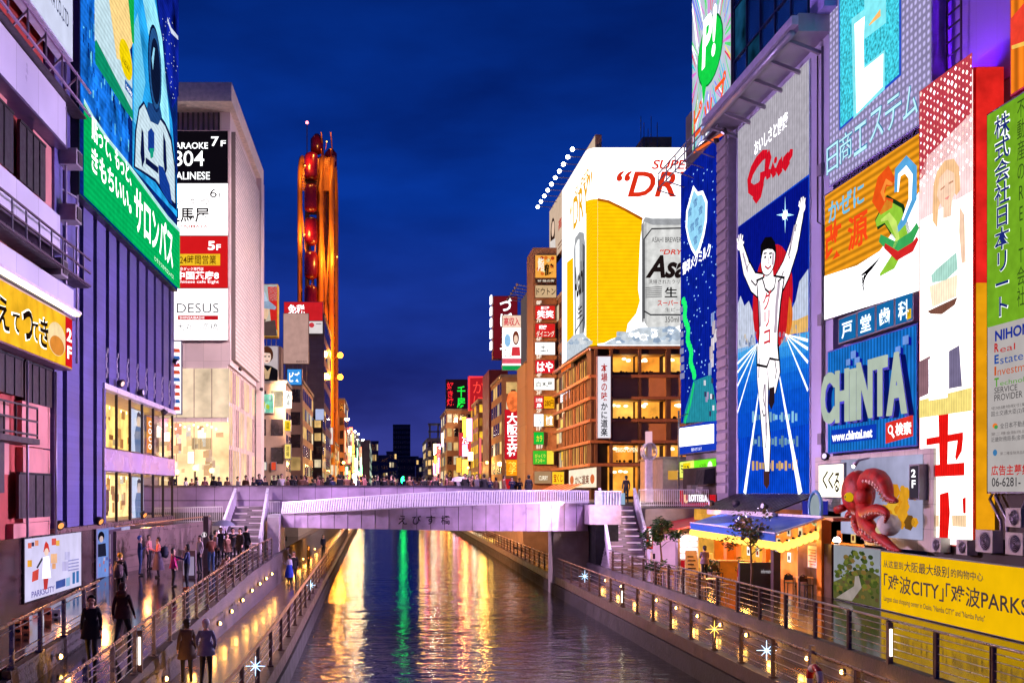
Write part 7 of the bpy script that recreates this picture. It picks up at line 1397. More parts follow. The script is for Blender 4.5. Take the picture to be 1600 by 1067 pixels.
for y in (44, 49, 54): lamp_pt(lp, (17.4, y, 3.25), (255, 176, 80), 420, .2)
# neighbouring stall with red roof, pink vending machine and lit fridge
t = thing('stall_roof', 'faded red sloping stall roof left of the blue awning', 'roof', (17, 58, 3)); mb = MB(); mb.hexa([(15.9, 55, 3.0), (18.6, 55, 3.5), (18.6, 61.5, 3.6), (15.9, 61.5, 3.1)], [(15.9, 55, 3.08), (18.6, 55, 3.58), (18.6, 61.5, 3.68), (15.9, 61.5, 3.18)], mat('roof_red', (176, 34, 40), .5, 0, .3, 1)); mb.box(16, 16.1, 55.1, 55.2, ZR, 3.05, M_METAL); mb.build('roof', t)
t = thing('vending_kiosk', 'pink lit vending kiosk beside the right staircase', 'vending machine', (16, 57.6, ZR)); mb = MB(); mb.box(15.15, 16.55, 57.6, 58.6, ZR, 2.65, emi((246, 176, 226), .8, .12)); mb.build('body', t); mb = MB(); mb.box(15.3, 15.42, 57.55, 57.6, 1.3, 1.6, M_DARK); mb.build('slot', t)
t = thing('drinks_fridge', 'white lit drinks fridge between the pink kiosk and the board signs', 'fridge', (17, 57, ZR)); mb = MB(); mb.box(16.62, 17.75, 57.2, 58.2, ZR, 2.75, mat('fridge_white', (220, 214, 220), .4)); mb.build('body', t); mb = MB()
for k in range(4): mb.box(16.7, 17.65, 57.12, 57.2, 1.35 + k * .34, 1.6 + k * .34, emi((250, 235, 250), 1.3, .5, scale=6))
mb.build('shelf', t); mb = MB(); mb.box(16.75, 17.6, 57.05, 57.2, ZR + .05, 1.25, emi((200, 30, 40), .7)); mb.build('door', t)
for lb, x, y in (('pale standing menu board left of the waiting person', 16.3, 51.2), ('standing menu board with a handwritten list near the drinks fridge', 16.2, 53.5)):
    t = thing('standing_board', lb, 'board', (x, y, ZR)); mb = MB(); mb.hexa([(x - .35, y - .2, ZR), (x + .35, y - .2, ZR), (x + .35, y - .15, ZR), (x - .35, y - .15, ZR)], [(x - .3, y - .02, 2.0), (x + .3, y - .02, 2.0), (x + .3, y + .03, 2.0), (x - .3, y + .03, 2.0)], mat('board_cream', (226, 190, 130), .6)); mb.bar((x, y + .4, ZR), (x, y, 1.9), .05, .05, M_WOOD); mb.build('panel', t); mb = MB()
    for k in range(4): mb.box(x - .2, x + .2 - .1 * (k % 2), y - .165 + .03 * k - .03, y - .16 + .03 * k, 1.05 + k * .2, 1.12 + k * .2, M_BRND)
    mb.build('writing', t)
# kiosk panel with i pillar
t = thing('information_panel', 'dark grey information panel with lit yellow end on the terrace', 'panel', (15.6, 43.5, ZR)); mb = MB(); mb.box(15.25, 16.6, 43.5, 43.7, ZR, 2.05, mat('kiosk_grey', (84, 74, 84), .4, .2)); mb.build('panel', t); mb = MB(); mb.box(16.6, 16.95, 43.45, 43.75, ZR - .0, 2.15, emi((250, 196, 70), .9)); mb.build('lit_end', t)
bd = Board(Pl('F', 43.46), t); bd.text('information', (1189, 889, 895, 1207), (220, 214, 220), .8, 2); bd.done()
t = thing('information_pillar', 'brown pillar with a round white i symbol in front of the grey panel', 'pillar', (16.7, 43, ZR)); mb = MB(); mb.box(16.45, 16.75, 42.9, 43.2, ZR, 2.85, mat('pillar_brown', (92, 70, 74), .4)); mb.build('post', t)
bd = Board(Pl('F', 42.88), t); bd.ell(1214, 857, 4.4, 4.4, (230, 220, 226), 1, .9); bd.ell(1214, 857, 3.6, 3.6, (92, 70, 74), 2, .5); bd.text('i', (1213.2, 854, 860.2, 1215), (230, 220, 226), 1, 3, .03); bd.done()
t = thing('information_pillar', 'grey pillar with a round white i symbol near the left staircase', 'pillar', (-7.4, 49, 1.4)); mb = MB(); mb.box(-8.5, -8.25, 49, 49.2, 1.4, 3.9, mat('pillar_brown', (92, 70, 74))); mb.build('post', t); bd = Board(Pl('F', 48.97), t); bd.ell(319, 835, 4, 4, (240, 226, 236), 1, .9); bd.ell(319, 835, 3.2, 3.2, (92, 70, 74), 2, .5); bd.text('i', (318.2, 832, 838, 320), (240, 226, 236), 1, 3, .03); bd.done()
t = thing('ticket_stand', 'grey waist high stand next to the dark blue pedestrian', 'stand', (-8.6, 44, 1.35)); mb = MB(); mb.box(-8.45, -7.9, 43.6, 43.9, 1.3, 2.55, mat('stand_grey', (130, 112, 124), .4, .2)); mb.box(-8.4, -7.95, 43.55, 43.6, 1.5, 2.3, emi((200, 180, 220), .5)); mb.build('body', t)
# tables, chairs
def chair(p, rz, m, label, group=None):
    t = thing('chair', label, 'chair', (0, 0, 0), group); mb = MB(); mb.box(-.2, .2, -.2, .2, .43, .46, m); mb.build('seat', t); mb = MB(); mb.path([(-.2 + .4 * k / 8, .2 + .03 * math.sin(k * .39), .62 + .22 * math.sin(k * math.pi / 8)) for k in range(9)], .02, m, 6); mb.box(-.17, .17, .19, .215, .56, .78, m); mb.build('backrest', t)
    for x in (-.18, .18):
        for y in (-.18, .18): mb = MB(); mb.bar((x, y, 0), (x, y, .43 if y < 0 else .66), .03, .03, m); mb.build('leg', t)
    return place(t, p, rz)
def table(p, label, m, group=None, s=.35):
    t = thing('table', label, 'table', (0, 0, 0), group); mb = MB(); mb.box(-s, s, -s, s, .7, .73, m); mb.build('table_top', t)
    for x in (-s + .05, s - .05):
        for y in (-s + .05, s - .05): mb = MB(); mb.bar((x, y, 0), (x, y, .7), .04, .04, M_METAL); mb.build('leg', t)
    return place(t, p)
WOODM = mat('pale_wood', (196, 150, 100), .4, 0, .2, 4); REDM = mat('red_plastic', (200, 24, 50), .4); BLKM = mat('black_seat', (30, 26, 32), .5)
table((13.2, 46.2, ZR), 'pale wooden terrace table by the railing, nearest the staircase', WOODM, s=.4); table((13.3, 41.6, ZR), 'pale wooden terrace table by the railing, nearer the camera', WOODM, s=.4)
c0 = chair((12.9, 45.2, ZR), .4, WOODM, 'pale wooden chair at the staircase side terrace table, front one'); place(copy_tree(c0), (13.9, 46.6, ZR), 1.7, 'pale wooden chair at the staircase side terrace table, inner one'); place(copy_tree(c0), (13.0, 47.2, ZR), 3.2, 'pale wooden chair at the staircase side terrace table, rear one')
place(copy_tree(c0), (12.9, 40.7, ZR), .3, 'pale wooden chair at the nearer terrace table, front one'); place(copy_tree(c0), (14.0, 41.9, ZR), 1.6, 'pale wooden chair at the nearer terrace table, inner one'); place(copy_tree(c0), (13.2, 42.6, ZR), 3.0, 'pale wooden chair at the nearer terrace table, rear one')
table((17.0, 45.2, ZR), 'dark table under the blue awning beside the red chair', BLKM); r0 = chair((16.6, 47.0, ZR), 2.6, REDM, 'bright red chair under the blue awning'); r0 = chair((15.9, 48.4, ZR), .3, BLKM, 'black chair left of the bright red chair'); chair((17.4, 41.9, ZR), .2, BLKM, 'black chair beside the brown hoarding'); place(copy_tree(r0), (17.2, 43.0, ZR), 2.4, 'black chair behind the lit yellow end'); table((17.5, 42.4, ZR), 'small pale table between the black chairs by the hoarding', WOODM, s=.3)
t = thing('counter', 'yellow wooden counter in front of the open restaurant', 'counter', (16.6, 49.8, ZR)); mb = MB(); mb.box(16.3, 17.9, 49.2, 49.8, ZR, 1.7, mat('counter_yellow', (214, 150, 50), .5, 0, .2, 2)); mb.box(16.2, 18, 49.1, 49.9, 1.7, 1.76, WOODM); mb.build('body', t)
def leafy(t, c, r, n, m, s=.12, name='crown', sc=(1, 1, 1), seed=1, hole=.0):
    R_ = random.Random(seed); mb = MB(); cl = [Vector((R_.gauss(0, .5), R_.gauss(0, .5), R_.gauss(0, .45))) for _ in range(14)]
    for _ in range(n):
        b = R_.choice(cl); p = Vector((c[0] + r * sc[0] * (b.x + R_.gauss(0, .2)), c[1] + r * sc[1] * (b.y + R_.gauss(0, .2)), c[2] + r * sc[2] * (b.z + R_.gauss(0, .2))))
        a = Vector((R_.gauss(0, 1), R_.gauss(0, 1), R_.gauss(0, .6))).normalized(); q = a.cross(Vector((R_.gauss(0, 1), R_.gauss(0, 1), R_.gauss(0, 1)))).normalized(); l = s * R_.uniform(.6, 1.3)
        mb.face([p - a * l, p + q * l * .4, p + a * l, p - q * l * .4], m[R_.randrange(len(m))])
    return mb.build(name, t)
LG = [mat('leaf_dark', (34, 62, 34), .5, 0, .3, 3), mat('leaf_mid', (58, 96, 44), .5, 0, .3, 3)]; LB = [mat('leaf_olive', (104, 92, 40), .5, 0, .3, 3), mat('leaf_rust', (134, 96, 44), .5, 0, .3, 3), mat('leaf_mid', (58, 96, 44))]
BARK = mat('bark', (120, 86, 66), .8, 0, .3, 5, .4)
def tree(label, p, h, r, leaves, n, seed, s):
    t = thing('tree', label, 'tree', p); x, y, z = p; mb = MB(); R_ = random.Random(seed)
    mb.path([(x, y, z), (x + .04, y, z + h * .35), (x - .03, y, z + h * .65), (x + .03, y, z + h)], [.06, .05, .035, .015], BARK, 7)
    for k in range(7): a = R_.uniform(0, 6.28); z0_ = z + h * R_.uniform(.5, .85); mb.path([(x, y, z0_), (x + r * .5 * math.cos(a), y + r * .5 * math.sin(a), z0_ + r * .45), (x + r * .9 * math.cos(a), y + r * .9 * math.sin(a), z0_ + r * .6)], [.022, .014, .005], BARK, 5)
    mb.build('trunk', t); leafy(t, (x, y, z + h * .84), r, n, leaves, s, sc=(1, 1, .95), seed=seed); return t
tree('small dark leafed tree in front of the right staircase', (14.35, 52.5, ZR), 2.6, .62, LG, 1500, 5, .11)
tree('slender sparse autumn leafed tree in front of the blue awning', (15.0, 41.5, ZR), 3.2, .8, LB, 800, 9, .1)
for lb, p, r in (('round potted shrub by the foot of the right staircase', (13.6, 50.5, ZR), .4), ('leafy potted plant under the blue awning', (16.3, 46.2, ZR), .45), ('dark potted plant on the yellow counter side', (15.9, 49.2, ZR), .35)):
    t = thing('potted_plant', lb, 'plant', p); mb = MB(); mb.path([p, (p[0], p[1], p[2] + .4)], [.16, .22], mat('pot_brown', (120, 80, 60), .7), 10); mb.build('pot', t); leafy(t, (p[0], p[1], p[2] + .65), r, 260, LG, .1, 'foliage', seed=int(p[1] * 7))
for k, (x, y) in enumerate(((13.7, 49.4),)):
    t = thing('bicycle_stand', 'low steel hoop stand near the potted shrub', 'stand', (x, y, ZR)); mb = MB()
    for i in range(3): mb.path([(x + .3 * i, y, ZR), (x + .3 * i, y, ZR + .5), (x + .3 * i + .1, y, ZR + .62), (x + .3 * i + .2, y, ZR + .5), (x + .3 * i + .2, y, ZR)], .02, M_METAL, 6)
    mb.build('hoops', t)
t = thing('banner', 'small red and white upright banner in front of the pink kiosk', 'banner', (14.6, 55, ZR)); mb = MB(); mb.box(14.3, 14.62, 55, 55.03, 2.0, 3.2, emi((226, 60, 60), .8)); mb.build('cloth', t); mb = MB(); mb.bar((14.28, 55.02, ZR), (14.28, 55.02, 3.3), .03, .03, M_METAL); mb.build('pole', t); bd = Board(Pl('F', 54.98), t); 
a_, _ = bd.pl.ab(595, 700); bd.text('営業中', (14.36, 2.1, 14.56, 3.1), WHITE, 1.1, 1, .02, vert=True, ab=True); bd.done()
# clock pole on the street corner
t = thing('clock_pole', 'slim pale pillar with a broad steel ring near its top on the street corner', 'clock', (16.7, 64, DZ)); PW = mat('pole_pinkwhite', (240, 220, 228), .35); mb = MB(); mb.box(16.6, 17.0, 64, 64.4, DZ, 7.1, PW); mb.box(16.62, 16.98, 64.05, 64.35, 8.1, 8.85, emi((246, 190, 206), 1.0)); mb.build('post', t)
mb = MB(); q = [(16.8 + .42 * math.cos(a * .2618), 7.6 + .55 * math.sin(a * .2618)) for a in range(25)]
for (xa_, za_), (xb_, zb_) in zip(q, q[1:]): mb.hexa([(xa_, 63.75, za_), (xb_, 63.75, zb_), (xb_, 64.65, zb_), (xa_, 64.65, za_)], [(16.8 + (xa_ - 16.8) * .86, 63.75, 7.6 + (za_ - 7.6) * .88), (16.8 + (xb_ - 16.8) * .86, 63.75, 7.6 + (zb_ - 7.6) * .88), (16.8 + (xb_ - 16.8) * .86, 64.65, 7.6 + (zb_ - 7.6) * .88), (16.8 + (xa_ - 16.8) * .86, 64.65, 7.6 + (za_ - 7.6) * .88)], mat('ring_steel', (214, 206, 210), .3, .4))
mb.build('ring', t); mb = MB(); mb.box(16.66, 16.94, 63.95, 64.45, 7.1, 8.1, PW); mb.build('core', t)
t = thing('camera_pole', 'slim grey camera pole behind the ring clock', 'pole', (19.2, 66, DZ)); mb = MB(); mb.bar((19.2, 66, DZ), (19.2, 66, 10.3), .1, .1, M_METAL); mb.bar((19.2, 66, 9.9), (19.8, 66, 10.1), .06, .06, M_METAL); mb.build('pole', t)
# LED stars and light tubes on the railings, life ring
def star(p, col, label, r, group, s=2.2):
    t = thing('star_light', label, 'star light', p, group); mb = MB(); p = Vector(p)
    for k in range(8):
        a = k * math.pi / 4; q = p + Vector((math.cos(a), 0, math.sin(a))) * r * (1 if k % 2 == 0 else .7); mb.path([p, q], [.014, .006], emi(col, s * 1.5, .1), 5)
    mb.ball(p, .03, emi(col, s * 3, .1), 6, 5); mb.build('rays', t); mb = MB(); mb.bar(p + Vector((0, .03, -r - .3)), p + Vector((0, .03, 0)), .02, .02, M_METAL); mb.build('stem', t); return t
xr = lambda y: XR(y) + .0
for y, c, n in ((27.5, (190, 226, 255), 'white blue star light on the right river railing, nearest the camera'), (31.8, (255, 206, 90), 'golden star light on the right river railing, next after the white blue one'), (52, (190, 226, 255), 'white blue star light on the right river railing near the staircase')): star((XR(y) + .06, y, .78), c, n, .27 if y < 40 else .32, 'star lights on the river railings')
for y, c, n in ((25.0, (170, 210, 255), 'white blue star light on the left river railing, nearest the camera'), (21.5, (255, 206, 90), 'golden star light on the left river railing'), (47, (190, 226, 255), 'white blue star light on the left river railing near the bridge')): star((XL(y) - .06, y, .78), c, n, .24, 'star lights on the river railings')
def tube_light(p, label, h=.75):
    t = thing('light_tube', label, 'lamp', p); mb = MB(); x, y, z = p; mb.box(x - .06, x + .06, y, y + .1, z, z + h + .25, M_POST); mb.build('post', t); mb = MB(); mb.box(x - .022, x + .022, y - .03, y - .002, z + .2, z + h + .1, emi((255, 240, 214), 6, .05)); mb.build('tube', t)
tube_light((WXR + .1, 24.5, ZR + .1), 'upright white light tube in the right terrace railing'); tube_light((WXL - .1, 24.2, ZT(24) + .1), 'upright white light tube in the left terrace railing'); tube_light((XR(44) + .06, 44, .1), 'upright warm light tube in the right river railing', .6)
for lb, p, in (('red and white life ring on the right river railing at the bottom of the picture', (XR(24) - .12, 24.0, .62)), ('red and white life ring on the left river railing', (XL(21) + .16, 20.6, .62))):
    t = thing('life_ring', lb, 'life ring', p); mw = mat('ring_white', (226, 216, 216), .4); mr_ = mat('ring_red', (206, 40, 50), .4); x, y, z = p
    for q in range(8): mb = MB(); mb.path([(x, y + .3 * math.cos(math.pi * (q + k / 4) / 4), z + .3 * math.sin(math.pi * (q + k / 4) / 4)) for k in range(5)], .085, mw if q % 2 else mr_, 8, False); mb.build('ring_section', t)
t = thing('ring_holder', 'steel post holding the life ring on the right river railing', 'post', (XR(24.6), 24.6, 0)); mb = MB(); mb.box(XR(24.6), XR(24.6) + .1, 24.5, 24.62, 0, 1.35, M_METAL); mb.build('post', t)
# globe lamps on the street behind the left staircase
def globe(p, label, r=.22, s=5, h=3.0):
    t = thing('globe_lamp', label, 'street lamp', p, 'globe lamps by the left end of the bridge'); x, y, z = p; mb = MB(); mb.path([(x, y, z - h), (x, y, z)], .05, M_DARK, 6); mb.build('pole', t); mb = MB(); mb.ball((x, y, z), r, emi((255, 206, 110), s, 0), 10, 8); mb.build('globe', t); return t
for (u, v, y, lb) in ((268, 726, 66, 'largest globe lamp at the corner of the finned building'), (276, 737, 68, 'small globe lamp right beside the largest globe'), (305, 731, 72, 'globe lamp in front of the pink tower, left one'), (331, 735, 74, 'globe lamp in front of the pink tower, right one'), (253, 738, 64, 'small globe lamp left of the largest globe')): g_ = globe(Pl('F', y).W(u, v), lb, .2 if u != 268 else .34, 7, EYE + (VY - v) * y / F - DZ)
t = thing('street_light', 'bright white wall lamp on the restaurant ground floor window', 'lamp', Pl('F', 95).W(1029, 748)); mb = MB(); mb.ball(Pl('F', 95).W(1029, 748), .42, emi((255, 240, 200), 8, 0), 10, 8); mb.build('bulb', t)
# ---------------------------------------------------------------- people
SKIN = mat('skin', (222, 170, 146), .55, 0, .06, 4); HAIRB = mat('hair_black', (26, 20, 22), .5, 0, .2, 8)
def cloth(c): return mat('cloth_%d_%d_%d' % c, c, .85, 0, .22, 3, .25)
def person(label, p, rz=0, h=1.7, coat=(40, 36, 44), legs=(30, 30, 40), hair=(26, 20, 22), stride=0.0, arms='down', hem=.0, lean=0.0, shoes=(26, 22, 24), hat=None, group=None, hood=False, sleeve=None, headturn=0.0, bend=0.0):
    """one continuous skinned body in metres for a 1.7 m figure facing -Y, clothing zones by bone"""
    V = []; E = []; Rr = []; Z = []
    def v(x, y, z, r, zone, par=None):
        V.append((x, y + lean * max(0, z - .9) * -1 + (-bend * max(0, z - .95)), z - bend * bend * .25 * max(0, z - .95))); Rr.append(r); Z.append(zone)
        if par is not None: E.append((par, len(V) - 1))
        return len(V) - 1
    pel = v(0, 0, .96, .135, 'coat'); sp1 = v(0, .005, 1.12, .125, 'coat', pel); ch = v(0, .01, 1.30, .15, 'coat', sp1); nb = v(0, .015, 1.43, .085, 'coat', ch)
    ne = v(0, .0, 1.495, .05, 'skin', nb); jw = v(0, -.02, 1.56, .068, 'skin', ne); cr = v(0, -.005, 1.635, .092, 'skin', jw); tp = v(0, .0, 1.70, .05, 'skin', cr)
    no = v(0, -.105, 1.60, .012, 'skin', jw)
    for s in (-1, 1): v(.09 * s, 0, 1.60, .016, 'skin', cr)
    for s in (-1, 1):
        sh = v(.165 * s, .01, 1.395, .07, 'coat', ch); sw = stride * s * .5
        if arms == 'phone' or (arms == 'phone_r' and s == 1) or (arms == 'reach' and s == 1):
            ex, ey, ez = (.2 * s, -.06, 1.14); wx, wy, wz = ((.1 * s, -.28, 1.26) if arms != 'reach' else (.18 * s, -.42, 1.28))
        elif arms == 'pocket': ex, ey, ez = (.26 * s, .06, 1.13); wx, wy, wz = (.2 * s, -.07, .94)
        elif arms == 'up' and s == 1: ex, ey, ez = (.25 * s, -.12, 1.34); wx, wy, wz = (.2 * s, -.2, 1.6)
        else: ex, ey, ez = (.225 * s, .03 - sw * .25, 1.13); wx, wy, wz = (.235 * s, -.06 - sw * .5, .90 + abs(sw) * .06)
        el = v(ex, ey, ez, .05, 'coat', sh); wr = v(wx, wy, wz, .036, 'coat', el)
        d = Vector((wx - ex, wy - ey, wz - ez)).normalized(); sd = Vector((0, -1, 0)) if abs(d.y) < .8 else Vector((-s, 0, 0)); w0 = Vector((wx, wy, wz))
        # palm, four unequal bent fingers and a thumb
        pm = w0 + d * .055; pi = v(*pm, .03, 'skin', wr)
        for k, ln in enumerate((.058, .07, .066, .05)):
            a = pm + d * .035 + sd * (.03 - .02 * k); f1 = v(*a, .011, 'skin', pi); b = a + d * ln * .6; f2 = v(*b, .0095, 'skin', f1); v(*(b + d * ln * .35 + Vector((-.018 * s, 0, 0))), .008, 'skin', f2)
        tb = pm + sd * .04 + d * .0; t1 = v(*tb, .012, 'skin', pi); v(*(tb + sd * .02 + d * .04), .009, 'skin', t1)
        f = stride * s
        hp = v(.085 * s, 0, .88, .105, 'legs', pel); kn = v(.095 * s, -.05 - .34 * f if f > 0 else -.02 - .22 * f, .5 + .03 * abs(f), .068, 'legs', hp)
        ak = v(.1 * s, (-.42 * f if f > 0 else -.62 * f) + .03, .09 + (.0 if f >= 0 else .14 * -f), .046, 'legs', kn); hl = v(.1 * s, (-.42 * f if f > 0 else -.62 * f) + .05, .045 + (.0 if f >= 0 else .14 * -f), .045, 'shoe', ak)
        v(.115 * s, (-.42 * f if f > 0 else -.62 * f) - .14, .035 + (.0 if f >= 0 else .06 * -f), .035, 'shoe', hl)
    me = bpy.data.meshes.new('body'); me.from_pydata(V, E, []); o = bpy.data.objects.new('body', me); COL.objects.link(o)
    o.modifiers.new('skin', 'SKIN').use_smooth_shade = True
    sv = me.skin_vertices[0].data
    for i, r in enumerate(Rr): sv[i].radius = (r, r)
    for i in range(len(V)): sv[i].use_root = (i == 0)
    ss = o.modifiers.new('sub', 'SUBSURF'); ss.levels = 1; ss.render_levels = 1
    bpy.context.view_layer.update(); dg = bpy.context.evaluated_depsgraph_get(); m2 = bpy.data.meshes.new_from_object(o.evaluated_get(dg)); bpy.data.objects.remove(o)
    zm = {'skin': SKIN, 'coat': cloth(coat), 'legs': cloth(legs), 'shoe': cloth(shoes)}; order = ['skin', 'coat', 'legs', 'shoe']
    m2.materials.clear()
    for k in order: m2.materials.append(zm[k])
    seg = [(Vector(V[a]), Vector(V[b]), Z[b]) for a, b in E]
    zi = []
    for pl_ in m2.polygons:
        c = pl_.center; best = 9; zz = 'coat'
        for a, b, z_ in seg:
            ab = b - a; t_ = max(0, min(1, (c - a).dot(ab) / max(1e-9, ab.length_squared))); d_ = (c - (a + ab * t_)).length
            if d_ < best: best = d_; zz = z_
        zi.append(order.index(zz))
    m2.polygons.foreach_set('material_index', zi); m2.polygons.foreach_set('use_smooth', [True] * len(zi))
    t = thing('person', label, 'person', (0, 0, 0), group); b = bpy.data.objects.new('body', m2); COL.objects.link(b); b.parent = t; WL[b] = Vector((0, 0, 0))
    dy = lambda z: -(lean + bend) * max(0, z - .9); dz = -bend * bend * .25 * .65
    mb = MB(); hm = mat('hair_%d_%d_%d' % hair, hair, .5, 0, .25, 8) if not hat else cloth(hat)
    c = (0, .018 + dy(1.65), 1.655 + dz); vs = []; mb.ball(c, .112, hm, 12, 9, (.93, 1.0, 1.0)); 
    if not hat: mb.ball((0, .06 + dy(1.58), 1.58 + dz), .085, hm, 9, 7, (1, .7, 1.1))
    mb.v = [(x, max(y, c[1] - .075 if z > c[2] + .02 else c[1] - .01), z) for x, y, z in mb.v]; mb.build('hair' if not hat else 'hat', t)
    if hood: mb = MB(); mb.ball((0, .1 + dy(1.48), 1.47 + dz), .14, cloth(hood if isinstance(hood, tuple) else coat), 10, 7, (1.15, .7, .8)); mb.build('hood', t)
    e = MB()
    for s in (-1, 1): e.ball((.036 * s, -.088 + dy(1.62), 1.628 + dz), .012, M_DARK, 6, 5)
    e.build('eye', t); e = MB(); e.box(-.022, .022, -.092 + dy(1.55), -.086 + dy(1.55), 1.545 + dz, 1.553 + dz, mat('lips', (170, 90, 84), .6)); e.build('mouth', t)
    if hem:
        mb = MB(); n = 18; rings = [(1.16, .165, .125), (1.0, .2, .155), (.96 - hem * .5, .215 + hem * .06, .175 + hem * .07), (.96 - hem, .225 + hem * .14, .185 + hem * .14)]; vs = []; fs = []
        for z, rx, ry in rings: vs += [(rx * math.cos(6.2832 * k / n) * (1 + .03 * math.sin(5 * k)), ry * math.sin(6.2832 * k / n) + .005 + dy(z), z) for k in range(n)]
        for i in range(len(rings) - 1): fs += [(i * n + k, i * n + (k + 1) % n, (i + 1) * n + (k + 1) % n, (i + 1) * n + k) for k in range(n)]
        mb.add(vs, fs, cloth(sleeve or coat), True); mb.build('coat_hem' if not sleeve else 'skirt', t)
    t.scale = (h / 1.72,) * 3; t.location = p; t.rotation_euler = (0, 0, rz); WL[t] = Vector((0, 0, 0)); return t
def foot(u, v, hf):
    y = 40.0
    for _ in range(40): y = .5 * y + .5 * F * (EYE - hf(y)) / (v - VY)
    return ((u - VX) * y / F, y, hf(y))
PI = math.pi; T = ZT; AWAY = PI
def bag(pt, rz, label, col, sz=(.34, .18, .46), cat='backpack', z=1.1, off=.24):
    t = thing('backpack' if cat == 'backpack' else 'shoulder_bag', label, cat, (0, 0, 0)); mb = MB(); x, y, zz = sz; m = cloth(col)
    q = [(-x / 2, -z * 0, 0)]
    mb.path([(0, off, z - zz / 2), (0, off + .02, z - zz / 2 + .04), (0, off + .03, z), (0, off + .01, z + zz / 2 - .05), (0, off - .02, z + zz / 2)], [x * .35, x * .5, x * .52, x * .45, x * .2], m, 10); mb.build('body', t)
    mb = MB(); mb.box(-x * .3, x * .3, off + .12, off + .2, z - zz * .3, z, m); mb.build('pocket', t); mb = MB()
    for s in (-.11, .11): mb.path([(s, off - .06, z - .12), (s, off - .2, z + .12), (s, off - .16, z + .28), (s, off - .04, z + .2)], .018, m, 5)
    mb.build('strap', t); t.location = pt; t.rotation_euler = (0, 0, rz); return t
p = foot(143, 1043, T); person('person in a dark coat and knit cap walking on the left terrace, nearest the camera', p, .15, 1.76, (26, 22, 34), (20, 18, 24), stride=.55, hem=.25, hat=(22, 18, 26), lean=.04)
p = foot(192, 1016, T); person('person in a maroon hooded jacket striding beside the one in the knit cap', p, AWAY - .1, 1.78, (58, 26, 34), (22, 22, 46), hair=(58, 30, 24), stride=-.5, hood=(84, 50, 44), hem=.12)
p = foot(188, 938, T); person('person with a yellow knit hat seen from behind', p, AWAY, 1.7, (30, 26, 34), (24, 22, 30), hat=(206, 150, 40), hem=.12, stride=.12); bag(p, AWAY + PI, 'grey backpack on the back of the yellow hatted person', (92, 70, 78)).rotation_euler = (0, 0, AWAY)
p = foot(219, 898, T); person('person in navy clothes and blue cap talking by the dark wall', p, PI / 2 + .2, 1.7, (40, 50, 92), (44, 60, 110), hat=(60, 90, 170), arms='phone')
p = foot(247, 902, T); person('person in a white and red coat with a long grey skirt', p, -PI / 2 + .3, 1.7, (226, 120, 110), (70, 56, 70), hat=(40, 34, 40), hem=.62, sleeve=(96, 78, 100), arms='reach'); bag(p, -PI / 2 + .3, 'dark backpack of the person in the white and red coat', (40, 40, 60))
p = foot(271, 916, T); person('short person in a magenta jacket facing the dark blue pedestrian', p, PI / 2 + .4, 1.52, (190, 26, 110), (30, 24, 34), arms='reach', hem=.14)
p = foot(292, 920, T); person('person in dark blue beside the grey stand', p, -PI / 2, 1.74, (34, 40, 92), (26, 26, 40), arms='reach', shoes=(200, 90, 50))
p = foot(330, 895, T); person('person in a brown jacket and blue jeans behind the railing', p, AWAY + .4, 1.7, (130, 70, 50), (70, 96, 140), arms='phone')
p = foot(345, 876, T); person('person in a long black coat holding a grey umbrella', p, .3, 1.72, (22, 20, 26), (20, 20, 26), arms='up', hem=.4)
u_ = thing('umbrella', 'open grey umbrella held over the black coat', 'umbrella', p); mb = MB(); n = 12; vs = [(p[0] + .15, p[1] - .1, p[2] + 2.15)]; fs = []
for r, z in ((.3, 2.1), (.52, 1.96), (.62, 1.84)): vs += [(p[0] + .15 + r * math.cos(6.2832 * k / n), p[1] - .1 + r * math.sin(6.2832 * k / n), p[2] + z) for k in range(n)]
fs += [(0, 1 + k, 1 + (k + 1) % n) for k in range(n)]
for i in range(2): fs += [(1 + i * n + k, 1 + (i + 1) * n + k, 1 + (i + 1) * n + (k + 1) % n, 1 + i * n + (k + 1) % n) for k in range(n)]
mb.add(vs, fs, mat('umbrella_grey', (130, 130, 150), .5), True); mb.build('canopy', u_); mb = MB(); mb.path([(p[0] + .15, p[1] - .1, p[2] + 1.3), (p[0] + .15, p[1] - .1, p[2] + 2.2)], .012, M_METAL, 5); mb.build('shaft', u_)
p = foot(364, 876, T); person('person in black at the foot of the left staircase', p, .5, 1.7, (24, 20, 26), (22, 20, 26), arms='phone', hem=.2)
p = foot(375, 878, T); person('person in a charcoal coat beside the one in black at the left staircase', p, -.6, 1.72, (38, 30, 36), (26, 24, 32), hem=.35)
p = foot(341, 930, T); person('person in a brown hooded coat bending over the railing', p, PI / 2, 1.55, (104, 68, 60), (60, 44, 46), bend=.6, hood=(120, 84, 72), arms='reach', hem=.1)
W0 = lambda y: 0.0
p = foot(292, 1066, W0); person('person in a khaki brown coat strolling on the left lower walkway', p, AWAY + .3, 1.66, (104, 82, 70), (30, 26, 30), hair=(40, 28, 26), hem=.3, stride=.2, headturn=.5)
p = foot(322, 1070, W0); person('white haired person in a pale blue grey jacket strolling on the left lower walkway', p, AWAY, 1.7, (138, 134, 168), (44, 40, 46), hair=(214, 200, 206), hem=.16, stride=-.15, arms='pocket')
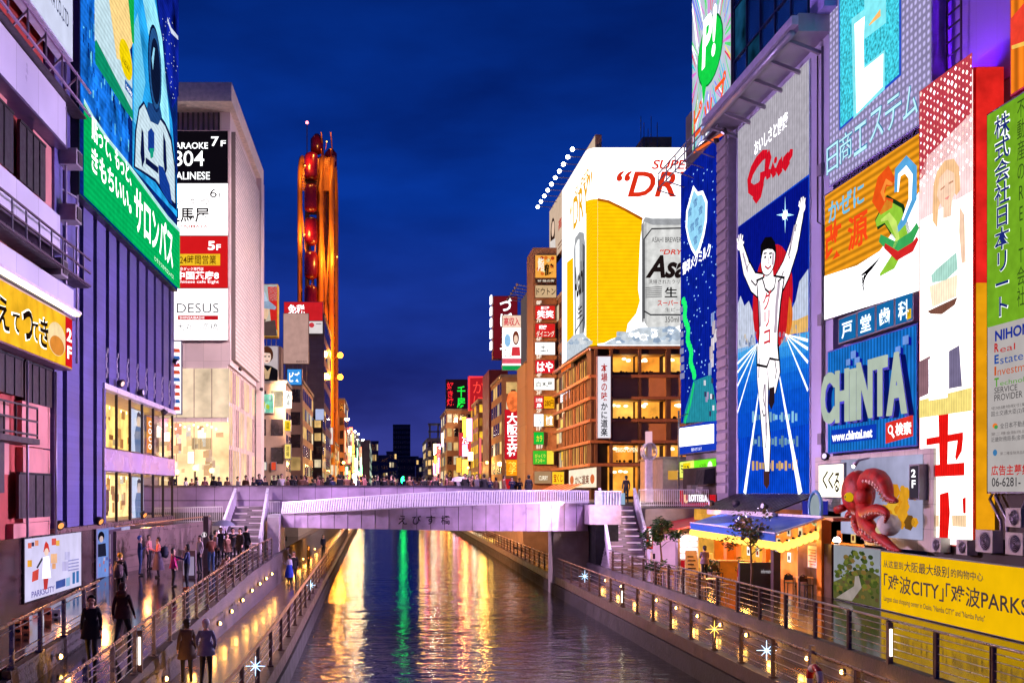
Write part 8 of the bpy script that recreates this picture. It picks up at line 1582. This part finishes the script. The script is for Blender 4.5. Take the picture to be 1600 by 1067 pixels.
for lb, u, v, kw in (('person in white top and bright blue skirt under the bridge', 452, 914, dict(coat=(190, 180, 200), legs=(30, 24, 30), hem=.5, sleeve=(30, 60, 190), arms='phone_r')), ('person in a cream coat at the walkway edge under the bridge', 432, 905, dict(coat=(180, 150, 120), legs=(40, 34, 40), hem=.3)), ('dark haired person in black beside the blue skirt', 459, 908, dict(coat=(30, 24, 30), legs=(26, 22, 30), hem=.2)), ('small dark person alone near the river railing under the bridge', 482, 888, dict(coat=(40, 30, 36), legs=(30, 26, 34), h=1.5)), ('person in dark grey further under the bridge', 447, 872, dict(coat=(50, 44, 52), legs=(34, 30, 38))), ('person in black near the white end box of the ramp', 418, 905, dict(coat=(22, 20, 28), legs=(22, 20, 28), hem=.3)), ('person in navy far under the bridge', 505, 868, dict(coat=(34, 36, 66), legs=(26, 26, 40)))):
    kw.setdefault('h', 1.66); person(lb, foot(u, v, W0), random.uniform(0, 6), **kw)
p = foot(1101, 908, lambda y: ZR); person('person in a mauve jacket reading the restaurant menu', p, AWAY, 1.68, (112, 84, 100), (28, 26, 32), hem=.1, arms='phone')
person('dark haired person at the top of the right staircase', (15.0, 62.6, DZ), AWAY, 1.62, (46, 34, 40), (30, 26, 32)); 
mb = MB(); mb.box(14.2, 14.75, 61.85, 61.9, 4.3, 5.0, emi((170, 200, 235), .8)); tag(mb.build('notice_board', None), 'small pale blue notice on the landing at the top of the right staircase', 'notice board')
# crowd behind the bridge parapet: a few built, the rest copied
base = []
looks = [('person in a dark coat in the crowd behind the bridge parapet', dict(coat=(34, 28, 34), legs=(26, 24, 30), hem=.2)), ('person in a white jacket in the crowd behind the bridge parapet', dict(coat=(216, 200, 204), legs=(40, 36, 46))), ('person in a brown coat in the crowd behind the bridge parapet', dict(coat=(128, 84, 66), legs=(40, 34, 38), hair=(60, 36, 26), hem=.2)), ('person in a pink jacket in the crowd behind the bridge parapet', dict(coat=(206, 130, 130), legs=(50, 40, 50), hair=(70, 40, 30))), ('person in a navy jacket in the crowd behind the bridge parapet', dict(coat=(36, 42, 80), legs=(30, 30, 44), arms='phone')), ('person in grey with a dark cap in the crowd behind the bridge parapet', dict(coat=(110, 100, 110), legs=(40, 36, 44), hat=(30, 28, 36)))]
us = [270, 290, 300, 320, 342, 372, 396, 414, 428, 440, 450, 462, 471, 480, 488, 497, 505, 512, 520, 528, 536, 543, 551, 560, 566, 574, 583, 590, 596, 604, 612, 621, 633, 640, 648, 655, 662, 670, 677, 684, 690, 697, 704, 711, 719, 727, 733, 745, 756, 765, 775, 788, 800, 812, 826] + [265, 308, 334, 355, 384, 405, 434, 456, 476, 492, 500, 516, 532, 548, 570, 588, 600, 616, 644, 660, 680, 700, 715, 738, 750]
rg = random.Random(5)
for i, u in enumerate(us):
    k = i if i < 6 else rg.choice([0, 0, 0, 1, 2, 2, 3, 4, 4, 5]); y = rg.uniform(63.6, 74) if i % 3 else rg.uniform(63.3, 65); pos = ((u - VX) * y / F, y, DZ); rz = rg.choice([0, 0, PI, PI / 2, -PI / 2]) + rg.uniform(-.4, .4); h = rg.uniform(1.55, 1.76)
    if i < 6: base.append(person(looks[k][0], pos, rz, h, group='crowd on the bridge', **looks[k][1]))
    else: o = copy_tree(base[k]); o.location = pos; o.rotation_euler = (0, 0, rz); o.scale = (h / 1.72,) * 3
t = thing('umbrella', 'white open umbrella in the crowd on the bridge', 'umbrella', (5.0, 66, 6)); mb = MB(); c = Vector((5.1, 66, 5.75)); n = 12; vs = [c + Vector((0, 0, .32))]; fs = []
for r, z in ((.35, .27), (.6, .12), (.72, -.02)): vs += [c + Vector((r * math.cos(6.2832 * k / n), r * math.sin(6.2832 * k / n), z)) for k in range(n)]
fs += [(0, 1 + k, 1 + (k + 1) % n) for k in range(n)]
for i in range(2): fs += [(1 + i * n + k, 1 + (i + 1) * n + k, 1 + (i + 1) * n + (k + 1) % n, 1 + i * n + (k + 1) % n) for k in range(n)]
mb.add(vs, fs, mat('umbrella_white', (232, 222, 222), .5), True); mb.build('canopy', t); mb = MB(); mb.path([c + Vector((0, 0, -.7)), c + Vector((0, 0, .36))], .012, M_METAL, 5); mb.build('shaft', t)
for i, (k, u, v, rz, lb) in enumerate(((0, 385, 874, 2.6, 'person in a dark coat standing closest to the river end of the left staircase foot'), (2, 355, 884, .8, 'person in a brown coat just in front of those at the left staircase foot'), (5, 337, 884, 2.0, 'person in grey with a dark cap left of the umbrella holder'), (1, 312, 894, -.8, 'person in a white jacket between the grey stand and the brown jacket'), (3, 233, 888, 1.2, 'person in a pink jacket behind the pair talking by the dark wall'))):
    o = copy_tree(base[k]); o.location = foot(u, v, T); o.rotation_euler = (0, 0, rz); o['label'] = lb; del o['group']
# ---------------------------------------------------------------- added fill lamps for quays, walls and bridge; tower-foot and underside lamps are real
def flood(label, p, target, col, e, ang=70, blend=.8, r=.25):
    t = thing('floodlight', label, 'floodlight', p); p = Vector(p); d = (Vector(target) - p).normalized(); mb = MB(); mb.path([p - d * .25, p], [.12, .2], M_LOUV, 8); mb.build('housing', t); mb = MB(); mb.path([p + d * .005, p + d * .02], .12, emi(col, 1.5, 0), 10); mb.build('lens', t)
    l = bpy.data.lights.new('flood_or_fill_light', 'SPOT'); l.energy = e; l.color = lin(col); l.spot_size = math.radians(ang); l.spot_blend = blend; l.shadow_soft_size = r
    o = bpy.data.objects.new('flood_or_fill_light', l); COL.objects.link(o); o.parent = t; o.location = d * .06; o.rotation_euler = d.to_track_quat('-Z', 'Y').to_euler(); WL[o] = WL[t]; return t
VIO = (226, 190, 255); PUR = (140, 40, 255); WRM = (255, 200, 140); ROSE = (255, 208, 208)
flood('added violet fill lamp on the canopy gutter under the running man billboard', (17.7, 47.5, 4.4), (-12, 42, 10), VIO, 42000, 80)  # added lamp, stands in for the violet screen glow across the river
flood('added violet lamp on the near roof edge of the right bank aimed across the river', (19.45, 44.9, 6.62), (-12, 30, 9), (226, 206, 255), 30000, 80)
flood('added violet fill lamp at the top of the running man building aimed at the bridge', (19.2, 57.5, 25.2), (2, 60, 4), VIO, 60000, 60)
flood('violet floodlight at the foot of the violet tower wall', (20.3, 37.5, 18.9), (20.9, 38, 40), PUR, 36000, 140)
flood('second violet floodlight at the foot of the violet tower wall', (20.4, 35.2, 18.9), (20.9, 34, 40), PUR, 36000, 140)
flood('added violet fill lamp on the ledge of the finned building aimed across the river', (-11.6, 50, 9.9), (20, 48, 12), VIO, 34000, 90)
flood('added warm fill lamp on the ledge of the finned building aimed at the terrace', (-11.6, 46, 9.9), (14, 36, 0), ROSE, 16000, 80)
flood('added warm fill lamp on the roof of the restaurant building aimed at the far street', (19.6, 96, 18.5), (-12, 93, 18), (250, 226, 236), 62000, 100)  # added to brighten the pink tower side
flood('added warm fill lamp on the pink tower aimed at the crab restaurant', (-11.7, 86, 15.4), (24, 97, 10), (255, 170, 100), 150000, 100)
flood('added warm fill lamp on the pink tower aimed along the far right bank', (-11.7, 101, 15.2), (19, 130, 12), WRM, 26000, 100)
flood('added warm fill lamp on the tan shop building aimed at the far left bank', (16, 138, 20.5), (-10, 128, 12), WRM, 15000, 110)
flood('added warm fill lamp high on the balcony building aimed at the far left bank', (17.4, 186, 21), (-9, 215, 10), WRM, 20000, 110)
flood('added warm fill lamp on the ochre building aimed at the far right bank', (-7.2, 205, 20), (17, 195, 12), WRM, 20000, 110)
flood('added warm fill lamp on the grey block aimed at the far right bank', (-6.8, 240, 18), (16, 250, 8), WRM, 16000, 110)
flood('warm lamp on the underside of the bridge above the left walkway', (-4.6, 66, 2.9), (-4.6, 67, 0), (255, 170, 60), 900, 140)
flood('second warm lamp on the underside of the bridge above the left walkway', (-4.6, 76, 2.9), (-4.6, 76, 0), (255, 170, 60), 900, 140)
flood('warm lamp on the underside of the bridge above the right walkway', (11.4, 70, 2.9), (11.4, 70, 0), (255, 170, 60), 700, 140)
flood('added rose fill lamp on the glass building corner aimed at the pink tower front', (19.4, 59.5, 25.4), (-16, 84, 16), (255, 226, 222), 120000, 60)
flood('added lilac fill lamp on the finned building corner aimed at the bridge ramp', (-11.7, 58.8, 12.5), (4, 57.6, 4), (240, 200, 250), 26000, 70)  # added to brighten the ramp
flood('added lilac fill lamp on the canopy gutter aimed at the bridge ramp', (17.8, 55.5, 4.45), (3, 57.6, 4.2), (240, 200, 250), 10000, 60)
flood('added white fill lamp on the canopy gutter aimed at the right staircase', (17.8, 51.5, 4.45), (14.4, 59, 2.6), (255, 232, 246), 1800, 60)
flood('added white fill lamp on the finned building corner aimed at the left staircase', (-11.7, 55.5, 9.3), (-8, 60, 2.8), (255, 226, 246), 3200, 60)
flood('small added amber fill lamp on the ledge above the violet poster', (-11.75, 43, 3.8), (-7.2, 41, 1.2), (255, 160, 84), 900, 120)  # added to warm the terrace paving
flood('small added amber fill lamp on the ledge above the brown ramp wall', (-11.75, 51, 3.9), (-7.5, 49, 1.4), (255, 160, 84), 900, 120)
flood('small added amber fill lamp on the ledge above the pale poster', (-11.75, 37.6, 3.8), (-7, 34, 1.1), (255, 160, 84), 900, 120)
